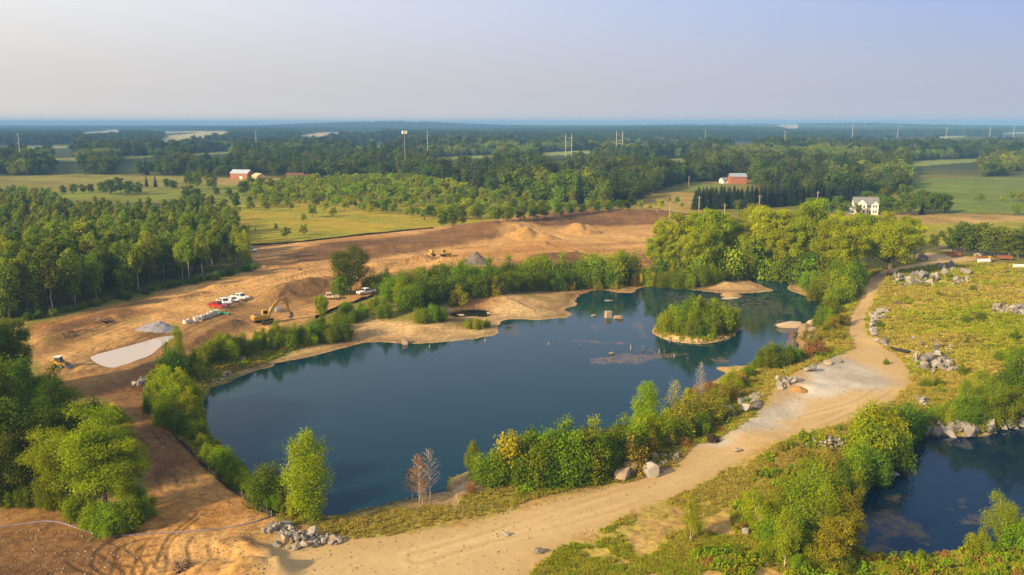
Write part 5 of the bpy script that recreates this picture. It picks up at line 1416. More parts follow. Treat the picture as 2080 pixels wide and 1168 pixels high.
pid = np.where(tone > .69, 2, np.where(tone > .44, 0, 1)) * 2 + (rg.random(len(x)) < .5)
tk = [k_tuft('tuft', 301, .8, 1.1, LM['grass'], 30), k_tuft('tuft', 302, .7, 1.3, LM['grass'], 34), k_tuft('tuft', 303, .8, 1.2, LM['greengrass'], 32), k_tuft('tuft', 304, .65, 1.4, LM['greengrass'], 36), k_tuft('tuft', 305, .75, 1.2, LM['fawn'], 28), k_tuft('tuft', 306, .6, 1.2, LM['fawn'], 30)]
scatter('grass', tk, np.stack([x, y, z], 1), (.38 + .42 * rg.random(len(x))) * np.clip(np.hypot(x, y) / 170, .7, 1.5), pid, 'dry and green grass tufts over the rough ground')
x, y, z, g, info, rg = cover_points(16000, (-60, 520, 2140, 1200), 52)
pt = fbm(x, y, 14, 4, 411)
fringe = (np.minimum(info['lake'], info['pond']) < 14) & (info['beach'] > 2) & (info['site'] > 2) & (info['road'] > 2)
nearbank = (y < 128) & (x < 0) & (x > -40)
ok = (z > .3) & ~nearbank & (((g > .5) & (pt > .30) & (info['pond'] < 22)) | (fringe & (rg.random(len(x)) < .3)) | ((info['isle'] < -3.2) & (rg.random(len(x)) < .5)))
x, y, z, pt = x[ok], y[ok], z[ok], pt[ok]
wk = [k_bush('weed', 311, .9, 1.5, LM['scrubtree'], BARK, 170, .24, 6), k_bush('weed', 312, .8, 1.4, LM['olive'], BARK, 150, .22, 6), k_bush('weed', 313, .9, 1.5, LM['bushlime'] if 'bushlime' in LM else LM['scrubtree'], BARK, 170, .24, 6), k_bush('weed', 314, .7, 1.5, LM['rust'], BARK, 110, .20, 5)]
scatter('weeds', wk, np.stack([x, y, z], 1), .7 + .8 * rg.random(len(x)), np.minimum((rg.random(len(x)) * 3.25).astype(int), 3), 'low leafy weeds over the rough ground and banks')
# ------------------------------------------------------------------ made things
PAINT = {
    'white': plain_mat('white_paint', (.78, .77, .75), .35, noise=.05, spec=.5), 'red': plain_mat('red_paint', (.42, .015, .02), .3, noise=.06, spec=.5),
    'tanpaint': plain_mat('tan_paint', (.55, .42, .28), .4, noise=.06, spec=.5), 'yellow': plain_mat('machine_yellow', (.50, .295, .035), .5, noise=.16, spec=.4),
    'darkyellow': plain_mat('worn_machine_yellow', (.42, .25, .04), .6, noise=.25), 'glass': plain_mat('dark_glass', (.03, .04, .05), .08, noise=.02, spec=.7),
    'black': plain_mat('black_rubber', (.025, .024, .022), .8, noise=.2), 'steel': plain_mat('worn_steel', (.22, .20, .18), .5, .5, noise=.2), 'chrome': plain_mat('bright_metal', (.6, .6, .6), .3, .8, noise=.05),
    'lamp': plain_mat('headlight_glass', (.8, .8, .78), .15, noise=.02, spec=.6), 'darkgrey': plain_mat('dark_grey_paint', (.07, .07, .07), .5, noise=.15),
    'concrete': plain_mat('pale_concrete', (.60, .57, .53), .9, noise=.15, scale=2, bump=.2), 'pipegreen': plain_mat('green_plastic', (.05, .36, .22), .45, noise=.05),
    'whitewall': plain_mat('cream_siding', (.80, .76, .66), .7, noise=.04), 'shingle': plain_mat('grey_shingles', (.20, .20, .21), .9, noise=.15, scale=2), 'barnred': plain_mat('orange_barn_siding', (.38, .14, .065), .8, noise=.12),
    'metalroof': plain_mat('pale_metal_roof', (.50, .55, .62), .45, .2, noise=.08), 'brick': plain_mat('orange_brick', (.36, .14, .07), .85, noise=.12), 'bluegrey': plain_mat('blue_grey_roof', (.28, .33, .40), .6, noise=.1),
    'brown': plain_mat('brown_siding', (.16, .08, .05), .85, noise=.15), 'tanwall': plain_mat('tan_wall', (.62, .45, .25), .85, noise=.1), 'orangeroof': plain_mat('orange_roof', (.50, .17, .09), .8, noise=.1), 'window': plain_mat('window_glass', (.05, .06, .07), .1, noise=.02, spec=.7),
    'trim': plain_mat('white_trim', (.82, .80, .76), .6, noise=.03), 'galv': plain_mat('galvanised_steel', (.46, .45, .43), .55, .1, noise=.08), 'polewood': plain_mat('weathered_pole_wood', (.36, .28, .21), .9, noise=.2), 'cellgrey': plain_mat('grey_mast_steel', (.24, .25, .26), .6, .2, noise=.1),
    'siltblack': plain_mat('black_silt_fabric', (.030, .026, .022), .85, noise=.3), 'stakewood': plain_mat('stake_wood', (.34, .22, .12), .9, noise=.2), 'bluesock': plain_mat('blue_grey_plastic', (.20, .17, .21), .7, noise=.4, scale=.5),
    'rust': plain_mat('rusty_steel', (.24, .09, .035), .85, noise=.25), 'darkroot': plain_mat('dark_root_wood', (.035, .022, .014), .95, noise=.3), 'deadstick': plain_mat('dead_brush_wood', (.24, .15, .085), .95, noise=.3),
    'sandpile': plain_mat('heaped_sand', (.37, .215, .075), .95, noise=.2, scale=.6, bump=.5), 'gravelpile': plain_mat('grey_gravel', (.24, .24, .27), .95, noise=.2, scale=2.5, bump=.6), 'darkheap': plain_mat('dark_gravel_heap', (.15, .125, .11), .95, noise=.22, scale=1.5, bump=.6),
}


def thing(name, label, cat, loc, rz=0.0, group=None, scale=1.0):
    o = bpy.data.objects.new(name, None); o.empty_display_size = .5
    COL.objects.link(o)
    o.location = loc; o.rotation_euler = (0, 0, rz); o.scale = (scale,) * 3
    o['label'] = label; o['category'] = cat
    if group:
        o['group'] = group
    return o


def wheel(parent, x, y, r, w, side):
    t = MB()
    t.cyl((x, y, r), r, w, 'y', 18)
    o = t.build('wheel', PAINT['black'], parent)
    h = MB(); h.cyl((x, y + side * w * .5, r), r * .58, .05, 'y', 12)
    h.build('rim', PAINT['chrome'], o)


def heading(rear, front):
    g = Gn([rear, front])
    c = g.mean(0)
    return c, math.atan2(g[1, 1] - g[0, 1], g[1, 0] - g[0, 0])


def pickup(label, rear, front, paint, group=None, name='pickup_truck', roof=None, bed=True, L=5.8):
    c, rz = heading(rear, front)
    t = thing(name, label, 'pickup' if bed else 'car', c, rz, group)
    m = PAINT[paint]
    W = 1.0
    b = MB()
    if bed:
        b.prism([(-2.85, .55), (-2.85, 1.12), (-.95, 1.15), (-.95, 1.10), (1.25, 1.10), (2.6, 1.02), (2.85, .9), (2.88, .5), (2.55, .42), (-2.5, .42)], 'y', -W, W)
    else:
        b.prism([(-2.3, .5), (-2.32, .85), (-2.1, 1.02), (1.0, 1.0), (2.1, .86), (2.3, .7), (2.3, .42), (2.0, .34), (-2.1, .34)], 'y', -.9, .9)
    b.build('body', m, t, bevel=.06)
    cb = MB()
    if bed:
        cb.prism([(-.95, 1.10), (-.80, 1.78), (-.6, 1.86), (.55, 1.86), (.75, 1.80), (1.35, 1.10)], 'y', -.86, .86)
    else:
        cb.prism([(-2.15, 1.0), (-1.6, 1.42), (-1.3, 1.48), (.1, 1.48), (.35, 1.44), (1.15, 1.0)], 'y', -.76, .76)
    cab = cb.build('cab', PAINT[roof] if roof else m, t, bevel=.05)
    w = MB()
    if bed:
        for s in (-1, 1):
            y = s * .875
            w.prism([(-.72, 1.18), (-.62, 1.70), (-.12, 1.72), (-.12, 1.18)], 'y', y - .012, y + .012)
            w.prism([(.0, 1.18), (.0, 1.72), (.55, 1.72), (1.0, 1.18)], 'y', y - .012, y + .012)
        w.add([(.83, -.74, 1.74), (1.33, -.78, 1.16), (1.33, .78, 1.16), (.83, .74, 1.74)], [(0, 1, 2, 3)])
        w.add([(-.80, -.7, 1.72), (-.80, .7, 1.72), (-.955, .74, 1.2), (-.955, -.74, 1.2)], [(0, 1, 2, 3)])
    else:
        for s in (-1, 1):
            y = s * .77
            w.prism([(-1.75, 1.06), (-1.4, 1.38), (-.6, 1.40), (-.6, 1.06)], 'y', y - .012, y + .012)
            w.prism([(-.5, 1.06), (-.5, 1.40), (.15, 1.40), (.8, 1.06)], 'y', y - .012, y + .012)
        w.add([(.42, -.68, 1.43), (1.17, -.72, 1.03), (1.17, .72, 1.03), (.42, .68, 1.43)], [(0, 1, 2, 3)])
    w.build('window', PAINT['glass'], t)
    if bed:
        bd = MB(); bd.box((-1.9, 0, 1.135), (1.6, 1.6, .05)); bd.build('bed_liner', PAINT['darkgrey'], t)
    xs = (-1.85, 1.9) if bed else (-1.35, 1.4)
    for x in xs:
        for s in (-1, 1):
            wheel(t, x, s * (.88 if bed else .78), .42 if bed else .33, .28, s)
    for s in (-1, 1):
        h = MB(); h.box((2.84 if bed else 2.28, s * .72, .82 if bed else .70), (.10, .36, .18)); h.build('headlight', PAINT['lamp'], t)
    bp = MB(); bp.box((2.9 if bed else 2.32, 0, .52), (.12, 1.8, .22)); bp.build('bumper', PAINT['chrome' if bed else 'darkgrey'], t)
    return t


pickup('white pickup at the upper right end of the parked row on the dirt', (473, 606), (503, 610), 'white')
pickup('silver white car parked between two white pickups on the dirt', (462, 611), (486, 616), 'white', name='parked_car', bed=False, L=4.6)
pickup('white pickup parked directly behind the red pickup', (440, 615), (471, 621), 'white')
pickup('red pickup at the near left end of the parked row', (427, 625), (456, 625), 'red')
pickup('white pickup facing the camera on the dirt lane beside the lone oak', (756, 595), (732, 599), 'white')
pickup('white pickup at the far corner where wood meets meadow', (501, 510), (516, 512), 'white')
pickup('tan pickup half hidden behind the bright lime tree on the dirt lane', (656, 607), (682, 607), 'tanpaint')


def excavator():
    c, rz = heading((521, 660), (551, 652))
    t = thing('excavator', 'yellow tracked excavator with arched boom on the dirt site', 'excavator', c, rz)
    for s in (-1, 1):
        k = MB()
        y = s * 1.15
        k.prism([(-2.1, .12), (-2.35, .5), (-2.05, .88), (2.05, .88), (2.35, .5), (2.1, .12), (1.8, .0), (-1.8, .0)], 'y', y - .3, y + .3)
        tr = k.build('track', PAINT['black'], t, bevel=.05)
        f = MB(); f.box((0, y + s * .31, .46), (3.4, .06, .34)); f.build('track_frame', PAINT['darkyellow'], tr)
    u = MB(); u.box((0, 0, .95), (2.2, 1.7, .36)); u.build('undercarriage', PAINT['steel'], t)
    h = MB(); h.prism([(-2.6, 1.15), (-2.75, 1.6), (-2.6, 2.25), (-.3, 2.35), (1.2, 2.0), (1.3, 1.15)], 'y', -1.3, 1.3)
    hh = h.build('engine_housing', PAINT['yellow'], t, bevel=.08)
    g = MB(); g.box((-1.5, 0, 2.33), (1.7, 1.9, .10)); g.build('hood_panel', PAINT['darkgrey'], hh)
    w = MB(); w.prism([(-2.95, 1.15), (-3.0, 1.9), (-2.72, 2.15), (-2.6, 1.15)], 'y', -1.25, 1.25); w.build('counterweight', PAINT['darkyellow'], t, bevel=.06)
    cb = MB(); cb.prism([(.0, 2.0), (-.05, 3.05), (.1, 3.18), (1.15, 3.15), (1.65, 2.2), (1.55, 1.5), (.0, 1.5)], 'y', .35, 1.3)
    cab = cb.build('cab', PAINT['yellow'], t, bevel=.05)
    gl = MB()
    gl.prism([(.15, 2.15), (.12, 3.0), (1.05, 3.0), (1.45, 2.2)], 'y', 1.305, 1.33); gl.prism([(.15, 2.15), (.12, 3.0), (1.05, 3.0), (1.45, 2.2)], 'y', .32, .345)
    gl.add([(1.19, .45, 3.08), (1.67, .45, 2.24), (1.67, 1.2, 2.24), (1.19, 1.2, 3.08)], [(0, 1, 2, 3)])
    gl.build('cab_window', PAINT['glass'], cab)
    # boom: bent arch, then stick down to the bucket
    b = MB()
    b.prism([(1.0, 1.75), (1.35, 2.6), (2.6, 4.6), (4.2, 5.75), (5.6, 6.0), (5.75, 5.75), (5.55, 5.5), (4.4, 5.2), (3.2, 4.2), (1.9, 2.2), (1.5, 1.6)], 'y', -.32, .08)
    b.build('boom', PAINT['yellow'], t, bevel=.04)
    s_ = MB(); s_.prism([(5.2, 6.35), (5.75, 6.3), (6.65, 3.6), (6.85, 2.1), (6.55, 2.05), (6.0, 3.7), (5.3, 5.5)], 'y', -.28, .04)
    s_.build('stick', PAINT['yellow'], t, bevel=.04)
    bk = MB(); bk.prism([(6.5, 2.2), (6.95, 2.25), (7.6, 1.6), (7.5, .75), (6.95, .35), (6.2, .55), (6.65, .8), (6.95, 1.1), (6.9, 1.55)], 'y', -.7, .46)
    bk.build('bucket', PAINT['steel'], t, bevel=.03)
    for p0, p1 in (((1.6, -.42, 1.9), (3.5, -.42, 4.3)), ((1.6, .18, 1.9), (3.5, .18, 4.3)), ((3.3, -.12, 5.5), (5.25, -.12, 6.35)), ((6.05, -.12, 4.7), (6.85, -.12, 2.4))):
        k = MB(); k.tube([p0, (np.array(p0) + np.array(p1)) / 2], [.12, .12], 8); k.tube([(np.array(p0) + np.array(p1)) / 2, p1], [.06, .06], 8)
        k.build('hydraulic_cylinder', PAINT['steel'], t)
    for ch in t.children:
        if ch.name.split('.')[0] not in ('track', 'undercarriage'):
            ch.rotation_euler = (0, 0, R(-36))
    return c, rz


ec, erz = excavator()
# trench box lying behind the boom
g = G(560, 634)
t = thing('trench_box', 'pale pink and white trench box frame standing behind the excavator boom', 'trench box', (g[0], g[1], g[2]), erz + .1)
for s in (-1, 1):
    m = MB(); m.box((0, s * .9, 1.0), (3.2, .12, 1.1)); m.build('side_panel', PAINT['trim'], t, bevel=.02)
for s in (-1, 1):
    m = MB(); m.tube([(s * 1.3, -.85, 1.35), (s * 1.3, .85, 1.35)], [.09, .09], 8); m.build('spreader_bar', PAINT['rust'], t)
m = MB()
for s in (-1, 1):
    for q in (-1, 1):
        m.box((s * 1.5, q * .9, .25), (.15, .15, .5))
m.build('skid', PAINT['steel'], t)


def skid_steer():
    c, rz = heading((113, 746), (133, 746))
    t = thing('skid_steer', 'small yellow skid steer loader alone on the dirt by the dark oaks', 'loader', c, rz, scale=1.12)
    b = MB(); b.prism([(-1.25, .35), (-1.35, 1.15), (-1.1, 1.3), (.3, 1.05), (.95, .7), (.95, .3)], 'y', -.55, .55); b.build('body', PAINT['yellow'], t, bevel=.05)
    cb = MB(); cb.prism([(-.75, 1.0), (-.75, 2.0), (.25, 2.05), (.5, 1.0)], 'y', -.48, .48); cab = cb.build('cab', PAINT['darkgrey'], t, bevel=.04)
    r_ = MB(); r_.box((-.25, 0, 2.07), (1.2, 1.1, .08)); r_.build('roof', PAINT['trim'], cab)
    for s in (-1, 1):
        a = MB(); a.prism([(-1.3, 1.25), (-1.3, 1.55), (-.9, 1.6), (1.3, .75), (1.55, .3), (1.35, .2), (1.1, .6), (-.8, 1.3)], 'y', s * .68 - .09, s * .68 + .09); a.build('lift_arm', PAINT['yellow'], t, bevel=.02)
    k = MB(); k.prism([(1.35, .08), (1.3, .6), (1.45, .65), (1.55, .3), (2.1, .12), (2.1, .04)], 'y', -.85, .85); k.build('bucket', PAINT['steel'], t)
    for x in (-.75, .6):
        for s in (-1, 1):
            wheel(t, x, s * .74, .42, .28, s)


skid_steer()


def dozer(label, rear, front, sc=1.0):
    c, rz = heading(rear, front)
    t = thing('bulldozer', label, 'bulldozer', c, rz, scale=sc)
    for s in (-1, 1):
        k = MB(); y = s * .95
        k.prism([(-1.7, .1), (-1.95, .5), (-1.6, .95), (1.5, .95), (1.9, .5), (1.6, .1)], 'y', y - .28, y + .28); k.build('track', PAINT['black'], t, bevel=.04)
    b = MB(); b.prism([(-1.6, .7), (-1.6, 1.5), (-.2, 1.6), (1.7, 1.5), (1.8, .7)], 'y', -.65, .65); b.build('engine_housing', PAINT['yellow'], t, bevel=.06)
    cb = MB(); cb.prism([(-1.3, 1.5), (-1.25, 2.6), (-.1, 2.6), (.05, 1.5)], 'y', -.6, .6); cab = cb.build('cab', PAINT['yellow'], t, bevel=.04)
    w = MB()
    for s in (-1, 1):
        w.prism([(-1.1, 1.75), (-1.08, 2.45), (-.25, 2.45), (-.15, 1.75)], 'y', s * .61 - .012, s * .61 + .012)
    w.build('cab_window', PAINT['glass'], cab)
    bl = MB(); bl.prism([(2.35, .05), (2.25, .6), (2.4, 1.2), (2.55, 1.2), (2.42, .6), (2.52, .05)], 'y', -1.6, 1.6); bl.build('blade', PAINT['darkyellow'], t, bevel=.02)
    for s in (-1, 1):
        a = MB(); a.box((1.2, s * 1.3, .5), (2.4, .14, .22)); a.build('push_arm', PAINT['darkyellow'], t)


dozer('yellow bulldozer in the cut behind the lake belt, left of two', (886, 524), (864, 526))
dozer('yellow bulldozer in the cut behind the lake belt, right of two', (893, 521), (917, 520))
dozer('yellow machine glimpsed through the gap in the cottonwoods', (1480, 478), (1494, 476), 1.2)


# ---- concrete rings and the green pipe
def ring(px, py, r, h, label, tilt=False):
    g = G(px, py)
    m = MB(); k = 22
    prof = [(r, 0), (r, h), (r * .84, h), (r * .84, 0)]
    vs = []
    for q in range(k):
        a = 2 * math.pi * q / k
        for (rr_, zz) in prof:
            vs.append((rr_ * math.cos(a), rr_ * math.sin(a), zz))
    fs = [(q * 4 + i, ((q + 1) % k) * 4 + i, ((q + 1) % k) * 4 + (i + 1) % 4, q * 4 + (i + 1) % 4) for q in range(k) for i in range(4)]
    m.add(vs, fs)
    o = m.build('concrete_ring', PAINT['concrete'], None)
    o.location = (g[0], g[1], g[2] + (0 if not tilt else r * .97)); o.rotation_euler = (0 if not tilt else math.pi / 2, 0, rng.random() * 3)
    o['label'] = label; o['category'] = 'concrete ring'; o['group'] = 'concrete rings in the row by the red pickup'


RL = 'white concrete ring in the row between gravel pile and red pickup'
ring(378, 657, .80, 1.05, 'white concrete ring at the near left end of the ring row')
for (a, b, r_, h_) in ((391, 656, .5, .7), (398, 652, .7, 1.2), (405, 650, .7, 1.0), (412, 647, .6, 1.0), (419, 645, .62, 1.0)):
    ring(a, b, r_, h_, RL)
ring(408, 651, .6, .7, RL, True)
ring(426, 643, .72, 1.2, RL)
ring(433, 640, .75, 1.3, RL)
ring(438, 636, .7, .8, 'white concrete ring nearest the red pickup at the far end of the row')
g = Gn([(441, 636), (463, 639)])
m = MB(); m.tube([g[0] + (0, 0, .3), g[1] + (0, 0, .3)], [.26, .26], 12); m.tube([g[1] + (0, 0, .3), g[1] + (g[1] - g[0]) * .12 + (0, 0, .3)], [.30, .30], 12)
o = m.build('green_pipe', PAINT['pipegreen'], None, smooth=True); o['label'] = 'turquoise green plastic pipe lying beside the concrete rings'; o['category'] = 'pipe'


# ---- heaps
def heap(name, label, cx, base_y, half_px, top_y, mat, peaks, seed, cat='heap', depth=.8):
    """peaks: (u across -1..1, v depth -1..1, relative height, spread)"""
    c = G(cx, base_y - (base_y - top_y) * .3)
    _, _, dep = px_of(*c)
    R_ = half_px * dep / FPX
    H = (base_y - top_y) * .8 * dep / FPX
    n = 46
    u = np.linspace(-1.25, 1.25, n)
    U, V = np.meshgrid(u, u)
    hh = np.zeros(U.shape)
    for (pu, pv, ph, ps) in peaks:
        d = np.hypot(U - pu, (V - pv) * 1.1) / ps
        hh = np.maximum(hh, ph * np.clip(1 - d, 0, 1) ** .95 * 1.0)
    rg = np.random.default_rng(seed)
    nz = fbm((U * 20).ravel(), (V * 20).ravel(), 6, 4, seed).reshape(U.shape)
    hh = hh * (1 + .34 * nz) + .03 * nz * (hh > 0)
    x = c[0] + U * R_; y = c[1] + V * R_ * depth
    gz = terrain(x.ravel(), y.ravel()).reshape(U.shape)
    z = gz + hh * H - .12 * (hh < .02)
    idx = np.arange(n * n).reshape(n, n)
    q = np.stack([idx[:-1, :-1], idx[:-1, 1:], idx[1:, 1:], idx[1:, :-1]], -1).reshape(-1, 4)
    q = q[hh.ravel()[q].max(1) > .005]
    me = mesh_from(name, np.stack([x.ravel(), y.ravel(), z.ravel()], 1), q.ravel(), np.full(len(q), 4), True)
    o = link(name, me, PAINT[mat]); o['label'] = label; o['category'] = cat


heap('sand_pile', 'ochre sand pile with two humps, the left of the two sand piles', 1083, 494, 56, 466, 'sandpile', [(-.25, 0, 1, .75), (.35, -.1, .72, .68), (-.75, 0, .45, .4)], 401, 'sand pile')
heap('sand_pile', 'ochre sand pile standing right behind the other sand pile', 1178, 480, 46, 454, 'sandpile', [(-.05, 0, 1, .95), (.3, 0, .9, .7), (-.45, 0, .6, .6)], 402, 'sand pile')
heap('gravel_pile', 'smooth grey gravel pile beside the pale puddle', 318, 674, 38, 653, 'gravelpile', [(.15, 0, 1, .95), (-.35, .0, .6, .75), (.0, .2, .8, .8)], 403, 'gravel pile')
heap('gravel_pile', 'dark grey gravel heap behind the lake belt right of the bulldozers', 966, 540, 30, 514, 'darkheap', [(0, 0, 1, .95), (.5, 0, .5, .5)], 404, 'gravel pile')
heap('dirt_pile', 'small pointed tan dirt heap at the edge of the bare rock pad', 1622, 798, 22, 783, 'sandpile', [(0, 0, 1, .9)], 405, 'dirt pile')

# ---- rocks
def rock_mesh(name, seed, flat=1.0, pts=18, slab=False, soft=False):
    rg = np.random.default_rng(seed)
    bm = bmesh.new()
    for i in range(pts):
        v = rg.normal(size=3); v /= np.abs(v).max() if not soft else np.linalg.norm(v)
        v = v * (.8 + .3 * rg.random()) * np.array([1.0, .8, .72 * flat])
        bm.verts.new(v)
    r = bmesh.ops.convex_hull(bm, input=bm.verts)
    bmesh.ops.delete(bm, geom=[e for e in r['geom_interior'] if isinstance(e, bmesh.types.BMVert)] or [], context='VERTS')
    bmesh.ops.bevel(bm, geom=bm.edges[:], offset=.05, segments=1, affect='EDGES')
    if soft:
        bmesh.ops.subdivide_edges(bm, edges=bm.edges[:], cuts=1, use_grid_fill=True, smooth=.5)
    me = bpy.data.meshes.new(name); bm.to_mesh(me); bm.free()
    zz = min(v.co.z for v in me.vertices)
    for v in me.vertices:
        v.co.z -= zz
    return me


def rock_mat(name, a, b, scale=1.4):
    m, nt, out = newmat(name)
    bs = N(nt, 'ShaderNodeBsdfPrincipled'); bs.inputs['Roughness'].default_value = .9; bs.inputs['Specular IOR Level'].default_value = .25
    tc = N(nt, 'ShaderNodeTexCoord'); n = N(nt, 'ShaderNodeTexNoise'); n.inputs['Scale'].default_value = scale; n.inputs['Detail'].default_value = 8; n.inputs['Roughness'].default_value = .7
    nt.links.new(tc.outputs['Object'], n.inputs['Vector'])
    oi = N(nt, 'ShaderNodeObjectInfo'); ad = N(nt, 'ShaderNodeMath', operation='MULTIPLY_ADD'); ad.inputs[1].default_value = .5; ad.inputs[2].default_value = -.25
    nt.links.new(oi.outputs['Random'], ad.inputs[0])
    sm = N(nt, 'ShaderNodeMath', operation='ADD'); nt.links.new(ad.outputs[0], sm.inputs[0]); nt.links.new(n.outputs['Fac'], sm.inputs[1])
    mr = N(nt, 'ShaderNodeMapRange'); mr.inputs['From Min'].default_value = .25; mr.inputs['From Max'].default_value = .75; nt.links.new(sm.outputs[0], mr.inputs['Value'])
    mx = N(nt, 'ShaderNodeMix', data_type='RGBA'); mx.inputs['A'].default_value = (*a, 1); mx.inputs['B'].default_value = (*b, 1)
    nt.links.new(mr.outputs[0], mx.inputs['Factor']); nt.links.new(mx.outputs['Result'], bs.inputs['Base Color'])
    bp = N(nt, 'ShaderNodeBump'); bp.inputs['Strength'].default_value = .7; bp.inputs['Distance'].default_value = .12
    nt.links.new(n.outputs['Fac'], bp.inputs['Height']); nt.links.new(bp.outputs[0], bs.inputs['Normal'])
    nt.links.new(bs.outputs[0], out.inputs[0])
    return m


GREY = rock_mat('grey_granite', (.165, .145, .13), (.37, .335, .295))
TAN = rock_mat('tan_granite', (.25, .18, .115), (.44, .35, .25))
PALE = rock_mat('pale_shore_rock', (.34, .245, .155), (.50, .40, .28))
ROCKS = []
for i in range(8):
    me = rock_mesh('angular_rock', 500 + i); me.materials.append(GREY); ROCKS.append(me)
TROCKS = []
for i in range(5):
    me = rock_mesh('tan_rock', 520 + i); me.materials.append(TAN); TROCKS.append(me)
SLABS = []
for i in range(4):
    me = rock_mesh('slab_rock', 530 + i, .5, 14); me.materials.append(GREY); SLABS.append(me)
SOFT = []
for i in range(3):
    me = rock_mesh('smooth_rock', 540 + i, .6, 20, soft=True); me.materials.append(PALE); SOFT.append(me)


def rock(name, me, px, py, wpx, label, group=None, hf=1.0, df=1.0, rz=None, tilt=.15, z=None, sink=.12, cat='rock', g=None):
    g = G(px, py) if g is None else g
    _, _, dep = px_of(*g)
    s = wpx * dep / FPX * .5
    o = bpy.data.objects.new(name, me); COL.objects.link(o)
    o.location = (g[0], g[1], (g[2] if z is None else z) - s * sink)
    o.scale = (s, s * df, s * hf)
    o.rotation_euler = (rng.normal() * tilt, rng.normal() * tilt, rng.random() * 6.28 if rz is None else rz)
    o['label'] = label; o['category'] = cat
    if group:
        o['group'] = group
    return o


def heap_of_rocks(name, meshes, poly, n, w0, w1, label, group, lift=0.0, seed=0):
    rg = np.random.default_rng(seed)
    poly = np.array(poly, float)
    lo, hi = poly.min(0), poly.max(0)
    P_ = []
    while len(P_) < n:
        q = lo + rg.random(2) * (hi - lo)
        if sdist(poly, [q[0]], [q[1]], 50)[0] < 0:
            P_.append(q)
    P_ = np.array(P_)
    d = -sdist(poly, P_[:, 0], P_[:, 1], 500)
    gs = Gn(P_)
    dm = d.max() + 1e-6
    for q, dd, g in zip(P_, d, gs):
        w = w0 + (w1 - w0) * rg.random() ** 1.6
        rock(name, meshes[int(rg.integers(len(meshes)))], 0, 0, w, label, group, .8 + .4 * rg.random(), .7 + .5 * rg.random(), tilt=.4, z=g[2] + lift * min(1, dd / dm * 1.5) * rg.random(), sink=.25, g=g)


# boulders where the road bends past the shrub bank
bl = [(1264, 972, 40, .85, 'large pale flat topped boulder at the road edge, leftmost of the roadside boulders', TROCKS[0]), (1283, 964, 30, 1.25, 'tall wedge shaped boulder leaning beside the large flat topped boulder', TROCKS[1]), (1321, 966, 40, .95, 'big grey boulder in the middle of the roadside boulders', ROCKS[2]),
      (1309, 948, 28, .9, 'rounded boulder behind the big grey roadside boulder', TROCKS[2]), (1329, 933, 22, 1.0, 'upright boulder at the back of the roadside boulders', TROCKS[3]), (1347, 931, 20, .8, 'squared boulder at the back right of the roadside boulders', TROCKS[4])]
for px, py, w, hf, lab, me in bl:
    rock('boulder', me, px, py, w, lab, None, hf * 1.1, .9, tilt=.12, cat='boulder')
heap_of_rocks('loose_rock', ROCKS + TROCKS, [(1336, 938), (1360, 925), (1385, 920), (1386, 934), (1362, 950), (1340, 962)], 26, 5, 12, 'small rock heaped beside the roadside boulders', 'small rocks by the roadside boulders', .4, 1)
for px, py, w, lab in ((1095, 1123, 20, 'pointed grey rock alone at the near edge of the gravel road'), (1027, 1087, 17, 'low grey rock alone on the dirt left of the gravel road'), (1517, 1086, 24, 'tan rock lying in the dry grass beside the pond thicket'), (273, 788, 14, 'grey boulder at the foot of the dark berm by the puddle'),
                       (1498, 918, 16, 'flat grey stone in the dry grass right of the gravel road'), (1960, 556, 20, 'flat grey slab in the grass near the top right rock heap')):
    rock('boulder', ROCKS[int(rng.integers(8))], px, py, w, lab, None, .85, .9, cat='boulder')
heap_of_rocks('angular_rock', ROCKS + TROCKS[:2], [(534, 1080), (556, 1068), (585, 1066), (600, 1078), (640, 1084), (690, 1092), (694, 1106), (650, 1112), (600, 1118), (565, 1114), (545, 1100)], 84, 8, 21, 'angular grey rock in the heap beside the bottom dirt track', 'rocks in the bottom heap', .9, 2)
heap_of_rocks('loose_rock', ROCKS, [(1645, 898), (1665, 890), (1700, 893), (1730, 900), (1725, 918), (1690, 922), (1665, 918)], 70, 5, 11, 'small grey rock in the heap above the pond thicket', 'rocks in the heap above the thicket', .7, 3)
heap_of_rocks('loose_rock', ROCKS, [(1632, 905), (1650, 898), (1655, 908), (1640, 912)], 7, 6, 12, 'grey rock scattered left of the heap above the thicket', 'scattered rocks above the thicket', 0, 4)
heap_of_rocks('angular_rock', ROCKS, [(1806, 572), (1822, 560), (1860, 560), (1915, 560), (1915, 575), (1880, 580), (1830, 582)], 58, 8, 17, 'grey pinkish rock in the long heap below the top right gravel road', 'rocks in the long top right heap', .8, 5)
heap_of_rocks('angular_rock', ROCKS, [(1900, 552), (1912, 541), (1940, 538), (1943, 550), (1925, 555)], 24, 7, 13, 'blue grey rock in the smaller heap behind the long heap', 'rocks in the small top right heap', .6, 6)
heap_of_rocks('angular_rock', ROCKS, [(1920, 575), (1945, 568), (1975, 565), (1975, 575), (1930, 580)], 12, 8, 16, 'grey rock strung out right of the long heap', 'rocks strung out by the long heap', 0, 7)
heap_of_rocks('loose_rock', ROCKS, [(1768, 640), (1800, 628), (1802, 640), (1785, 655), (1775, 690), (1800, 695), (1806, 708), (1785, 698), (1768, 680)], 64, 8, 15, 'small grey rock along the outside of the road bend', 'rocks along the road bend', .5, 8)
heap_of_rocks('angular_rock', ROCKS, [(1846, 735), (1870, 728), (1900, 722), (1915, 728), (1950, 742), (1945, 755), (1900, 758), (1870, 752)], 56, 9, 19, 'grey rock in the jumble right of the road bend', 'rocks in the jumble by the bend', .9, 9)
heap_of_rocks('angular_rock', ROCKS, [(1840, 690), (1900, 680), (1945, 705), (1940, 720), (1880, 715), (1845, 705)], 13, 8, 16, 'grey rock dotted over the slope above the jumble', 'rocks dotted above the jumble', 0, 10)
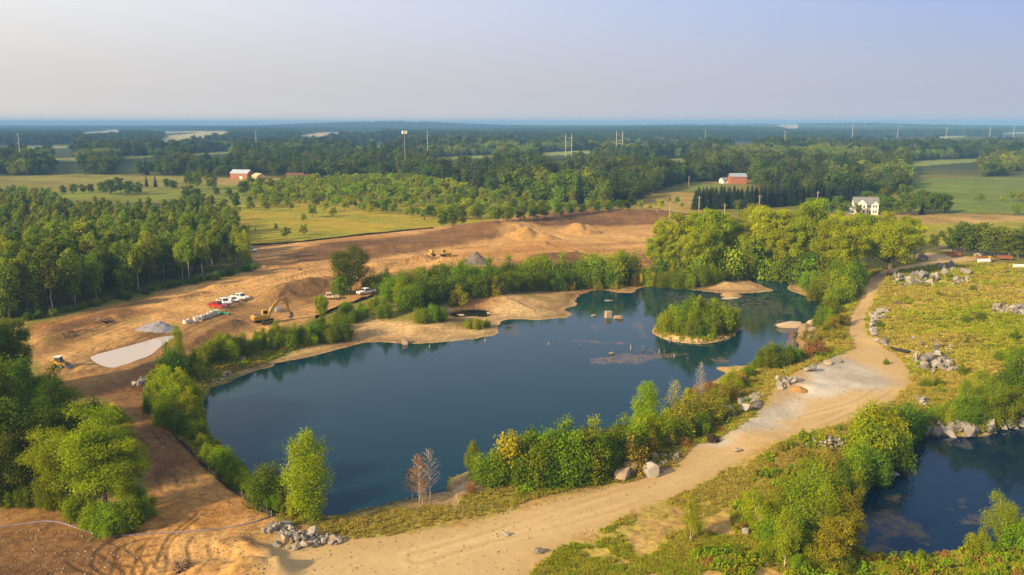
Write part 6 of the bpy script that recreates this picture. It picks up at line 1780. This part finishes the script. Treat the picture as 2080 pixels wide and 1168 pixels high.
heap_of_rocks('loose_rock', ROCKS, [(1850, 745), (1840, 722), (1860, 726), (1872, 735)], 10, 5, 9, 'small pale rock beside the black pipe', 'rocks by the black pipe', 0, 11)
heap_of_rocks('angular_rock', ROCKS, [(2010, 630), (2030, 622), (2095, 628), (2095, 645), (2060, 640), (2015, 638)], 34, 9, 16, 'grey rock in the heap at the right border', 'rocks at the right border', .4, 12)
heap_of_rocks('angular_rock', SLABS + ROCKS[:2], [(1842, 815), (1865, 808), (1888, 818), (1885, 834), (1860, 832)], 13, 9, 20, 'flat grey rock in the patch above the pond', 'flat rocks above the pond', .2, 13)
heap_of_rocks('shore_rock', ROCKS + SLABS, [(1858, 876), (1885, 872), (1920, 866), (1960, 868), (1985, 866), (2010, 858), (2050, 858), (2095, 852), (2095, 866), (2050, 872), (2020, 882), (1980, 888), (1920, 886), (1870, 884)], 40, 14, 32, 'angular grey rock piled along the far shore of the pond', 'rocks on the pond far shore', .5, 14)
heap_of_rocks('shore_rock', ROCKS + TROCKS, [(1812, 945), (1825, 925), (1832, 930), (1824, 950)], 16, 5, 12, 'small rock on the left shore of the pond', 'rocks on the pond left shore', .1, 15)
rock('shore_rock', SLABS[0], 1813, 968, 34, 'pale slab tilted into the water on the left shore of the pond', None, 1.1, .8, tilt=.1, z=.05)
rock('shore_rock', SLABS[1], 1690, 1048, 26, 'pale flat slab showing among the pond thicket', None, 1.0, .9, tilt=.1)
for px, py, w, lab in ((1680, 740, 18, 'grey boulder on the far corner of the bare rock pad'), (1652, 752, 20, 'dark grey boulder second along the rim of the rock pad'), (1640, 754, 14, 'tan boulder with a dark hollow on the rim of the rock pad'), (1705, 736, 12, 'pale low stone on the rim of the rock pad near the road')):
    rock('boulder', (ROCKS + TROCKS)[int(rng.integers(10))], px, py, w, lab, None, .9, .9, cat='boulder')
heap_of_rocks('shore_rock', ROCKS + TROCKS, [(1575, 790), (1590, 772), (1612, 765), (1612, 780), (1590, 792)], 26, 7, 17, 'mottled rock in the broken rim of the rock pad', 'rocks in the broken pad rim', .5, 16)
heap_of_rocks('shore_rock', ROCKS + SLABS, [(1495, 830), (1510, 805), (1545, 800), (1560, 815), (1540, 830), (1510, 845)], 16, 9, 26, 'grey block in the weeds left of the rock pad', 'blocks left of the rock pad', .2, 17)
heap_of_rocks('shore_rock', ROCKS + SLABS, [(1460, 838), (1480, 825), (1500, 838), (1495, 855), (1465, 858)], 8, 10, 22, 'pale slab lying in the grass left of the rock pad', 'slabs left of the rock pad', 0, 18)
heap_of_rocks('angular_rock', ROCKS + SLABS, [(276, 770), (300, 752), (308, 765), (300, 785), (285, 792)], 9, 9, 20, 'grey boulder beside the dark berm and young birches', 'boulders by the dark berm', .4, 19)
heap_of_rocks('shore_rock', SLABS + ROCKS[:3], [(365, 740), (395, 728), (400, 742), (375, 752)], 6, 14, 26, 'grey slab behind the young birches on the left shore', 'slabs behind the birches', .3, 20)
rock('shore_rock', SLABS[2], 492, 728, 24, 'grey slab at the back of the sandy spit below the belt', None, .9, .7, tilt=.2)
rock('shore_rock', SLABS[3], 452, 736, 16, 'small blue grey slab among the belt shrubs above the spit', None, .9, .7, tilt=.2)
heap_of_rocks('loose_rock', TROCKS + SLABS[:1], [(420, 780), (440, 765), (470, 755), (480, 768), (450, 782)], 14, 6, 14, 'pale broken rock on the spit at the lake corner', 'rocks on the spit', .1, 21)
heap_of_rocks('shore_rock', ROCKS, [(415, 845), (432, 885), (470, 930), (510, 965), (525, 982), (516, 985), (465, 938), (424, 885)], 16, 8, 16, 'dark rock at the waterline under the left bank shrubs', 'waterline rocks under the left bank', 0, 22)
# stones standing in the lake
m = MB(); m.box((0, 0, .7), (1.75, 1.6, 2.2), taper=(.93, .9), shear=(.05, .08)); o = m.build('stone_block', TAN, None, bevel=.09); o.location = (*P(1235, 645, 0), 0); o.rotation_euler = (.02, .03, .25); o['label'] = 'upright squared stone block standing in the lake'; o['category'] = 'stone block'
rock('stone_block', TROCKS[2], 1254, 647, 20, 'tilted stone leaning beside the upright block in the lake', None, .85, .9, tilt=.2, z=-.25, cat='stone block')
rock('lake_rock', TROCKS[1], 1205, 641, 11, 'small dark stone in the water left of the stone block', None, .5, .8, z=-.12)
rock('lake_rock', SOFT[0], 1242, 719, 18, 'small tan rock capping a post in the lake near the stakes', None, .6, .8, z=.05)
rock('stone_block', TROCKS[0], 823, 698, 19, 'grey topped stone block at the water edge of the beach', None, 1.1, .9, tilt=.05, z=-.15, cat='stone block')
rock('lake_rock', TROCKS[4], 803, 697, 11, 'low tan stone left of the block at the beach edge', None, .5, .8, z=-.05)
rock('lake_rock', SOFT[1], 1606, 664, 62, 'large smooth tan rock rising from the lake at its right end', None, .75, .6, rz=.1, tilt=.02, z=-.35)
rock('lake_rock', SOFT[2], 1588, 660, 34, 'low smooth hump beside the large smooth rock at the right end', None, .5, .7, rz=.5, tilt=.02, z=-.2)
rock('lake_rock', SOFT[1], 1486, 605, 46, 'pale flat dome of sand and rock in front of the sandbar', None, .35, .6, rz=.2, tilt=.02, z=-.2)
heap_of_rocks('shore_rock', SOFT + TROCKS, [(1622, 690), (1640, 660), (1655, 650), (1660, 670), (1640, 700), (1628, 705)], 14, 12, 30, 'tan bare rock on the right shore below the road', 'bare rocks on the right shore', .1, 23)
heap_of_rocks('loose_rock', TROCKS, [(1325, 682), (1365, 690), (1420, 693), (1480, 688), (1500, 672), (1490, 680), (1420, 697), (1350, 692)], 22, 4, 9, 'small pale stone on the rim of the island', 'stones on the island rim', 0, 24)
rock('boulder', SOFT[0], 935, 640, 26, 'flat tan rock left of the dark pool on the beach', None, .5, .6, tilt=.05, cat='boulder')
rock('boulder', SOFT[1], 993, 637, 11, 'pale round stone right of the dark pool on the beach', None, .9, .9, cat='boulder')
rock('boulder', TROCKS[2], 535, 545, 12, 'pale boulder at the right tip of the dense wood', None, .9, .9, cat='boulder')
rock('boulder', SOFT[2], 608, 549, 9, 'white stone alone on the orange dirt above the parked trucks', None, .9, .9, cat='boulder').data = ROCKS[0]
# the near ledge: blocks of bare rock dropping into the water
for px, py, w, hf, df, rz_, lab in ((962, 985, 92, .34, .75, .75, 'broad sloping rock block with a pointed tip jutting into the lake'), (885, 1022, 110, .26, .5, .35, 'long flat rock ledge at the waterline under the dying birches'), (800, 1035, 90, .22, .4, .3, 'low rock ledge continuing left along the near shore')):
    rock('rock_ledge', rock_mesh('rock_ledge', 561 + int(px) % 7, 1.0, 22), px, py, w, lab, None, hf, df, rz=rz_, tilt=.04, sink=.45, cat='rock ledge').data.materials.append(TAN)
# loose gravel nobody could count
def pebble_points(polys, n, seed):
    rg = np.random.default_rng(seed); out = []
    for poly, k in polys:
        poly = np.array(poly, float); lo, hi = poly.min(0), poly.max(0)
        q = lo + rg.random((n * 3, 2)) * (hi - lo)
        q = q[sdist(poly, q[:, 0], q[:, 1], 50) < 0][:int(n * k)]
        out.append(Gn(q, 4))
    return np.vstack(out)


pp = pebble_points([([(-20, 1090), (100, 1062), (210, 1095), (430, 1085), (540, 1060), (560, 1168), (-20, 1168)], 1.6), ([(600, 1100), (900, 1070), (1200, 1000), (1400, 940), (1300, 1030), (1050, 1160), (600, 1168)], .7), ([(1460, 900), (1600, 790), (1740, 730), (1790, 770), (1600, 880)], .6),
                    ([(1780, 640), (1950, 690), (1990, 780), (1860, 800), (1790, 700)], .9), ([(300, 860), (420, 980), (540, 1060), (330, 1060), (290, 930)], .6), ([(120, 800), (300, 700), (360, 720), (290, 800)], .4), ([(1600, 900), (1740, 890), (1740, 930), (1620, 930)], .5), ([(900, 1040), (1240, 980), (1240, 1000), (960, 1060)], .5),
                    ([(720, 690), (1000, 670), (1000, 690), (830, 700)], .4), ([(1100, 600), (1300, 580), (1300, 592), (1170, 612)], .3)], 900, 61)
scatter('gravel', ROCKS[:1] + TROCKS[:4], pp - np.array([0, 0, .02]), .03 + .10 * rng.random(len(pp)) ** 4, (rng.random(len(pp)) * 5).astype(int), 'loose stones and clods strewn over the bare ground')


# ---- fences, hoses, sticks
def silt_fence(label, pts, h=.75, stakes=9):
    g = Gn(smooth_line(pts, 2))
    t = thing('silt_fence', label, 'fence', tuple(g[0]))
    g = g - g[0]
    n = len(g); vs = []; fs = []
    nrm = np.zeros((n, 2))
    for i in range(n):
        d = g[min(i + 1, n - 1)] - g[max(i - 1, 0)]
        nrm[i] = np.array([-d[1], d[0]]) / (np.hypot(d[0], d[1]) + 1e-9)
    for i in range(n):
        hh = h * (.75 + .3 * math.sin(i * 2.1) * .5 + .2 * rng.random()); lean = .22 * math.sin(i * 1.3)
        a = nrm[i] * .03
        for s, zz in ((-1, -.15), (1, -.15), (1, hh), (-1, hh)):
            l = lean if zz > 0 else 0
            vs.append((g[i, 0] + s * a[0] + nrm[i, 0] * l, g[i, 1] + s * a[1] + nrm[i, 1] * l, g[i, 2] + zz))
    for i in range(n - 1):
        for j in range(4):
            fs.append((i * 4 + j, i * 4 + (j + 1) % 4, (i + 1) * 4 + (j + 1) % 4, (i + 1) * 4 + j))
    m = MB(); m.add(vs, fs); m.build('fabric', PAINT['siltblack'], t)
    for i in np.linspace(0, n - 1, stakes).astype(int):
        k = MB(); k.box((g[i, 0], g[i, 1], g[i, 2] + h * .45), (.06, .06, h * 1.4)); k.build('stake', PAINT['stakewood'], t)


silt_fence('sagging black silt fence between the bottom left dirt track and the lake bank', [(292, 790), (303, 815), (330, 858), (360, 893), (400, 934), (440, 975), (500, 1017), (552, 1050)], .8, 22)
silt_fence('low black silt fence between yellow meadow and dirt site', [(495, 499), (560, 497), (640, 489), (760, 475), (880, 464)], .8, 14)
silt_fence('dark silt fence beside the dirt lane below the parked white pickup', [(640, 648), (690, 624), (730, 612), (775, 596), (800, 588)], .9, 9)
silt_fence('dark silt fence seen through the lake belt shrubs', [(900, 570), (960, 562), (1040, 552), (1110, 545)], .9, 9)
silt_fence('short dark silt fence in the dry grass near the slim sapling', [(1422, 1127), (1455, 1133), (1495, 1146)], .55, 4)
silt_fence('short dark silt fence at the bottom right border', [(1560, 1150), (1580, 1154)], .5, 2)
silt_fence('dark silt fence in the grass at the bottom right below the pond', [(1882, 1163), (1930, 1159), (1988, 1152)], .5, 5)
g = Gn(smooth_line([(-40, 1078), (50, 1064), (105, 1057), (150, 1070), (190, 1085), (215, 1091), (260, 1088), (350, 1082), (430, 1078), (500, 1066), (545, 1052), (570, 1040)], 2))
m = MB(); m.tube(g + (0, 0, .05), .10, 7)
o = m.build('silt_sock', PAINT['bluesock'], None, smooth=True); o['label'] = 'thin blue violet plastic sock winding across the bottom left dirt'; o['category'] = 'silt sock'
g = Gn([(1808, 710), (1848, 718)])
m = MB(); m.tube([g[0] + (0, 0, .3), g[1] + (0, 0, .3)], [.38, .38], 12); o = m.build('black_pipe', PAINT['black'], None, smooth=True); o['label'] = 'black pipe lying beside the rocks at the road bend'; o['category'] = 'pipe'
for i, (px, py, ty) in enumerate([(1281, 710, 700), (1295, 714, 706), (1304, 713, 703), (1307, 712, 703), (1320, 713, 706), (1325, 713, 706), (1339, 717, 708), (1349, 716, 709), (1364, 725, 717), (1369, 725, 717), (1373, 723, 715), (1397, 729, 725), (1114, 700, 695), (1126, 700, 695), (1177, 704, 698), (872, 706, 700), (911, 699, 690), (958, 699, 694), (985, 694, 687), (1241, 731, 716)]):
    x, y = P(px, py, 0)
    _, _, dep = px_of(x, y, 0); hh = (py - ty) * dep / FPX
    m = MB(); m.tube([(0, 0, -.8), (.03, .02, hh * .5), (rng.normal() * .12, rng.normal() * .12, hh)], [.11, .10, .07], 7)
    o = m.build('dead_stake', BARK if i % 3 else DEADWOOD, None); o.location = (x, y, 0)
    o['label'] = 'thin dead stub standing in the lake shallows between island and point' if px > 1250 else 'thin dead stub standing in the water off the beach'; o['category'] = 'stake'; o['group'] = 'dead stubs near the island' if px > 1250 else 'dead stubs off the beach'
g = G(1236, 612)
m = MB(); m.tube([(-1.2, .1, .08), (0, -.1, .18), (1.4, .15, .05)], [.12, .16, .06], 7); o = m.build('drift_log', DEADWOOD, None); o.location = (*P(1236, 611, 0), 0); o['label'] = 'pale drift log floating behind the stone block'; o['category'] = 'log'


def stick_heap(name, label, px, py, wpx, mat, n, rad, seed, hf=.5):
    g = G(px, py); _, _, dep = px_of(*g); Rr = wpx * .5 * dep / FPX
    rg = np.random.default_rng(seed); m = MB()
    for i in range(n):
        a = rg.random() * 6.28; L = Rr * (.5 + .8 * rg.random()); r0 = Rr * .5 * rg.random()
        c = np.array([r0 * math.cos(a * 1.7), r0 * math.sin(a * 1.7), Rr * hf * rg.random() ** 1.5 * (1 - r0 / Rr) + .1])
        d = np.array([math.cos(a), math.sin(a), .35 * rg.normal()]) * L * .5
        m.tube(bend(c - d, c + d, rg, 4, .08), np.linspace(rad, rad * .4, 4), 5)
    o = m.build(name, PAINT[mat], None); o.location = g; o['label'] = label; o['category'] = 'brush pile'


stick_heap('root_ball', 'black uprooted root ball at the road edge below the shrub bank', 1447, 897, 34, 'darkroot', 46, .16, 71, .9)
stick_heap('brush_pile', 'heap of broken brown sticks at the bottom border', 368, 1158, 52, 'deadstick', 90, .07, 72, .6)
stick_heap('brush_pile', 'small tangle of dead branches right of the road bend', 1822, 618, 32, 'deadstick', 40, .07, 73, .5)
stick_heap('brush_pile', 'dark pile of roots on the brown heap near the wood', 210, 655, 40, 'deadstick', 50, .08, 74, .5)

# ---- things at the top end of the gravel road
def tank(label, px, py, L, r, mat):
    g = G(px, py)
    t = thing('storage_tank', label, 'tank', g, .1)
    m = MB(); m.tube([(-L / 2 - .15, 0, r + .2), (-L / 2, 0, r + .2), (L / 2, 0, r + .2), (L / 2 + .15, 0, r + .2)], [r * .6, r, r, r * .6], 14); m.build('tank_body', PAINT[mat], t, smooth=False)
    for s in (-1, 1):
        k = MB(); k.box((s * L * .3, 0, .15), (.25, r * 1.6, .35)); k.build('cradle', PAINT['steel'], t)


tank('white horizontal tank at the top right end of the gravel road', 1998, 535, 4.2, .75, 'white')
tank('white tank by itself at the right border above the rough ground', 2070, 546, 4.0, .7, 'white')
for px, py, w, mat, lab in ((2000, 530, 4.0, 'rust', 'rusty brown steel dumpster behind the white tank'), (2040, 528, 5.0, 'rust', 'rusty scrap container under the oaks at the right border'), (1936, 521, 4.5, 'rust', 'rusty low trailer box at the foot of the oaks by the road end')):
    g = G(px, py); t = thing('steel_container', lab, 'container', g, rng.normal() * .2)
    m = MB()
    m.box((0, 0, .62), (w, 2, .08))
    for s in (-1, 1):
        m.box((0, s * 1.0, 1.1), (w, .08, 1.0)); m.box((s * w / 2, 0, 1.1), (.08, 1.92, 1.0))
    m.build('box', PAINT[mat], t)
    for s in (-1, 1):
        k = MB(); k.box((s * w * .35, 0, .3), (.3, 1.8, .6)); k.build('skid', PAINT['steel'], t)
g = G(2013, 531)
t = thing('small_tractor', 'small bright yellow machine parked beside the rusty dumpster', 'tractor', g, .3)
m = MB(); m.prism([(-1.4, .5), (-1.4, 1.2), (.2, 1.3), (1.5, 1.0), (1.5, .5)], 'y', -.55, .55); m.build('body', PAINT['yellow'], t, bevel=.05)
m = MB(); m.prism([(-1.2, 1.2), (-1.1, 2.0), (-.2, 2.0), (-.1, 1.25)], 'y', -.5, .5); m.build('cab', PAINT['yellow'], t, bevel=.04)
for x in (-.8, .95):
    for s in (-1, 1):
        wheel(t, x, s * .7, .5 if x < 0 else .4, .3, s)
heap_of_rocks('loose_rock', TROCKS, [(1976, 520), (1992, 516), (1996, 524), (1980, 527)], 9, 8, 16, 'tan rock piled beside the rusty dumpster at the road end', 'rocks by the dumpster', .4, 25)
heap_of_rocks('loose_rock', TROCKS + ROCKS, [(1858, 528), (1870, 520), (1880, 522), (1878, 530)], 9, 7, 14, 'rock in the small pile where the gravel road forks', 'rocks at the road fork', .3, 26)


# ---- buildings
def gable(m_wall, m_roof, L, W, wh, rh, over=.4, c=(0, 0), turn=False):
    """walls into m_wall, two roof slabs into m_roof; the ridge runs along x (along y when turned)"""
    def tf(v):
        v = np.array(v, float)
        if turn:
            v = np.stack([-v[:, 1], v[:, 0], v[:, 2]], 1)
        return v + np.array([c[0], c[1], 0])
    a, b = L / 2, W / 2
    m_wall.add(tf([(-a, -b, -2.5), (a, -b, -2.5), (a, b, -2.5), (-a, b, -2.5), (-a, -b, wh), (a, -b, wh), (a, b, wh), (-a, b, wh), (-a, 0, wh + rh), (a, 0, wh + rh)]),
               [(0, 1, 5, 4), (2, 3, 7, 6), (1, 2, 6, 9, 5), (3, 0, 4, 8, 7), (4, 5, 9, 8), (6, 7, 8, 9)])
    t = .22; sl_ = rh / b
    for s in (-1, 1):
        e = b + over
        z0 = wh - over * sl_ + .03
        vs = [(-a - over, s * e, z0), (a + over, s * e, z0), (a + over, 0, wh + rh + .03), (-a - over, 0, wh + rh + .03)]
        vs += [(v[0], v[1], v[2] + t) for v in vs]
        m_roof.add(tf(vs), [(0, 3, 2, 1), (4, 5, 6, 7), (0, 1, 5, 4), (1, 2, 6, 5), (2, 3, 7, 6), (3, 0, 4, 7)])


def win(parent, c, w, h, face):
    """framed window on a wall facing -y (face 0), +x (1), -x (2)"""
    fr = MB(); gl = MB()
    dims = {0: ((w + .24, .08, h + .24), (w, .10, h)), 1: ((.08, w + .24, h + .24), (.10, w, h)), 2: ((.08, w + .24, h + .24), (.10, w, h))}[face]
    fr.box(c, dims[0]); o = fr.build('window', PAINT['trim'], parent)
    gl.box(c, dims[1]); gl.build('pane', PAINT['window'], o)


def simple_house(name, label, cat, px, py, L, W, wh, rh, rz, wall, roof, nwin=3, door=False, turn=False):
    g = G(px, py)
    t = thing(name, label, cat, g, rz)
    a, b = MB(), MB()
    gable(a, b, L, W, wh, rh, turn=turn)
    a.build('wall', PAINT[wall], t); b.build('roof', PAINT[roof], t)
    fy = -(W if not turn else L) / 2; fx = (L if not turn else W)
    for i in range(nwin):
        win(t, (-fx / 2 + fx * (i + .5) / nwin, fy - .02, wh * .55), min(1.4, fx / nwin * .5), 1.2, 0)
    if door:
        d = MB(); d.box((fx * .12, fy - .03, 1.3), (2.6, .1, 2.6)); d.build('door', PAINT['trim'], t)
    return t


def farmhouse():
    g = G(1756, 434)
    t = thing('farmhouse', 'white two storey farmhouse with grey gabled roof beyond the cottonwoods', 'house', g, R(-14), scale=1.06)
    a, b = MB(), MB()
    gable(a, b, 12, 8, 5.6, 2.9)
    a.build('wall', PAINT['whitewall'], t); rf = b.build('roof', PAINT['shingle'], t)
    a, b = MB(), MB(); gable(a, b, 3.6, 5.6, 5.65, 2.6, c=(-3.0, -5.0), turn=True)
    a.build('front_gable', PAINT['whitewall'], t); b.build('gable_roof', PAINT['shingle'], t)
    a, b = MB(), MB(); gable(a, b, 1.6, 3.4, 5.62, 1.7, c=(4.0, -4.2), turn=True)
    a.build('side_gable', PAINT['whitewall'], t); b.build('gable_roof', PAINT['shingle'], t)
    a, b = MB(), MB(); gable(a, b, 3.4, 5.0, 2.9, 1.4, c=(-7.3, -.5), turn=True)
    a.build('porch', PAINT['trim'], t); b.build('porch_roof', PAINT['shingle'], t)
    d = MB(); d.box((-6.8, -5.2, .5), (5.5, 3.0, .3)); d.build('deck', PAINT['trim'], t)
    for x, z in ((-4.4, 4.3), (-1.6, 4.3), (-4.4, 1.7), (-1.6, 1.7)):
        win(t, (x, -6.82, z), .9, 1.3, 0)
    for x, z in ((.6, 4.3), (1.9, 4.3), (.6, 1.7), (5.6, 1.7)):
        win(t, (x, -4.02, z), .9, 1.3, 0)
    for x, z in ((3.4, 4.4), (4.6, 4.4), (3.4, 1.7), (4.6, 1.7)):
        win(t, (x, -5.02, z), .8, 1.3, 0)
    for y, z in ((-2, 4.3), (2, 4.3), (-2, 1.7), (2, 1.7)):
        win(t, (6.02, y, z), .9, 1.3, 1)
    dr = MB(); dr.box((2.0, -4.03, 1.15), (1.0, .1, 2.2)); dr.build('door', PAINT['brown'], t)
    ch = MB(); ch.box((2.0, .8, 8.6), (.8, .8, 1.6)); ch.build('chimney', PAINT['brick'], rf)


farmhouse()
simple_house('barn', 'long orange red barn with a pale metal roof in the left background', 'barn', 492, 363, 17, 11, 5.2, 2.8, R(-12), 'barnred', 'metalroof', 3, True)
simple_house('shed', 'small tan shed right of the orange red barn', 'shed', 526, 364, 12, 8, 3.2, 2.0, R(-50), 'tanwall', 'tanwall', 2)
simple_house('house', 'low brown house in the trees right of the tan shed', 'house', 606, 363, 20, 9, 3.0, 2.2, R(5), 'brown', 'brown', 5)
simple_house('house', 'pale house with grey hipped roof among the middle background trees', 'house', 1125, 385, 20, 12, 3.2, 3.2, R(14), 'tanwall', 'shingle', 5)
simple_house('brick_building', 'orange brick building with a blue grey roof above the spruce row', 'building', 1497, 373, 13, 10, 6.0, 2.4, R(0), 'brick', 'bluegrey', 0, False)
simple_house('house', 'small white house just left of the orange brick building', 'house', 1473, 372, 8, 6, 2.8, 1.8, R(20), 'whitewall', 'shingle', 2)
simple_house('house', 'low tan roofed house in the woods above the spruce row', 'house', 1604, 352, 18, 8, 3.0, 2.0, R(0), 'tanwall', 'tanwall', 3)
simple_house('house', 'house with a long orange roof in the woods above the farmhouse', 'house', 1705, 354, 17, 9, 2.6, 3.0, R(-10), 'brown', 'orangeroof', 3)
for px, lab in ((1630, 'leftmost white trailer home in the clearing above the spruces'), (1655, 'middle white trailer home in the clearing above the spruces'), (1680, 'rightmost white trailer home in the clearing above the spruces')):
    simple_house('trailer_home', lab, 'trailer home', px, 372 + rng.normal(), 9, 4, 2.6, .7, R(rng.normal() * 12), 'whitewall', 'metalroof', 3)
simple_house('house', 'pale house with a white gable far off in the right hand woods', 'house', 1950, 313, 26, 12, 5, 4, R(-8), 'tanwall', 'tanwall', 4)
simple_house('house', 'tiny white house far off right, left of two', 'house', 1997, 316, 8, 8, 6, 3, R(0), 'whitewall', 'metalroof', 2)
simple_house('house', 'tiny white house far off right, right of two', 'house', 2021, 317, 10, 8, 5, 3, R(0), 'whitewall', 'metalroof', 2)


# ---- masts and poles; feet stand in the woods where the treetops hide them
def above(px, vis_y, tree=13.0):
    x, y = P(px, vis_y, LAND + tree)
    return x, y, Z(x, y)


def height_to(x, y, z, top_y):
    """height at which something standing at x, y reaches the photo row top_y"""
    q = -(top_y - 584) / FPX
    dy = UPV[1] * q + FWD[1]; dz = UPV[2] * q + FWD[2]
    return CAMZ + dz / dy * y - z


def steel_pole(px, vis_y, top_y, label, lean=0.0):
    x, y, z = above(px, vis_y); h = height_to(x, y, z, top_y)
    t = thing('transmission_pole', label, 'power pole', (x, y, z), 0)
    w = max(.4, math.hypot(x, y) * .00026)
    m = MB(); m.tube([(0, 0, -1), (0, 0, h * .5), (0, 0, h)], [w * 1.2, w, w * .6], 8); m.build('mast', PAINT['galv'], t)
    for i, f in enumerate((.95, .84, .73)):
        k = MB(); s = 1 if i % 2 else -1
        k.tube([(0, 0, h * f), (s * 2.6, 0, h * f + .5)], [w * .4, w * .25], 5); k.build('arm', PAINT['galv'], t)
        k = MB(); k.tube([(s * 2.6, 0, h * f + .5), (s * 2.6, 0, h * f - .9)], [w * .3, w * .3], 5); k.build('insulator', PAINT['cellgrey'], t)


for px, v, tp, lab in ((42, 322, 270, 'tall steel transmission pole near the left border, leaning slightly'), (521, 303, 265, 'steel transmission pole above the orange red barn'), (869, 311, 265, 'steel transmission pole right of the mast with antennas'), (1432, 290, 264, 'steel transmission pole right of the two H frames'), (1593, 297, 264, 'steel transmission pole above the spruce row'),
                       (1731, 279, 251, 'steel transmission pole far off above the farmhouse'), (1823, 278, 255, 'thin transmission pole near the horizon, second right of the farmhouse'), (1922, 277, 258, 'thin transmission pole near the horizon, third from the right border'), (2010, 278, 258, 'thin transmission pole near the horizon, second from the right border'), (2058, 278, 254, 'thin transmission pole nearest the right border on the horizon')):
    steel_pole(px, v, tp, lab)
for px, v, tp, lab in ((1155, 303, 272, 'H shaped transmission frame with two poles, the left one'), (1258, 302, 266, 'H shaped transmission frame with two poles, the right one')):
    x, y, z = above(px, v); h = height_to(x, y, z, tp); dep = math.hypot(x, y); s = 6 * dep / FPX
    t = thing('power_pylon', lab, 'power pole', (x, y, z))
    for q in (-1, 1):
        m = MB(); m.tube([(q * s, 0, -1), (q * s, 0, h)], [.55, .4], 8); m.build('pole', PAINT['galv'], t)
    for f in (.84, .62, .5):
        m = MB(); m.box((0, 0, h * f), (s * 2 + (4.5 if f > .8 else 0), .32, .32)); m.build('crossarm', PAINT['galv'], t)
x, y, z = above(823, 334); h = height_to(x, y, z, 266)
t = thing('antenna_mast', 'slim dark mast with a ring of white antenna panels on top', 'antenna mast', (x, y, z))
m = MB(); m.tube([(0, 0, -1), (0, 0, h)], [.42, .3], 8); m.build('mast', PAINT['cellgrey'], t)
m = MB(); m.cyl((0, 0, h - 2.6), 2.0, .25, 'z', 12); m.build('platform', PAINT['cellgrey'], t)
for i in range(6):
    a = i * math.pi / 3; k = MB(); k.box((2.0 * math.cos(a), 2.0 * math.sin(a), h - 1.2), (.7, .5, 2.8), rz=a); k.build('antenna_panel', PAINT['trim'], t)
x, y, z = above(266, 271); h = height_to(x, y, z, 266)
t = thing('water_tower', 'tiny white water tower on the left horizon', 'water tower', (x, y, z))
m = MB(); m.tube([(0, 0, -1), (0, 0, h * .7)], [2.0, 2.0], 10); m.build('column', PAINT['trim'], t)
m = MB(); m.tube([(0, 0, h * .55), (0, 0, h * .68), (0, 0, h * .82), (0, 0, h * .94), (0, 0, h)], [2, 7, 9, 6, 1], 14); m.build('bowl', PAINT['trim'], t, smooth=True)
for px, by, tp, lab in ((1360, 446, 411, 'wooden utility pole beside the paved road curve'), (1419, 440, 398, 'wooden utility pole at the left end of the spruce row'), (1471, 446, 413, 'short wooden utility pole behind the first cottonwoods'), (1541, 440, 396, 'wooden utility pole in front of the spruce row'), (1658, 440, 388, 'wooden utility pole left of the farmhouse'), (1399, 378, 358, 'thin pole at the edge of the green field left of the brick building')):
    g = G(px, by); h = height_to(*g, tp)
    t = thing('utility_pole', lab, 'utility pole', g)
    m = MB(); m.tube([(0, 0, -.5), (0, 0, h)], [.26, .2], 8); m.build('pole', PAINT['polewood'], t)
    m = MB(); m.box((0, 0, h - .9), (2.4, .14, .16)); m.build('crossarm', PAINT['polewood'], t)

# ------------------------------------------------------------------ the hazy air over the whole plain
def build_haze():
    m, nt, out = newmat('haze_air')
    v = N(nt, 'ShaderNodeVolumePrincipled')
    v.inputs['Color'].default_value = HAZE_COL
    v.inputs['Density'].default_value = HAZE_DENS
    v.inputs['Anisotropy'].default_value = -0.1
    nt.links.new(v.outputs[0], out.inputs['Volume'])
    b = MB(); b.box((0, 7600, (HAZE_TOP + HAZE_BOT) / 2), (26000, 16400, HAZE_TOP - HAZE_BOT))
    o = b.build('haze', m, None, kind='stuff', label='bluish summer haze over the whole plain')


HAZE_COL = (.25, .52, .92, 1); HAZE_DENS = 1.75e-4; HAZE_TOP = 76.0; HAZE_BOT = -14.0
build_haze()
